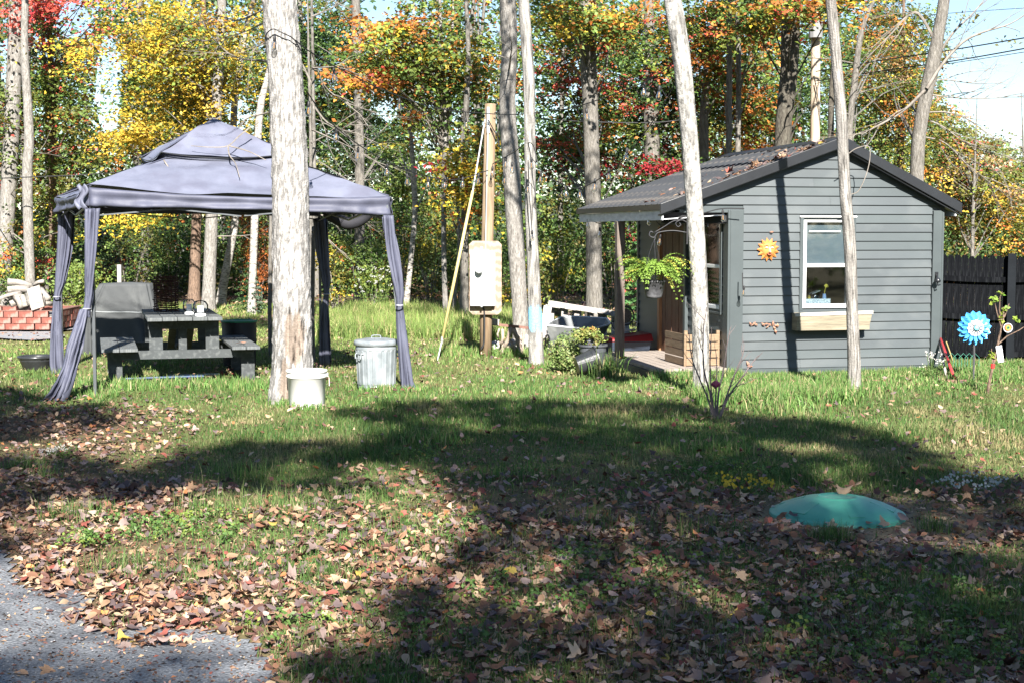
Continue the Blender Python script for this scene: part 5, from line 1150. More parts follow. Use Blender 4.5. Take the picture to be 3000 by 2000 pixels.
# twig lantern
wick = M('dark_wicker', (.075, .028, .02), (.04, .015, .012), 20, .8, .3)
lan = thing('wicker_lantern', 'tall dark brown wicker cylinder standing on the far end of the picnic table', 'wicker lantern', TWd(.27, 1.25, .748), 0)
mb = MB()
for k in range(19):
    z = .012 + k * .0225; r = .148 + .006 * math.sin(k * 1.3); ox, oy = rnd.uniform(-.006, .006), rnd.uniform(-.006, .006)
    mb.tube([(ox + r * math.cos(a) * rnd.uniform(.97, 1.04), oy + r * math.sin(a), z + rnd.uniform(-.004, .004)) for a in np.linspace(0, 6.283, 21)[:-1]], .0048, 4, close=True)
mb.build('hoops', wick, lan)
mb = MB()
for k in range(14): a = k * 6.283 / 14; mb.tube([(.14 * math.cos(a), .14 * math.sin(a), 0), (.145 * math.cos(a + .04), .145 * math.sin(a), .2), (.14 * math.cos(a), .14 * math.sin(a), .43)], .004, 4)
mb.build('uprights', wick, lan)
gj = MG('clear_glass', (.93, .95, .96), .02, alpha=.05)
candm = M('white_candle', (.75, .76, .80), None, 4, .5, 0)
for k, (u, v, s, lab) in enumerate([(.60, .22, 1.0, 'round glass globe with a white candle near the front of the picnic table'), (.50, .62, .85, 'second glass globe candle, behind the front one beside the wicker lantern')]):
    g = thing('candle_globe', lab, 'candle', TWd(u, v, .747)); 
    mb = MB(); mb.lathe([(.0, 0), (.062 * s, 0), (.062 * s, .026), (.045 * s, .03)], n=18); mb.build('stand', whitem, g)
    mb = MB(); mb.lathe([(.045 * s, .03), (.07 * s, .045), (.088 * s, .09), (.086 * s, .13), (.06 * s, .168), (.035 * s, .176)], n=24); mb.build('globe', gj, g, smooth=True)
    mb = MB(); mb.lathe([(.0, .03), (.038 * s, .03), (.038 * s, .115), (.0, .116)], n=16); mb.build('candle', candm, g)
mb = MB(); lf = thing('dry_leaf', 'brown dry leaf lying on the right picnic bench', 'leaf', TWd(1.06, .35, .42), .5); mb.add([(-.07, 0, .0), (-.02, -.035, .012), (.03, -.03, .004), (.07, .0, .01), (.03, .035, .015), (-.02, .03, .0), (0, 0, .012)], [(0, 1, 6), (1, 2, 6), (2, 3, 6), (3, 4, 6), (4, 5, 6), (5, 0, 6)]); mb.build('blade', drym, lf)
# boards lying under the table
for k, (u, v, L_, c) in enumerate([(.2, .55, .9, (.02, .05, .12)), (.55, .75, .6, (.4, .45, .5))]):
    t = thing('stored_pole', ['dark blue pole lying on the grass under the picnic table', 'pale metal tube lying on the grass under the picnic table'][k], 'pole', TWd(u, v, .03), TR + .06); mb = MB(); mb.tube([(-L_ / 2, 0, 0), (L_ / 2, 0, 0)], .014, 8); mb.build('tube', M('pole_paint' + 'ab'[k], c, None, 5, .4, 0), t)
# dark barrel with green rim
br = G(700, 1078); brl = thing('dark_barrel', 'black barrel with a green rim behind the right picnic bench', 'barrel', (br.x, 18.7, 0)); brl.location.x = (699 - 1500) * 18.7 / F
mb = MB(); mb.lathe([(.0, 0), (.2, 0), (.205, .02), (.215, .3), (.222, .31), (.222, .34), (.216, .35), (.222, .56)], n=32); mb.build('barrel_body', M('black_plastic', (.012, .013, .02), None, 3, .5, .05), brl, smooth=True)
mb = MB(); mb.lathe([(.222, .555), (.232, .56), (.232, .575), (.205, .58), (.19, .565), (0, .56)], n=32); mb.build('rim', M('green_rim', (.03, .22, .12), None, 3, .4, 0), brl, smooth=True)
# covered grill
gr = thing('covered_grill', 'barbecue grill under a dark grey cloth cover left of the picnic table', 'grill', ((352 - 1500) * 20.6 / F, 20.6, 0), R(10))
covm = M('grill_cover_cloth', (.06, .064, .067), (.045, .049, .052), 3, .75, .2, c3=(.085, .09, .09), s3=3, f3=.5)
def gc(u, v):
    a = u * 2 * math.pi; z = .98 * v; sx, sy = .50, .28
    k = 1 if v < .62 else 1 - (v - .62) * 1.25
    c, s = math.cos(a), math.sin(a); e = .38
    x = sx * math.copysign(abs(c) ** e, c); y = sy * math.copysign(abs(s) ** e, s)
    fl = (1 - v) ** 1.3 * .10; wv = .028 * (1 - v * .8) * (math.sin(a * 13 + v * 2) + .6 * math.sin(a * 23 + 1 + v * 3))
    x2 = x * (k if x < 0 else (k * .25 + .75)) * (1 + fl) + c * wv; y2 = y * (k * .4 + .6) * (1 + fl) + s * wv
    return (x2, y2, z + .012 * math.sin(a * 5) * (1 - v))
mb = MB(); mb.grid(gc, 150, 26); b0 = len(mb.v) - 151; mb.v.append((.13, 0, 1.0)); c0 = len(mb.v) - 1; mb.f += [(b0 + i, b0 + i + 1, c0) for i in range(150)]; mb.build('cloth_cover', covm, gr, smooth=True)
mb = MB(); mb.tube([gc(u, .60)[:2] + (gc(u, .60)[2] + .02 * math.sin(u * 12),) for u in np.linspace(.5, 1, 40)], .007, 5); mb.build('drawstring', M('grey_cord', (.3, .32, .33), None, 4, .8, 0), gr)
# ------------------------------------------------------------------ white bucket, trash can, planter bowl
p = G(893, 1200); bk = thing('white_bucket', 'white plastic bucket standing at the foot of the big tree', 'bucket', (p.x, p.y + .15, 0), .1)
wp = M('white_plastic', (.74, .74, .73), (.68, .68, .67), 5, .4, 0)
mb = MB(); mb.lathe([(.0, 0), (.165, 0), (.172, .008), (.186, .30), (.196, .302), (.197, .325), (.188, .33), (.189, .352), (.198, .355), (.199, .372), (.188, .374), (.184, .36), (.165, .02), (0, .015)], n=48); mb.build('bucket_body', wp, bk, smooth=True)
mb = MB(); mb.tube([tuple(q) for q in spline([(.19, .02, .335), (.215, -.03, .30), (.218, -.07, .22), (.205, -.1, .2), (.12, -.19, .2)], 4)][:9], .004, 5); mb.build('handle', M('wire', (.5, .42, .36), None, 4, .4, 0, metal=.5), bk)
mb = MB(); mb.cbox((.196, .015, .325), (.02, .03, .035)); mb.build('handle_lug', wp, bk)
p = G(1098, 1142); tc_ = thing('trash_can', 'ribbed galvanized steel trash can with its lid on, right of the big tree', 'trash can', (p.x, p.y + .2, 0), .2)
gal = M('galvanized_steel', (.30, .335, .36), (.20, .225, .245), 7, .38, .06, metal=.35, c3=(.42, .45, .47), s3=5, f3=.6)
mb = MB(); mb.lathe([(.0, 0), (.195, 0), (.203, .01), (.203, .03), (.2, .04), (.203, .055), (.222, .42), (.226, .43), (.226, .45), (.222, .46), (.228, .5)], n=120, fn=lambda a, i: 1 + (.035 * max(0, math.sin(a * 20)) if i in (5, 6) else 0)); mb.build('can_body', gal, tc_, smooth=False)
lidp = MB(); lidp.lathe([(.238, .475), (.243, .48), (.243, .515), (.236, .525), (.232, .53), (.20, .532), (.12, .548), (0, .556)], n=48); lid = lidp.build('lid', gal, tc_, smooth=True)
mb = MB(); mb.tube([tuple(q) for q in spline([(-.05, 0, .55), (-.04, 0, .575), (.04, 0, .575), (.05, 0, .55)], 4)], .006, 6); mb.build('lid_handle', gal, lid)
for s in (-1, 1):
    mb = MB(); a0 = math.pi + .55 if s < 0 else .2; c, q = math.cos(a0), math.sin(a0); P = [(-.045, .215, .40), (-.05, .245, .385), (-.045, .25, .34), (.045, .25, .34), (.05, .245, .385), (.045, .215, .40)]
    mb.tube([(y * c - x * q, y * q + x * c, z) for x, y, z in P], .007, 6); mb.build('handle', gal, tc_)
    mb = MB(); mb.cbox((.222 * c, .222 * q, .40), (.02, .12, .03), Rz(a0)); mb.build('handle_bracket', gal, tc_)
p = G(101, 1087); pl = thing('planter_bowl', 'low wide black planter bowl on the grass at the left of the canopy', 'planter', (p.x, p.y + .1, 0))
blk = M('glossy_black_plastic', (.03, .032, .035), (.018, .02, .022), 8, .3, .1, spec=.6)
mb = MB(); mb.lathe([(.0, 0), (.15, 0), (.16, .015), (.20, .12), (.212, .135), (.205, .145), (.222, .155), (.232, .165), (.23, .185), (.212, .188), (.20, .17), (.15, .03), (0, .03)], n=60, fn=lambda a, i: 1 + (.012 * math.sin(a * 40) if i in (3, 6) else 0)); mb.build('bowl', blk, pl, smooth=True)
# ------------------------------------------------------------------ septic lid
LC = G(2452, 1505); sl_ = thing('septic_lid', 'round green domed plastic septic tank lid set in the bare soil', 'septic lid', (LC.x, LC.y, gz(LC.x, LC.y)), .3)
grn = M('green_plastic', (.075, .33, .235), (.065, .29, .205), 2.5, .42, .05, c3=(.13, .37, .28), s3=5, f3=.3)
Rl = .405
mb = MB(); mb.lathe([(Rl, -.02), (Rl, .016), (Rl - .006, .022), (Rl - .028, .024), (Rl - .034, .032), (Rl - .05, .043), (.30, .068), (.22, .094), (.14, .110), (.122, .113), (.118, .118), (.11, .118), (.106, .113), (.05, .117), (0, .118)], n=72); mb.build('dome', grn, sl_, smooth=True)
for k in range(6):
    a = k * 6.283 / 6 + .35; mb = MB()
    rr = [(.35, .056), (.20, .116)]
    mb.hexa([(math.cos(a - .13) * .345, math.sin(a - .13) * .345, .047), (math.cos(a + .13) * .345, math.sin(a + .13) * .345, .047), (math.cos(a + .15) * .20, math.sin(a + .15) * .20, .092), (math.cos(a - .15) * .20, math.sin(a - .15) * .20, .092),
             (math.cos(a - .13) * .345, math.sin(a - .13) * .345, .0535), (math.cos(a + .13) * .345, math.sin(a + .13) * .345, .0535), (math.cos(a + .15) * .20, math.sin(a + .15) * .20, .1015), (math.cos(a - .15) * .20, math.sin(a - .15) * .20, .1015)]); mb.build('raised_pad', grn, sl_)
for k in range(4): a = k * 1.57 + .9; mb = MB(); mb.lathe([(.0, 0), (.012, 0), (.012, .006), (0, .009)], (math.cos(a) * (Rl - .016), math.sin(a) * (Rl - .016), .023), 10); mb.build('screw', M('zinc', (.5, .5, .5), None, 4, .3, 0, metal=.9) if 'zinc' not in bpy.data.materials else bpy.data.materials['zinc'], sl_)

# ------------------------------------------------------------------ utility post with meter
UP = Vector(((1422 - 1500) * 20.2 / F, 20.2, 0)); sc = F / 20.2
pine = M('treated_pine', (.27, .20, .13), (.15, .105, .065), 2.5, .75, .25, (9, 9, .7), c3=(.16, .09, .05), s3=3, f3=.5)
up = thing('utility_post', 'short wooden utility post carrying the meter board', 'post', UP)
t1 = W(1437, 305, 20.2) - UP; mb = MB(); mb.tube([(0, 0, -.1), (.01, 0, .8), tuple(t1)], [.088, .085, .075], 20, amp=.01); mb.build('shaft', pine, up, smooth=True)
mb = MB(); mb.tube([tuple(Vector((t1.x - .03, -.09, t1.z - .05))), tuple(Vector((t1.x - .03, -.09, t1.z - .40)))], .022, 8); mb.build('weatherhead', M('grey_conduit', (.4, .43, .45), None, 4, .4, 0), up)
wire = M('black_cable', (.02, .02, .022), None, 4, .5, 0)
mb = MB(); q = [W(x, y, 20.05) - UP for x, y in [(1430, 352), (1445, 380), (1460, 405), (1462, 430), (1458, 400), (1463, 360), (1458, 332), (1448, 332)]]; mb.tube([tuple(a) for a in spline(q, 4)], .008, 5); mb.build('service_loop', wire, up)
mb = MB(); q = [W(x, y, 20.05) - UP for x, y in [(1430, 380), (1427, 480), (1425, 600), (1422, 740)]]; mb.tube([tuple(a) for a in q], .010, 6); mb.build('riser_cable', M('grey_cable', (.35, .35, .34), None, 4, .5, 0), up)
mb = MB(); q = [W(x, y, 20.05) - UP for x, y in [(1415, 900), (1419, 920), (1418, 1000), (1410, 1022)]]; mb.tube([tuple(a) for a in spline(q, 4)], .012, 6); mb.build('ground_cable', wire, up)
brdp = W(1422, 922, 20.05); brd = thing('meter_board', 'grained plywood backing board with clipped corners on the utility post', 'board', brdp)
bw, bh, c_ = .445 / 2, 1.005, .05
mb = MB(); poly = [(-bw + c_, 0), (bw - c_, 0), (bw, c_), (bw, bh - c_), (bw - c_, bh), (-bw + c_, bh), (-bw, bh - c_), (-bw, c_)]; mb.prism(poly, lambda x, z: (x, -.0, z), lambda x, z: (x, .035, z)); mb.build('board_panel', M('grained_plywood', (.32, .25, .19), (.22, .16, .12), 2, .8, .25, (1.6, 1, .45), wave=6), brd)
mxp = W(1411, 897, 19.93); mt = thing('meter_box', 'white metal electric meter and breaker box on the plywood board', 'meter box', mxp)
mw = M('white_enamel', (.56, .58, .60), (.50, .52, .54), 4, .35, 0)
hh_ = .745; hw = .152
mb = MB(); mb.box(-hw, 0, 0, hw, .115, hh_ * .515 - .003); mb.build('lower_cover', mw, mt, bevel=.004)
mb = MB(); mb.box(-hw, 0.0, hh_ * .515, hw, .115, hh_); mb.build('upper_cover', mw, mt, bevel=.004)
mb = MB(); mb.box(hw + .001, .02, .0, hw + .03, .115, hh_ - .03); mb.build('side_flange', mw, mt, bevel=.003)
mb = MB(); b = Vector((-.045, 0, hh_ * .67)); n_ = 24; rp = [(.062, 0), (.062, .02), (.055, .035), (.052, .10), (.045, .115), (0, .118)]
mb.lathe(rp, n=28); o = mb.build('meter_dial', M('meter_glass_grey', (.62, .65, .68), None, 4, .25, 0), mt, smooth=True); o.rotation_euler = (math.pi / 2, 0, 0); o.location = (-.035, 0, hh_ * .67)
mb = MB(); mb.box(-.055, -.1205, hh_ * .67 + .012, -.015, -.119, hh_ * .67 + .03); mb.build('meter_display', M('lcd_grey', (.12, .14, .13), None, 4, .3, 0), mt)
mb = MB(); mb.add([(-.01, -.002, hh_ * .46), (.03, -.002, hh_ * .46), (.006, -.002, hh_ * .50)], [(0, 1, 2)]); mb.build('blue_sticker', M('blue_ink', (.08, .2, .5), None, 4, .5, 0), mt)
mb = MB()
for (x0, z0_, x1, z1_) in [(-.035, .135, .03, .139), (-.035, .16, .03, .164), (-.035, .139, -.031, .16), (.026, .139, .03, .16), (-.024, .146, .02, .153)]: mb.box(x0, -.002, z0_, x1, -.0005, z1_)
mb.build('red_label', M('red_ink', (.6, .12, .14), None, 4, .5, 0), mt)
mb = MB(); mb.tube([(-.0, .03, hh_ + .001), (0, .03, hh_ + .06)], .02, 10); mb.build('conduit_hub', M('hub_grey', (.4, .43, .45), None, 4, .4, 0), mt)
mb = MB(); mb.cbox((0, -.004, -.004), (.025, .02, .02)); mb.build('hasp', M('hub_grey2', (.3, .32, .33), None, 4, .4, 0), mt)
# guy wire with yellow guard
p0 = W(1280, 1050, 19.4); p0 = G(1280, 1052); d0 = p0.y
gw = thing('guy_wire', 'slanting guy wire with a long yellow guard anchored left of the utility post', 'guy wire', p0)
a = W(1296, 992, d0 + .12) - p0; b = W(1385, 560, 19.95) - p0; c = W(1421, 350, 20.1) - p0
gvw = M('galv_wire', (.45, .46, .46), None, 4, .4, 0); mb = MB(); mb.tube([(0, 0, -.05), tuple(a)], .009, 6); mb.build('anchor_rod', gvw, gw); mb = MB(); mb.tube([tuple(b), tuple(c)], .010, 6); mb.build('steel_wire', gvw, gw)
mb = MB(); mb.tube([tuple(a), tuple(a.lerp(b, .5)), tuple(b)], [.022, .021, .02], 10); mb.build('yellow_guard', M('yellow_plastic', (.50, .44, .19), (.42, .36, .15), 4, .5, 0), gw, smooth=True)
mb = MB(); mb.lathe([(.012, -.05), (.02, 0), (.012, .05)], tuple(a * .93), 8); mb.build('clamp', M('clamp_steel', (.45, .46, .47), None, 4, .4, 0, metal=.6), gw)

# ------------------------------------------------------------------ far utility pole and power lines
fp = tree('utility_pole', 'sun bleached wooden utility pole rising behind the shed ridge', 30, [(2387, 0, 30), (2388, 417, 28), (2390, 64, 26)], M('bleached_pole', (.48, .40, .31), (.32, .24, .17), 3, .7, .2, (8, 8, .5)), top=7.4, upper=0, group=None, cat='utility pole', n=16, amp=.01, flare=0)
for ch in fp.children:
    if ch.name.startswith('trunk'): ch.name = 'pole_shaft'
fpl = fp.location
mb = MB(); q = W(2390, 75, 29.8) - fpl; mb.tube([tuple(q - Vector((0, 0, .25))), tuple(q + Vector((0, 0, .1)))], .14, 12); mb.build('transformer_cap', M('pole_band', (.2, .2, .2), None, 4, .7, .1), fp)
def cable(label, l, r=.010, grp='power lines in the background'):
    P = [W(x, y, d) for x, y, d in l]; t = thing('power_line', label, 'power line', P[0], 0, grp); mb = MB(); mb.tube([tuple(Vector(q) - P[0]) for q in spline(P, 6)], r, 5, cap=False); mb.build('cable', wire, t)
cable('upper black power line running right from the bleached pole', [(2390, 210, 29.8), (2600, 175, 27), (2800, 145, 25), (3100, 95, 23)], .011)
cable('middle black power line running right from the bleached pole', [(2390, 238, 29.8), (2600, 206, 27), (2800, 178, 25), (3100, 125, 23)], .011)
cable('lowest thin power line running right from the bleached pole', [(2390, 245, 29.8), (2600, 212, 27), (2800, 184, 25), (3100, 138, 23)], .006)
cable('thin line crossing the high blue sky at the top right corner', [(2560, 60, 33), (2800, 38, 31), (3100, 18, 29)], .006)
cable('black cable crossing behind the canopy peak at the left', [(-50, 525, 31), (94, 519, 31), (250, 512, 31), (420, 500, 31)], .012)
cable('black cable crossing the woods right of the canopy', [(940, 440, 30), (1100, 420, 30), (1280, 400, 30), (1430, 380, 30)], .008)
cable('black line between the grey trunks and the porch roof', [(1560, 345, 26), (1700, 356, 26), (1900, 360, 26), (2010, 350, 26)], .009)

# ------------------------------------------------------------------ string lights
bglass = MG('bulb_glass', (.88, .88, .86), .04, alpha=.16); fil = M('filament', (.75, .42, .12), None, 4, .5, 0); sock = M('bulb_socket', (.02, .02, .022), None, 4, .5, 0)
mbs = MB(); mbs.lathe([(.0, .0), (.011, .0), (.013, -.012), (.016, -.02), (.016, -.055), (.013, -.06), (0, -.06)], n=10); sock_me = mbs.mesh('socket', True); sock_me.materials.append(sock)
mbs = MB(); mbs.lathe([(.012, -.06), (.014, -.07), (.026, -.105), (.029, -.125), (.024, -.145), (.010, -.156), (0, -.158)], n=14); bulb_me = mbs.mesh('bulb', True); bulb_me.materials.append(bglass)
mbs = MB(); mbs.tube([(0, 0, -.065), (.006, 0, -.09), (.005, 0, -.12), (0, 0, -.128), (-.005, 0, -.12), (-.006, 0, -.09), (0, 0, -.07)], .0022, 4); fil_me = mbs.mesh('filament'); fil_me.materials.append(fil)
def strand(label, l, bulbs, lead=.05, s=1.0):
    P = [W(x, y, d) for x, y, d in l]; t = thing('string_lights', label, 'string lights', P[0], 0, 'strings of clear bulbs hung between the trees')
    Q = [Vector(q) for q in spline(P, 8)]; mb = MB(); mb.tube([tuple(q - P[0]) for q in Q], .0065, 5, cap=False)
    pxs = [float(PX(q.x, q.y, q.z)[0]) for q in Q]; pys = [float(PX(q.x, q.y, q.z)[1]) for q in Q]
    spots = []
    for bx_, by_ in bulbs:
        k = min(range(len(Q)), key=lambda i: abs(pxs[i] - bx_) + (.6 * abs(pys[i] - by_) if abs(pys[i] - by_) < 200 else 200)); q = Q[k]
        tgt = W(bx_, by_, q.y); z = tgt.z + .12 * s; spots.append(Vector((tgt.x, q.y, z)))
        mb.tube([tuple(q - P[0]), tuple(Vector((tgt.x, q.y, max(z - .005, min(q.z, z + .12)))) - P[0]), tuple(spots[-1] - P[0])], .004, 4)
    mb.build('cable', wire, t)
    for sp in spots:
        so_ = link('socket', sock_me, None, t, sp - P[0]); so_.scale = (s, s, s); so_.rotation_euler = (rnd.uniform(-.12, .12), rnd.uniform(-.12, .12), 0)
        link('bulb', bulb_me, None, so_); link('filament', fil_me, None, so_)
strand('string of bulbs from the big tree past the utility post to the speckled trunk', [(865, 118, 14.35), (905, 150, 14.6), (1000, 205, 15.6), (1134, 269, 17.2), (1280, 318, 18.8), (1420, 333, 19.9), (1508, 336, 19.2), (1610, 326, 18.2), (1704, 309, 17.4), (1882, 243, 16), (1985, 180, 15.1)],
       [(978, 234), (1170, 318), (1364, 372), (1547, 374), (1717, 348), (1887, 276)])
strand('single bulb on the black cord wrapped round the big tree trunk', [(776, 112, 14.45), (785, 95, 14.3), (802, 86, 14.27), (830, 98, 14.27), (860, 115, 14.33), (882, 150, 14.45)], [(806, 140)], .05, .95)
strand('string of bulbs sagging over the canopy corner from the big tree to the utility post', [(900, 270, 14.6), (950, 340, 15.2), (1030, 410, 16.2), (1135, 475, 17.4), (1250, 518, 18.8), (1340, 526, 19.6), (1430, 500, 19.95)],
       [(905, 332), (985, 407), (1050, 463), (1135, 510), (1193, 538), (1253, 547), (1305, 548), (1356, 545), (1402, 535)])
strand('string of bulbs from the utility post across the blue painted tree to the speckled trunk', [(1445, 480, 19.95), (1500, 450, 19.4), (1556, 420, 18.5), (1585, 500, 18.2), (1657, 545, 17.8), (1710, 548, 17.4), (1790, 500, 16.8), (1850, 440, 16.3), (1930, 330, 15.6), (1992, 220, 15.1)],
       [(1443, 514), (1483, 487), (1500, 502), (1478, 535), (1557, 490), (1585, 531), (1657, 574), (1699, 577), (1744, 554), (1783, 523), (1837, 465), (1932, 285)])
strand('string of bulbs zigzagging along the white porch fascia', [(1722, 640, 20.2), (1760, 655, 19.6), (1808, 632, 18.9), (1860, 645, 18.3), (1905, 620, 17.4), (1935, 660, 17.2), (1990, 640, 16.95), (2060, 625, 16.9), (2116, 612, 16.95), (2180, 612, 16.98)],
       [(1722, 664), (1803, 661), (1902, 653), (2117, 643), (1846, 673), (1935, 712), (1757, 690)], .05, .9)
strand('bulb hanging at the left corner trim of the shed', [(2175, 800, 17.0), (2176, 840, 16.98), (2178, 850, 16.98)], [(2180, 862)], .03, .8)
strand('black drop cord with two hanging bulbs on the blue painted tree trunk', [(1547, 470, 18.45), (1550, 560, 18.45), (1556, 640, 18.45), (1560, 700, 18.45)], [(1547, 560), (1559, 700)], .03, .9)
# ------------------------------------------------------------------ pallet, tub, stick stand, pots
wgrey = M('silvered_wood', (.40, .38, .36), (.22, .20, .19), 3, .85, .3, (5, 5, 1), c3=(.22, .19, .17), s3=10, f3=.5)
pw = Vector(((1722 - 1500) * 24 / F, 24, 0)); pal = thing('wooden_pallet', 'silvered wooden pallet propped upright behind the galvanized tub', 'pallet', pw)
Q = lambda x, y, d=24: W(x, y, d) - pw
def board(parent, nm, a, b, w_, t_=.022, mat=wgrey, up=(0, -1, .2)): mb = MB(); mb.bar(a, b, t_, w_, up=(b - a).cross(Vector((0, 1, 0)))) ; return mb.build(nm, mat, parent, bevel=.003)
for k, (x0, y0, x1, y1) in enumerate([(1612, 893, 1600, 1055), (1655, 900, 1648, 1058), (1690, 905, 1686, 1060), (1730, 910, 1726, 1062), (1765, 915, 1764, 1064), (1800, 921, 1801, 1066), (1830, 927, 1832, 1068)]):
    mb = MB(); a, b = Q(x0, y0), Q(x1, y1); mb.bar(a, b, .15 if k % 2 == 0 else .11, .02, up=(0, -1, 0)); mb.build('slat', wgrey, pal, bevel=.003)
for (y0, y1) in ((888, 926), (1010, 1030)):
    mb = MB(); mb.bar(Q(1606, y0, 23.93), Q(1838, y1, 23.93), .055, .09, up=(0, 0, 1)); mb.build('stringer', wgrey, pal, bevel=.004)
for k, x in enumerate([1620, 1665, 1712, 1762]):
    mb = MB(); mb.bar(Q(x - 10, 892 + k * 6, 23.86), Q(x + 22, 897 + k * 6, 23.86), .05, .08, up=(0, 0, 1)); mb.build('block', wgrey, pal, bevel=.004)
mb = MB(); mb.bar(Q(1605, 898, 23.8), Q(1588, 1010, 23.4), .13, .02, up=(0, -1, 0)); mb.build('end_board', wgrey, pal)
tubp = Vector(((1692 - 1500) * 21 / F, 21, 0)); tub = thing('galvanized_tub', 'large dark grey galvanized tub with flared sides propped beside the pallet', 'tub', tubp)
T = lambda x, y, d: W(x, y, d) - tubp
tubm = M('grey_tub_metal', (.17, .18, .185), (.12, .127, .13), 4, .5, .08, c3=(.28, .29, .29), s3=6, f3=.5)
mb = MB()
top = [T(1600, 952, 20.4), T(1736, 966, 20.4), T(1790, 948, 20.9), T(1778, 934, 21.7), T(1690, 928, 21.8), T(1640, 931, 21.7)]
bot = [T(1616, 1020, 20.6), T(1712, 1040, 20.6), T(1738, 1030, 20.9), T(1730, 1020, 21.4), T(1690, 1015, 21.5), T(1640, 1010, 21.4)]
n = 6; mb.add([tuple(p) for p in top + bot], [(i, (i + 1) % n, n + (i + 1) % n, n + i) for i in range(n)] + [tuple(range(n, 2 * n))]); mb.build('tub_body', tubm, tub, solid=.01)
mb = MB(); mb.tube([tuple(p) for p in top], .017, 6, close=True); mb.build('rolled_rim', M('rim_metal', (.5, .54, .57), None, 4, .4, 0), tub)
for k, (a, b) in enumerate([(bot[0], (1620, 1052)), (bot[2], (1735, 1052)), (bot[4], (1690, 1045))]):
    mb = MB(); g = G(*b) - tubp; g.z = 0; mb.bar(a, Vector((a.x, a.y, 0)), .05, .05); mb.build('leg', wgrey, tub)
mb = MB(); mb.tube([tuple(q) for q in spline([T(1597, 1010, 20.5), T(1600, 985, 20.4), T(1607, 984, 20.4), T(1610, 1005, 20.4), T(1603, 1035, 20.4)], 5)], .012, 6); mb.build('hook_handle', fascm, tub)
# stick stand: rusty rail on branch legs
sp = Vector(((1492 - 1500) * 20.6 / F, 20.6, 0)); st = thing('branch_stand', 'rusty rail resting on peeled branch legs between the utility post and the blue painted tree', 'stand', sp)
Q = lambda x, y, d=20.6: W(x, y, d) - sp
stick = M('peeled_branch', (.38, .32, .265), (.22, .17, .135), 6, .8, .3); rust = M('rusty_steel', (.22, .12, .09), (.12, .06, .05), 14, .8, .3)
mb = MB(); mb.bar(Q(1438, 949), Q(1552, 961), .05, .035, up=(0, 0, 1)); mb.build('rail', rust, st)
mb = MB(); mb.bar(Q(1440, 941), Q(1462, 945), .1, .08, up=(0, 0, 1)); mb.build('rail_block', wgrey, st)
for a, b, r in [((1463, 963), (1460, 990), .016), ((1472, 965), (1468, 1012), .022), ((1497, 960), (1476, 1020), .032), ((1503, 962), (1522, 1020), .034), ((1522, 1016), (1526, 1040), .03), ((1476, 1018), (1462, 1060), .034), ((1483, 1016), (1519, 1020), .018),
                ((1490, 985), (1507, 1036), .014), ((1508, 975), (1530, 1000), .015), ((1466, 1000), (1478, 1025), .03), ((1536, 965), (1534, 1045), .02), ((1452, 1048), (1475, 1050), .016), ((1500, 1000), (1512, 1040), .012)]:
    A_, B_ = Q(*a), Q(*b); m_ = A_.lerp(B_, .5) + Vector((rnd.uniform(-.02, .02), rnd.uniform(-.06, .06), 0)); mb = MB(); mb.tube([tuple(A_), tuple(m_), tuple(B_)], [r, r * .9, r * 1.1], 8, amp=.08); mb.build('branch_leg', stick, st, smooth=True)
rk = M('grey_rock', (.45, .43, .41), (.28, .26, .25), 5, .9, .4)
def rock(label, x, y, d, r, grp):
    p = Vector(((x - 1500) * d / F, d, .0)); o = thing('rock', label, 'rock', p, 0, grp); sd = rnd.randint(0, 99)
    def fn(u, v):
        a, b = u * 6.283, (v - .5) * 3.1416; X = Vector((math.cos(b) * math.cos(a), math.cos(b) * math.sin(a), math.sin(b) * .7)); k = r * (.75 + .6 * float(vn(X.x * 1.5 + sd, X.y * 1.5, X.z * 1.5, sd))); return (X.x * k, X.y * k, X.z * k + r * .35)
    mb = MB(); mb.grid(fn, 12, 8); mb.build('stone', rk, o)
for k, (x, y, r) in enumerate([(1450, 1030, .14), (1478, 1040, .13), (1500, 1030, .16), (1542, 1030, .18), (1466, 1045, .09)]): rock(['pale rock at the foot of the utility post', 'pale rock under the branch stand, second from the post', 'dark rock under the middle of the branch stand', 'pale rock half hidden left of the blue painted trunk', 'small rock in front of the branch stand'][k], x, y, 20.9 + .1 * k, r, 'rocks under the branch stand')
# pots
def pot(label, x, yb, d, r0, r1, h, mat=blk, tilt=None, extra=None):
    p = Vector(((x - 1500) * d / F, d, extra or 0)); o = thing('plant_pot', label, 'plant pot', p); mb = MB(); mb.lathe([(.0, 0), (r0, 0), (r0 + (r1 - r0) * .75, h * .75), (r0 + (r1 - r0) * .76 + .006, h * .76), (r1 - .008, h * .93), (r1 + .012, h * .94), (r1 + .012, h), (r1 - .01, h), (r1 - .03, h * .85), (0, h * .83)], n=32); b = mb.build('pot_body', mat, o)
    if tilt: o.rotation_euler = tilt
    return o
dk = M('dark_grey_plastic', (.075, .08, .09), (.05, .055, .065), 6, .5, .05)
P1 = pot('tall dark grey plastic planter in front of the tub with a smaller pot on top', 1738, 1100, 17.55, .11, .165, .36, dk)
P2 = pot('small black pot with yellowing plant standing on the tall dark planter', 1728, 1030, 17.55, .055, .075, .13, dk, extra=.302)
P3 = pot('black pot tipped over in the long grass left of the tall planter', 1690, 1110, 17.3, .10, .15, .26, blk, (R(8), R(74), R(20)), .13)
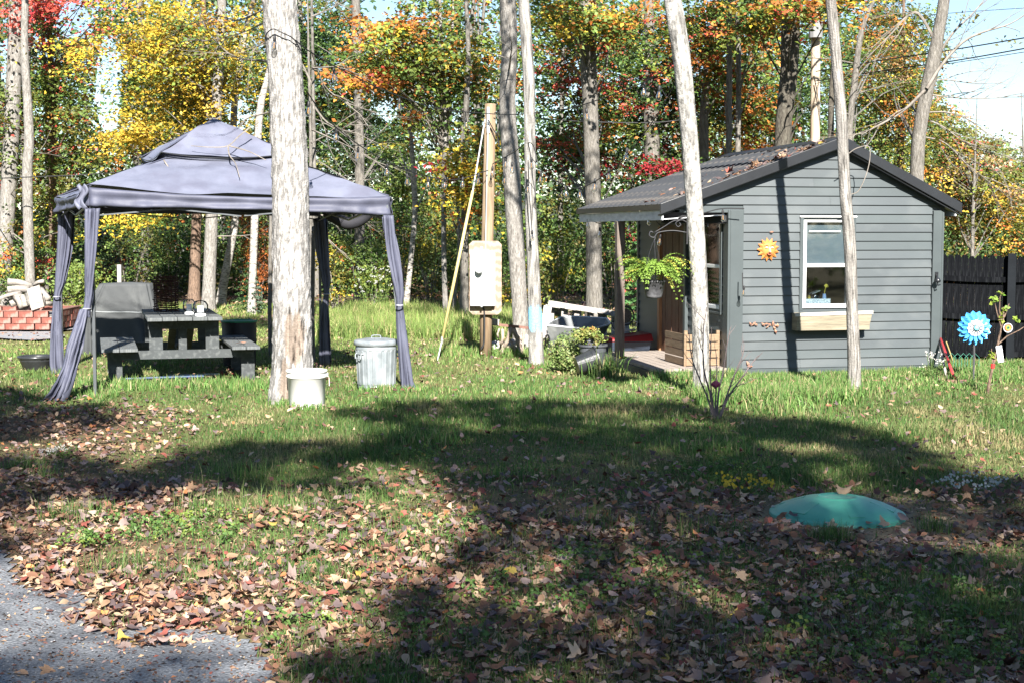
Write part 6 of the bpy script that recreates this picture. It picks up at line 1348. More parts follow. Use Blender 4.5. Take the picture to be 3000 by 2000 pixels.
def plantball(name, label, x, d, z, r, pal, n, leaf, cat='plant', k=30, fl=.5):
    p = Vector(((x - 1500) * d / F, d, z)); root = thing(name, label, cat, p); u = rng.normal(size=(n, 3)); u /= np.linalg.norm(u, axis=1, keepdims=True); u *= rng.uniform(.4, 1, n)[:, None] ** .5
    P = u * np.array(r); V, Fc, C = sprays(P, .10, k, leaf, pick_cols(pal, n), fl); link('foliage', mesh_np('foliage', V, Fc, C), leafm, root)
    mb = MB()
    for q in P[:12]: mb.tube([tuple(x_) for x_ in spline([(0, 0, -z if z > .02 else -.02), (q[0] * .5, q[1] * .5, q[2] * .2 - .05), tuple(q)], 3)], .004, 4)
    mb.build('stems', twig, root); return root
plantball('leafy_bush', 'rounded small leaved green bush between the blue painted tree and the dark planter', 1664, 17.9, .23, (.22, .19, .22), [((.20, .26, .09), 5), ((.12, .19, .05), 3), ((.28, .30, .13), 2)], 110, .035, 'bush')
plantball('potted_plant', 'yellow and orange tinged plant growing in the small black pot', 1718, 17.55, .46, (.16, .12, .07), [((.20, .20, .05), 4), ((.15, .20, .05), 4), ((.34, .20, .06), 1.5)], 30, .04)

# ------------------------------------------------------------------ brick fire pit with logs
fpB = Vector(((60 - 1500) * 25.2 / F, 25.2, 0)); fpB.z = .05; pit = thing('fire_pit', 'square fire pit of stacked red bricks at the left, heaped with firewood', 'fire pit', fpB, R(3))
brick = M('red_brick', (.22, .075, .055), (.15, .05, .038), 7, .9, .3, c3=(.32, .22, .19), s3=9, f3=.6)
mbb = MB(); mbb.box(-.115, -.055, 0, .115, .055, .095); bme = mbb.mesh('brick'); bme.materials.append(brick)
HX = .78
for c in range(3):
    z = .03 + c * .103
    for k in range(7):
        for side in range(4):
            t_ = -HX + .12 + k * .245 + (.12 if c % 2 else 0)
            if t_ > HX: continue
            x, y, r_ = [(t_, -HX, 0), (t_, HX, 0), (-HX, t_, 1.5708), (HX, t_, 1.5708)][side]
            o = link('brick', bme, None, pit, (x + rnd.uniform(-.012, .012), y + rnd.uniform(-.01, .01), z)); o.rotation_euler = (0, 0, r_ + rnd.uniform(-.04, .04))
mb = MB(); mb.box(-HX - .05, -HX - .06, .335, HX + .05, -HX + .05, .345); mb.box(-HX - .05, HX - .05, .335, HX + .05, HX + .06, .345); mb.box(-HX - .06, -HX + .051, .335, -HX + .05, HX - .051, .345); mb.box(HX - .05, -HX + .051, .335, HX + .06, HX - .051, .345); mb.build('rim_grate', rust, pit)
ash = M('ash', (.22, .21, .20), None, 8, 1, .3); mb = MB(); mb.box(-HX + .06, -HX + .06, .02, HX - .06, HX - .06, .25); mb.build('ash_bed', ash, pit)
logm = M('split_log', (.34, .315, .285), (.18, .16, .14), 5, .85, .3, (1.5, 6, 6), c3=(.25, .22, .19), s3=8, f3=.5)
def log(label, a, b, r, da, db, flat=1.0, nm='log', cat='log'):
    A_, B_ = W(*a, da), W(*b, db); c = (A_ + B_) / 2; o = thing(nm, label, cat, c, 0, 'firewood heaped on the fire pit'); mb = MB()
    if flat < .5: mb.bar(A_ - c, B_ - c, r * 2, .03, up=(0, -1, 0))
    else: r *= .72; mb.tube([tuple(A_ - c), tuple((A_ + B_) / 2 - c + Vector((0, 0, .02))), tuple(B_ - c)], [r, r * .9, r * 1.02], 9, amp=.16)
    mb.build('wood', logm, o, smooth=flat >= .5)
for args in [('topmost white log lying across the firewood heap', (22, 826), (92, 838), .075, 25.2, 25.3), ('second white log from the top of the heap with a brown split end', (22, 850), (84, 848), .085, 24.9, 25.0),
             ('long pale pole slanting down to the left from the firewood heap', (-8, 878), (60, 858), .045, 24.6, 24.8), ('short branch stub sticking out at the upper right of the heap', (98, 836), (128, 824), .05, 25.2, 25.1),
             ('grey weathered plank leaning on the front of the firewood heap', (98, 842), (112, 905), .11, 24.5, 24.35, .3), ('thin cream stick leaning left of the grey plank', (82, 855), (92, 903), .025, 24.5, 24.4),
             ('broad pale split log standing in the middle of the heap', (50, 870), (72, 900), .12, 24.8, 24.6), ('dark ended split log left of the thin cream stick', (66, 868), (74, 900), .07, 24.6, 24.5),
             ('rounded white log at the right end of the heap', (118, 852), (138, 880), .10, 24.9, 24.7), ('small brownish log below the rounded white log', (122, 868), (128, 898), .06, 24.6, 24.6),
             ('low white log lying at the right foot of the heap', (120, 895), (150, 890), .06, 24.6, 24.8), ('white split log hidden low at the left of the heap', (30, 892), (64, 886), .085, 24.8, 24.9)]: log(*args)
bd = thing('board_scrap', 'pale boards lying on the ground right of the brick fire pit', 'boards', G(212, 955)); mb = MB()
mb.bar((-.25, .3, .12), (.35, .4, .17), .22, .02); mb.bar((-.3, .1, .04), (.3, .3, .15), .04, .02); mb.bar((-.3, .0, .03), (.1, .2, .05), .03, .02); mb.build('board', logm, bd)
stake = thing('wooden_stake', 'pale square stake standing in the grass behind the covered grill', 'stake', Vector(((351 - 1500) * 27 / F, 27, 0))); mb = MB(); mb.box(-.035, -.035, -.05, .035, .035, 1.1); mb.build('stake_shaft', wgrey, stake)
# small far cabin glimpsed through the leaves
cab = thing('far_cabin', 'small weathered grey cabin glimpsed through the leaves behind the grill', 'cabin', Vector(((418 - 1500) * 41 / F, 41, 0)), R(8)); shg = M('grey_shingle', (.19, .19, .185), (.11, .11, .11), 2, .9, .3, (.6, .6, 12), lo=.45, hi=.55)
mb = MB(); mb.box(-1.1, 0, 0, 1.1, 1.8, 1.2); mb.build('wall', shg, cab); mb = MB(); mb.hexa([(-1.25, -.15, 1.15), (1.25, -.15, 1.15), (1.25, .9, 1.75), (-1.25, .9, 1.75), (-1.25, -.15, 1.2), (1.25, -.15, 1.2), (1.25, .9, 1.8), (-1.25, .9, 1.8)]); mb.hexa([(-1.25, .9, 1.75), (1.25, .9, 1.75), (1.25, 1.95, 1.15), (-1.25, 1.95, 1.15), (-1.25, .9, 1.8), (1.25, .9, 1.8), (1.25, 1.95, 1.2), (-1.25, 1.95, 1.2)]); mb.build('roof', shg, cab); mb = MB(); mb.box(-.2, -.02, .5, .2, -.001, .95); mb.build('window', darkin, cab)

# ------------------------------------------------------------------ fence
fa = Vector(((2735 - 1500) * 19.6 / F, 19.6, 0)); fe = Vector(((3330 - 1500) * 19.0 / F, 19.0, 0))
fen = thing('picket_fence', 'tall black stained picket fence, darkened to imitate shade, right of the shed', 'fence', fa); blkw = M('black_stain', (.006, .0065, .008), (.003, .0035, .0045), 5, .8, .25, (9, 9, 1), spec=.03, c3=(.02, .022, .025), s3=5, f3=.4)  # stain made blacker still, standing in for the shade on the fence
dv_ = (fe - fa); L = dv_.length; dn = dv_.normalized(); ang = math.atan2(dn.y, dn.x); fen.rotation_euler = (0, 0, ang)
npk = int(L / .088)
mb = MB(); w2 = .0432; mb.prism([(-w2, 0), (w2, 0), (w2, 1.36), (w2 * .5, 1.40), (-w2 * .5, 1.40), (-w2, 1.36)], lambda x, z: (x, 0, z), lambda x, z: (x, .016, z)); pme = mb.mesh('picket'); pme.materials.append(blkw)
for k in range(npk): o = link('picket', pme, None, fen, (k * .088 + .04, rnd.uniform(0, .004), -.02 * math.sin(k * .13) + rnd.uniform(-.008, .008))); o.scale = (1, 1, 1 + .0 * k)
for z in (1.10, .60, .12):
    mb = MB()
    for k in range(10): a, b = k * L / 10, (k + 1) * L / 10; mb.bar((a, -.03, z - .03 * math.sin(k * .5)), (b + .002, -.03, z - .03 * math.sin((k + 1) * .5)), .045, .07, up=(0, 0, 1))
    mb.build('rail', blkw, fen)
for xx in (.98, 2.35): mb = MB(); mb.box(xx - .05, -.12, 0, xx + .05, -.056, 1.42); mb.build('fence_post', M('post_stain', (.012, .014, .017), None, 5, .8, .2, spec=.05) if 'post_stain' not in bpy.data.materials else bpy.data.materials['post_stain'], fen)

# ------------------------------------------------------------------ pinwheel, sapling, tools, flowers
pb = G(2851, 1122); ph = W(2856, 961, pb.y - .03) ; pwh = thing('garden_pinwheel', 'blue flower pinwheel with silver centre on a thin stake in front of the black fence', 'pinwheel', pb)
blu = M('sky_blue_enamel', (.10, .42, .80), (.05, .30, .68), 6, .35, 0); blu2 = M('deep_blue_enamel', (.04, .22, .56), None, 6, .35, 0)
mb = MB(); mb.tube([(0, 0, -.05), (.005, 0, .3), tuple(ph - pb + Vector((0, .03, 0)))], .011, 8); mb.build('stake', M('grey_stake', (.12, .12, .13), None, 4, .4, 0, metal=.5), pwh)
hc = ph - pb
def petals(n, r0, r1, wd, y, tw, mat, nm):
    for k in range(n):
        a = k * 6.283 / n + tw; c, s = math.cos(a), math.sin(a); T_ = Vector((-s, 0, c)); Rr = Vector((c, 0, s)); mb = MB()
        prof = [(r0, .35), (r0 + (r1 - r0) * .55, 1), (r0 + (r1 - r0) * .8, .75), (r1, .0)]
        V = []
        for i, (r_, w_) in enumerate(prof):
            for sg, dy in ((-1, -.016), (0, .006), (1, .012)): V.append(tuple(hc + Rr * r_ + T_ * (sg * wd * w_) + Vector((0, y + dy * w_ * 1.3, 0))))
        f = [(i * 3 + j, i * 3 + j + 1, i * 3 + j + 4, i * 3 + j + 3) for i in range(3) for j in range(2)]; mb.add(V, f); mb.build(nm, mat, pwh, solid=.002)
petals(16, .07, .195, .030, .02, .1, blu, 'petal'); petals(14, .06, .165, .028, -.02, .3, blu, 'inner_petal')
silv = M('silver_foil', (.72, .74, .76), (.45, .48, .52), 30, .3, .4, metal=.3)
mb = MB()
for k in range(12):
    a = k * .5236; c, s = math.cos(a), math.sin(a); mb.add([tuple(hc + Vector((c * .03, -.05, s * .03))), tuple(hc + Vector((c * .085 - s * .02, -.045, s * .085 + c * .02))), tuple(hc + Vector((c * .095, -.03, s * .095))), tuple(hc + Vector((c * .085 + s * .02, -.035, s * .085 - c * .02)))], [(0, 1, 2, 3)])
mb.build('silver_rosette', silv, pwh, solid=.002)
mb = MB(); mb.lathe([(.0, 0), (.026, .004), (.03, .014), (.02, .026), (0, .03)], n=16); o = mb.build('hub', M('aqua_hub', (.2, .55, .62), None, 4, .3, 0), pwh, smooth=True); o.location = hc + Vector((0, -.045, 0)); o.rotation_euler = (math.pi / 2, 0, 0)
sb = G(2893, 1155); sap = thing('sapling', 'thin young fruit tree with few green leaves tied with red tape, right of the pinwheel', 'sapling', sb); d = sb.y
Q = lambda x, y: W(x, y, d) - sb
mb = MB(); mb.tube([(0, 0, -.03)] + [tuple(q) for q in spline([Q(2896, 1130), Q(2908, 1075), Q(2917, 1035), Q(2928, 985), Q(2938, 940), Q(2940, 900)], 4)], np.linspace(.016, .010, 22), 7, amp=.06); mb.build('stem', bark_brown, sap, smooth=True)
mb = MB()
for l in [[(2936, 950), (2928, 910), (2930, 870), (2936, 855)], [(2934, 960), (2922, 920), (2915, 890)], [(2942, 930), (2952, 905), (2956, 890)], [(2922, 1010), (2950, 985), (2985, 968), (3020, 945)], [(2910, 1070), (2905, 1040), (2905, 1020)]]: mb.tube([tuple(Q(*p)) for p in l], np.linspace(.009, .004, len(l)), 5)
mb.build('branches', bark_brown, sap)
pts = np.array([tuple(Q(x, y)) for x, y in [(2930, 858), (2938, 862), (2915, 872), (2912, 880), (2908, 885), (2920, 878), (2945, 905), (2938, 915), (2932, 930), (2950, 902), (2980, 938), (2972, 932), (2903, 1030), (2906, 1045), (2900, 1038), (2932, 938)]] )
V, Fc, C = sprays(pts, .035, 5, .055, pick_cols([((.26, .34, .05), 3), ((.18, .28, .05), 2)], len(pts)), .4); link('leaves', mesh_np('leaves', V, Fc, C), leafm, sap)
mb = MB(); mb.tube([tuple(Q(2909, 1065)), tuple(Q(2908, 1077))], .022, 10); mb.build('red_tape', M('red_tape', (.6, .03, .03), None, 4, .5, 0), sap)
tg = thing('plant_tag', 'white plastic plant tag hanging on the young fruit tree', 'tag', Q(2923, 1012) + sb); mb = MB(); a, b = Vector((0, -.03, 0)), W(2933, 1060, d - .03) - (Q(2923, 1012) + sb); mb.bar(a, b, .062, .004, up=(0, -1, 0)); mb.build('tag_sheet', M('white_tag', (.8, .8, .86), None, 4, .4, 0), tg, bevel=.001)
wc = thing('garden_spinner', 'small round spinner with coloured rings hung on the young fruit tree', 'spinner', W(2953, 961, d - .05)); rc = [(.045, M('ring_silver', (.55, .55, .6), None, 4, .3, 0)), (.032, M('ring_red', (.5, .1, .06), None, 4, .4, 0)), (.022, M('ring_gold', (.5, .4, .06), None, 4, .4, 0)), (.011, M('ring_green', (.05, .15, .08), None, 4, .4, 0))]
for k, (r_, m_) in enumerate(rc): mb = MB(); mb.tube([(r_ * math.cos(a), -.002 * k, r_ * math.sin(a)) for a in np.linspace(0, 6.283, 21)[:-1]], .0055, 6, close=True); mb.build('ring', m_, wc, smooth=True)
mb = MB(); mb.lathe([(0, 0), (.008, .002), (0, .008)], n=8); o = mb.build('hub', rc[3][1], wc); o.rotation_euler = (math.pi / 2, 0, 0)
def tool(name, label, a, b, d, r, mat, cat):
    A_, B_ = G(*b), W(*a, d); t = thing(name, label, cat, A_); mb = MB(); mb.tube([(0, 0, 0), tuple((B_ - A_) * .5), tuple(B_ - A_)], r, 8); mb.build('handle', mat, t, smooth=True); return t, B_ - A_
t, v_ = tool('garden_tool', 'red handled garden tool leaning against the right corner of the shed', (2751, 980), (2802, 1125), 17.85, .017, M('red_handle', (.52, .045, .05), None, 5, .4, 0), 'garden tool')
mb = MB(); mb.cbox((.0, .0, .03), (.22, .02, .05)); mb.build('tool_head', rust, t)
t, v_ = tool('garden_tool', 'grey weathered stick leaning beside the red handled tool', (2748, 985), (2776, 1118), 17.9, .016, wgrey, 'stick')
t, v_ = tool('garden_tool', 'thin brown stick leaning against the fence right of the red handled tool', (2772, 1000), (2800, 1080), 18.3, .008, M('brown_stick', (.3, .24, .1), None, 5, .8, 0), 'stick')
wl = M('wire_green', (.03, .16, .11), None, 4, .6, 0); wf = thing('wire_edging', 'green wire edging hoops in the grass behind the pinwheel stake', 'edging', Vector(((2822 - 1500) * 17.6 / F, 17.6, 0)))
for k in range(5): mb = MB(); x = -.12 + k * .07; mb.tube([(x - .05, 0, 0), (x - .05, 0, .2), (x, 0, .25), (x + .05, 0, .2), (x + .05, 0, 0)], .004, 5); mb.build('hoop', wl, wf)
def flowers(name, label, x, y, n, rx, h, colp, size, stemc=(.07, .12, .03), lf=None, cat='wildflower'):
    p = G(x, y); root = thing(name, label, cat, p); V = []; Fc = []; Cc = []; mb = MB()
    for k in range(n):
        a = rnd.uniform(0, 6.283); r_ = rx * math.sqrt(rnd.random()); hh = h * rnd.uniform(.5, 1); e = Vector((math.cos(a) * r_, math.sin(a) * r_, hh)); mb.tube([(e.x * .4, e.y * .4, -.02), tuple(e)], .0025, 3)
        for j in range(5):
            q = e + Vector((rnd.gauss(0, .02), rnd.gauss(0, .02), rnd.gauss(0, .015)));
            for m_ in range(3):
                b = len(V); aa = rnd.uniform(0, 3.14); dx = Vector((math.cos(aa), math.sin(aa) * .5, math.sin(aa))) * size; dy = Vector((-math.sin(aa), .4, math.cos(aa))) * size
                V += [tuple(q - dx), tuple(q - dy), tuple(q + dx), tuple(q + dy)]; Fc.append((b, b + 1, b + 2, b + 3)); c = colp[rnd.randrange(len(colp))]; Cc += [c] * 4
    mb.build('stems', M(label[:12] + ' stem', stemc, None, 4, .8, 0), root); link('blossoms', mesh_np('blossoms', np.array(V), np.array(Fc), np.array(Cc)), leafm, root)
    P = np.array([[rnd.gauss(0, rx * .6), rnd.gauss(0, rx * .6), rnd.uniform(.02, h * .6)] for _ in range(max(8, n // 2))]); V, Fc, C = sprays(P, .06, 12, .03, pick_cols([(lf or (.10, .15, .04), 1)], len(P)), .5); link('foliage', mesh_np('foliage', V, Fc, C), leafm, root)
flowers('goldenrod', 'small yellow wildflower clump just left of the green septic lid', 2185, 1455, 15, .16, .13, [(.62, .45, .03), (.5, .38, .04)], .009)
flowers('white_aster', 'small white asters growing at the right corner of the shed', 2735, 1112, 14, .14, .34, [(.42, .40, .38), (.5, .48, .46)], .007)
flowers('white_aster', 'pale aster patch at the right edge behind the green septic lid', 2840, 1440, 22, .22, .10, [(.35, .44, .42), (.5, .49, .47)], .008)
flowers('white_aster', 'little white flower tuft among leaves at the left edge', 172, 1335, 14, .10, .07, [(.42, .42, .40)], .006)
flowers('white_aster', 'white flower heads in the tall weeds left of the right canopy post', 1100, 925, 22, .4, 1.0, [(.45, .45, .43)], .010)
# bare shrub in front of the speckled tree
bs = G(2097, 1232); sh = thing('bare_shrub', 'leafless thin stemmed shrub with one purple leaf in front of the speckled trunk', 'shrub', bs); Q = lambda x, y: W(x, y, bs.y) - bs
mb = MB(); stm = M('dark_stem', (.16, .13, .13), (.09, .07, .07), 8, .8, .1)
for l in [[(2090, 1230), (2075, 1170), (2050, 1110), (2025, 1040), (2018, 960)], [(2092, 1230), (2080, 1150), (2062, 1080), (2060, 980), (2070, 900)], [(2097, 1230), (2085, 1160), (2080, 1060), (2085, 960)], [(2100, 1230), (2105, 1150), (2120, 1080), (2130, 1010), (2140, 960)],
          [(2104, 1230), (2125, 1170), (2150, 1100), (2175, 1040), (2180, 1010)], [(2106, 1230), (2135, 1160), (2170, 1110), (2205, 1060), (2222, 1040)], [(2098, 1230), (2096, 1180), (2100, 1100), (2098, 1040)]]:
    P = [tuple(q) for q in spline([Q(*p) for p in l], 4)]; mb.tube(P, np.linspace(.011, .003, len(P)), 5)
    for k in range(4, len(P) - 1, 2): dd = (Vector(P[k + 1]) - Vector(P[k])).normalized(); branch(mb, P[k], dd + Vector((rnd.uniform(-.8, .8), rnd.uniform(-.5, .5), rnd.uniform(-.1, .3))), rnd.uniform(.08, .3), .004, 0)
mb.build('stems', stm, sh)
pl_ = thing('purple_leaf', 'single deep purple drooping leaf on the leafless shrub', 'leaf', W(2097, 1125, bs.y - .02)); mb = MB(); mb.grid(lambda u, v: ((u - .5) * .085 * math.sin(min(1, v * 1.3 + .15) * 3.1) , -.03 * math.sin(u * 3.14), .045 - .10 * v - .03 * abs(u - .5)), 8, 8); mb.build('blade', M('purple_leaf', (.07, .012, .045), (.10, .02, .05), 9, .5, .1), pl_, smooth=True)

# ------------------------------------------------------------------ grass
grassm = MC('grass_blades', .6, .35, .05)
def blades(x, y, h, wd, cols, lean=.45):
    n = len(x); z = gz(x, y); a = rng.uniform(0, 6.283, n); dx, dy = np.cos(a), np.sin(a); b = rng.uniform(0, 6.283, n); lx_, ly_ = np.cos(b), np.sin(b); ln = h * np.abs(rng.normal(0, lean, n))
    B = np.stack([x, y, z - .01], 1); w_ = wd[:, None] * np.stack([dx, dy, 0 * dx], 1) * .5
    Mid = B + np.stack([lx_ * ln * .3, ly_ * ln * .3, h * .55], 1); Tp = B + np.stack([lx_ * ln, ly_ * ln, h * np.clip(1 - .35 * (ln / h) ** 2, .3, 1)], 1)
    V = np.stack([B - w_, B + w_, Mid + w_ * .8, Mid - w_ * .8, Tp], 1).reshape(-1, 3); i = np.arange(n)[:, None] * 5
    Fc = np.concatenate([i + [0, 1, 2], i + [0, 2, 3], i + [3, 2, 4]], 0); C = np.repeat(np.clip(cols * np.exp(rng.normal(0, .2, (n, 1))), 0, .8), 5, 0); return V, Fc, C
def block(x, y):                            # keep blades out of solid things
    m = np.ones(len(x), bool)
    u = (x - SB.x) * Ct + (y - SB.y) * St; v = -(x - SB.x) * St + (y - SB.y) * Ct; m &= ~((u > -.92) & (u < WU + .02) & (v > -.03) & (v < DV + .1))
    m &= ~(np.hypot(x - LIDC.x, y - LC.y) < .42); m &= ~(np.hypot(x - bk.location.x, y - bk.location.y) < .18); m &= ~(np.hypot(x - tc_.location.x, y - tc_.location.y) < .21); m &= ~(np.hypot(x - BIG.location.x, y - 14.5) < .22)
    return m
GC = [((.095, .185, .045), 5), ((.125, .215, .06), 4), ((.175, .23, .07), 2.2), ((.065, .14, .04), 3), ((.32, .28, .15), 1.6)]
GCT = [((.115, .215, .055), 5), ((.18, .24, .08), 3), ((.08, .165, .04), 3), ((.32, .28, .15), 1.6)]
n = 500000; px = rng.uniform(-350, 3350, n); py = 1000 + (rng.random(n) ** 1.25) * 1150 - 125
r = np.array([(px - 1500) / F, CP + (1000 - py) / F * SP, -SP + (1000 - py) / F * CP]); t = -CAMH / r[2]; ok = (r[2] < -.02); x, y = (r[0] * t)[ok], (r[1] * t)[ok]
lw_ = lawn(x, y); m = (rng.random(len(x)) < lw_ ** 1.3) & block(x, y) & (drive(x, y) < .1) & (y < 40) & (y > 3.5); m &= ~((y > 22.7) & (y < 27) & (x < -7.3)); x, y, lw_ = x[m], y[m], lw_[m]
patch = fbm(x * .9, y * .9, 0, 88); tall = .020 + .035 * np.clip(patch - .35, 0, 1) + .02 * lw_ + .03 * np.clip((patch - .62) * 6, 0, 1)
mx_ = np.clip(fbm(x * .5, y * .5, 0, 99) * 1.6 - .3, 0, 1)[:, None]; yl = np.clip((y - 17) / 8, 0, 1)[:, None]
c = pick_cols(GC, len(x)) * (1 - .35 * mx_ * (1 - yl)) + np.array([.10, .09, .03]) * yl * .9; st_ = (np.clip((fbm(x * 1.3, y * 1.3, 0, 131) - .56) * 5, 0, 1) * (rng.random(len(x)) < .7))[:, None]; c = c * (1 - st_) + np.array([.27, .235, .12]) * st_
V, Fc, C = blades(x, y, tall * rng.uniform(.5, 1.5, len(x)), .0028 + .0005 * y, c); kind(link('lawn_grass', mesh_np('lawn_grass', V, Fc, C), grassm), 'stuff')
# tall grass: along the shed, by the post, at the edge of the woods, tufts in the foreground
X, Y, H_ = [], [], []
def patchg(fn, n, h):
    a, b = fn(n); X.append(a); Y.append(b); H_.append(np.full(n, h) * rng.uniform(.45, 1.25, n))
U = rng.uniform
def shedfront(n): u, v = U(-.3, WU + .6, n), -np.abs(rng.normal(0, .38, n)) - .02; return SB.x + u * Ct - v * St, SB.y + u * St + v * Ct
patchg(shedfront, 9000, .095)
patchg(lambda n: (U(1.3, 5.2, n), 15.6 + np.abs(rng.normal(0, .8, n))), 5000, .075)
def porchf(n): u, v = U(-1.0, .1, n), -np.abs(rng.normal(0, .2, n)) - .06; return SB.x + u * Ct - v * St, SB.y + u * St + v * Ct
patchg(porchf, 1500, .14)
patchg(lambda n: (rng.normal(1.12, .1, n), rng.normal(17.2, .07, n)), 150, .32)
patchg(lambda n: (U(-3.4, 0, n), U(23, 31, n)), 20000, .30)
patchg(lambda n: (U(-9, -3, n), U(28, 34, n)), 7000, .12)
patchg(lambda n: (U(-1.2, 1.2, n), U(20.0, 21.5, n)), 2500, .14)
patchg(lambda n: (U(4.8, 8, n), U(16.4, 18.6, n)), 9000, .11)
patchg(lambda n: (U(1.8, 3.4, n), 14.2 + np.abs(rng.normal(0, .5, n))), 4500, .17)
for tx, ty, tr in [(-2.2, 14.5, .27), (1.98, 15.1, .16), (3.62, 15.45, .14), (.31, 18.7, .17), (bk.location.x, bk.location.y, .22), (tc_.location.x, tc_.location.y, .26), (-4.33, 15.1, .2), (-1.2, 15.75, .2)]: patchg(lambda n: (tx + np.cos(np.linspace(0, 60, n)) * tr * U(.95, 1.3, n), ty + np.sin(np.linspace(0, 60, n)) * tr * U(.95, 1.3, n)), 420, .095)
patchg(lambda n: (U(-5, -2.6, n), U(15.7, 16.5, n)), 2500, .13)
for cx, cy, nn_, hh_2, sg in [(2440, 1585, 350, .12, .06), (2740, 1545, 160, .11, .05), (130, 1405, 60, .22, .05), (60, 1370, 200, .12, .08), (1240, 1300, 300, .12, .15), (700, 1400, 200, .16, .2), (1050, 1480, 260, .14, .18), (820, 1500, 260, .15, .14), (600, 1510, 160, .16, .1), (1750, 1550, 260, .13, .15),
                             (1500, 1700, 260, .10, .25), (2700, 1850, 420, .12, .22), (2250, 1930, 300, .11, .22), (1800, 1850, 260, .11, .22), (1350, 1900, 220, .10, .2), (950, 1700, 180, .12, .12), (230, 1520, 260, .13, .12), (900, 1890, 100, .1, .1), (350, 1660, 120, .13, .1), (2100, 1330, 300, .12, .2),
                             (2400, 1160, 500, .2, .25), (2300, 1210, 300, .16, .2), (1200, 1560, 200, .13, .15), (2600, 1700, 220, .12, .15), (2060, 1560, 250, .12, .15)]:
    g = G(cx, cy); patchg(lambda n: (rng.normal(g.x, sg, n), rng.normal(g.y, sg, n)), nn_, hh_2)
x, y, h = map(np.concatenate, (X, Y, H_)); m = block(x, y); x, y, h = x[m], y[m], h[m]
far = np.clip((y - 19) / 6, 0, 1)[:, None]; near = np.clip((11 - y) / 4, 0, 1)[:, None]
c = pick_cols(GCT, len(x)); c = c * (1 - near * .35) + far * np.array([.07, .05, .015]); V, Fc, C = blades(x, y, h, np.where(y < 11, .004, .0075 + .0003 * y) * (h > 0), c, .5); kind(link('tall_grass', mesh_np('tall_grass', V, Fc, C), grassm), 'stuff')
# small broad leaved weeds in the foreground
W_ = []
for cx, cy, nn_, s_ in [(820, 1830, 14, .12), (560, 1540, 30, .16), (1210, 1345, 30, .12), (2550, 1850, 60, .3), (2750, 1790, 80, .3), (2100, 1400, 60, .25), (1700, 1640, 30, .2), (1350, 1560, 20, .2), (2850, 1950, 40, .25), (1850, 1720, 30, .2), (450, 1560, 30, .15), (280, 1600, 30, .1), (1450, 1760, 30, .25), (620, 1580, 20, .1), (1250, 1850, 20, .2), (2450, 1930, 30, .25)]:
    g = G(cx, cy); W_.append(np.stack([rng.normal(g.x, s_, nn_), rng.normal(g.y, s_, nn_), U(.02, .07, nn_)], 1))
P = np.concatenate(W_); P[:, 2] += gz(P[:, 0], P[:, 1]); V, Fc, C = sprays(P, .05, 14, .022, pick_cols([((.09, .17, .04), 3), ((.07, .13, .03), 2), ((.16, .22, .04), 1)], len(P)), .5); kind(link('ground_weeds', mesh_np('ground_weeds', V, Fc, C), leafm), 'stuff')

# ------------------------------------------------------------------ fallen leaves
n = 150000; px = U(-300, 3300, n); py = 960 + U(0, 1, n) ** .9 * 1180; r = np.array([(px - 1500) / F, CP + (1000 - py) / F * SP, -SP + (1000 - py) / F * CP]); t = -CAMH / r[2]; x, y = r[0] * t, r[1] * t
pxx, pyy = px, py
lw_ = lawn(x, y); dr_ = drive(x, y); cl = fbm(x * 1.2, y * 1.2, 0, 120); spm = F / np.maximum(y, 3)
want = np.interp(y, [4, 6.5, 8, 9, 9.8, 10.6, 12, 15, 20, 34], [860, 780, 620, 400, 115, 42, 40, 60, 60, 22])          # leaves per square metre
lf_ = np.clip((1150 - pxx) / 500, 0, 1) * np.clip((pyy - 1420) / 90, 0, 1); want = want + 210 * lf_
want = want + 170 * np.clip((700 - pxx) / 500, 0, 1) * np.clip((pyy - 1130) / 90, 0, 1)
want *= np.clip(.35 + (1 - lw_) * .9, .35, 1.15) * np.clip(cl * 2.6 - .35, .12, 1.7)
want = np.where(dr_ > .25, want * .0 + 13 + 330 * np.clip(1 - dr_ * .75, 0, 1) ** 1.5, want); bare_ = np.exp(-(((x - LIDC.x - .1) / .75) ** 2 + ((y - LIDC.y) / .55) ** 2) ** 2); want *= 1 - .72 * bare_
dens = n / (4000 * 1180) * (spm * spm * CAMH / np.maximum(y, 3)) * (F / spm) / F * 1.0
# samples per m2 on the ground at distance y: n/(range_x*range_y) * dpx/dx * dpy/dy
dens = n / (3600. * 1180.) * (F / y) * (F * CAMH / y ** 2)
m = (rng.random(len(x)) < want / dens) & (y > 3.4) & (y < 36) & (np.hypot(x - LIDC.x, y - LC.y) > .43); u = (x - SB.x) * Ct + (y - SB.y) * St; v = -(x - SB.x) * St + (y - SB.y) * Ct; m &= ~((u > -.92) & (u < WU + .02) & (v > -.03) & (v < DV))
x, y, want = x[m], y[m], want[m]; n = len(x)
z = gz(x, y) + .006 + np.where(y > 9, .02, 0) + rng.uniform(0, 1, n) ** 2 * np.clip(want / 300, .15, 1) * .045 + .02 * lawn(x, y) * (y > 8); tilt = np.where(drive(x, y) > .2, .15, .38)
Nn = np.stack([rng.normal(0, 1, n) * tilt, rng.normal(0, 1, n) * tilt - .1, np.ones(n)], 1)
V, Fc, C = litter(np.stack([x, y, z], 1), Nn, .051, (0, 3, 1, 4, 2, 5, 0)); kind(link('leaf_litter', mesh_np('leaf_litter', V, Fc, C), litm), 'stuff'); print('litter', n, len(Fc))
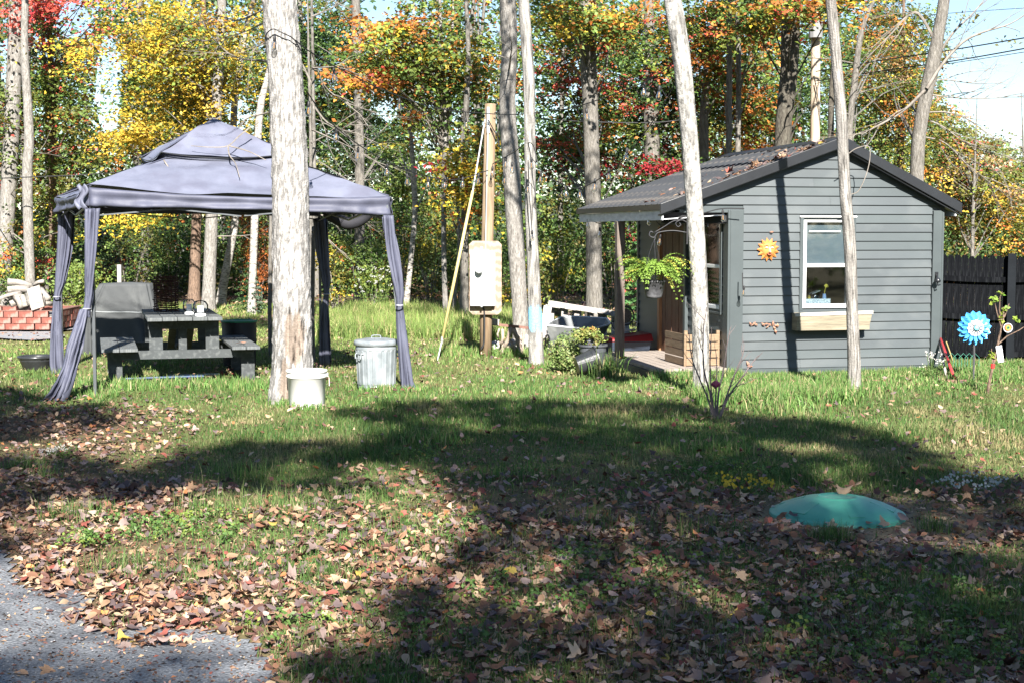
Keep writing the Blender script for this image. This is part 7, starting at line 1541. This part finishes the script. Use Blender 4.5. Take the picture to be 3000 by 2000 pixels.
# crumbs, torn bits and twigs between the leaves
n = 50000; px = U(-100, 3100, n); py = 1150 + U(0, 1, n) * 950; r = np.array([(px - 1500) / F, CP + (1000 - py) / F * SP, -SP + (1000 - py) / F * CP]); t = -CAMH / r[2]; x, y = r[0] * t, r[1] * t
m = (rng.random(n) < np.clip(1.1 - lawn(x, y), .1, 1) * np.where(drive(x, y) > .1, .35, 1)) & (np.hypot(x - LIDC.x, y - LC.y) > .42) & (y > 3.4); x, y = x[m], y[m]
P = np.stack([x, y, gz(x, y) + .012], 1); V, Fc, C = leaf_quads(P, np.stack([rng.normal(0, .4, len(x)), rng.normal(0, .4, len(x)), np.ones(len(x))], 1), .022, pick_cols(LITTER, len(x)), .45)
kind(link('leaf_crumbs', mesh_np('leaf_crumbs', V, Fc, C), litm), 'stuff')
# a few leaves lying against and on the septic lid
P = np.array([[LC.x + dx, LC.y + dy, dz] for dx, dy, dz in [(-.37, -.17, .04), (-.32, -.24, .045), (.33, -.26, .05), (.1, -.40, .03), (.18, -.42, .035), (-.12, -.41, .03), (.36, .12, .04), (-.22, .30, .08), (.05, .1, .13)]])
V, Fc, C = litter(P, np.tile([0, -.3, 1.0], (len(P), 1)) + rng.normal(0, .2, (len(P), 3)), .075, (0, 1)); kind(link('leaves_on_lid', mesh_np('leaves_on_lid', V, Fc, C), litm), 'stuff')
# leaf floor of the woods
n = 26000; x = U(-.55, .55, n) * 60; y = U(27, 60, n); P = np.stack([x, y, gz(x, y) + .02], 1); Nn = np.stack([rng.normal(0, .5, n), rng.normal(0, .5, n) - .2, np.ones(n)], 1)
V, Fc, C = leaf_quads(P, Nn, .14, pick_cols(LITTER, n)); kind(link('woodland_floor', mesh_np('woodland_floor', V, Fc, C), litm), 'stuff')
# leaves lying on the canopy eaves, pebbles on the driveway
mb = MB()
for k in range(420):
    g = G(rnd.uniform(-200, 760), rnd.uniform(1700, 2080)); 
    if drive(np.array([g.x]), np.array([g.y]))[0] < .2: continue
    s = rnd.uniform(.002, .006); mb.lathe([(0, 0), (s, s * .2), (s * .8, s * .7), (0, s)], (g.x, g.y, .012 + float(gz(g.x, g.y))), 6)
kind(mb.build('driveway_pebbles', M('pale_pebble', (.26, .26, .27), (.16, .16, .17), 60, .8, 0)), 'stuff')
tot = sum(len(o.data.polygons) for o in COL.objects if o.type == 'MESH'); tri = sum(len(o.data.loops) - 2 * len(o.data.polygons) for o in COL.objects if o.type == 'MESH'); big = sorted(((len(o.data.loops) - 2 * len(o.data.polygons), o.name) for o in COL.objects if o.type == 'MESH'), reverse=True)[:12]; print('tris', tri, big); print('faces', tot, 'objects', len(COL.objects))
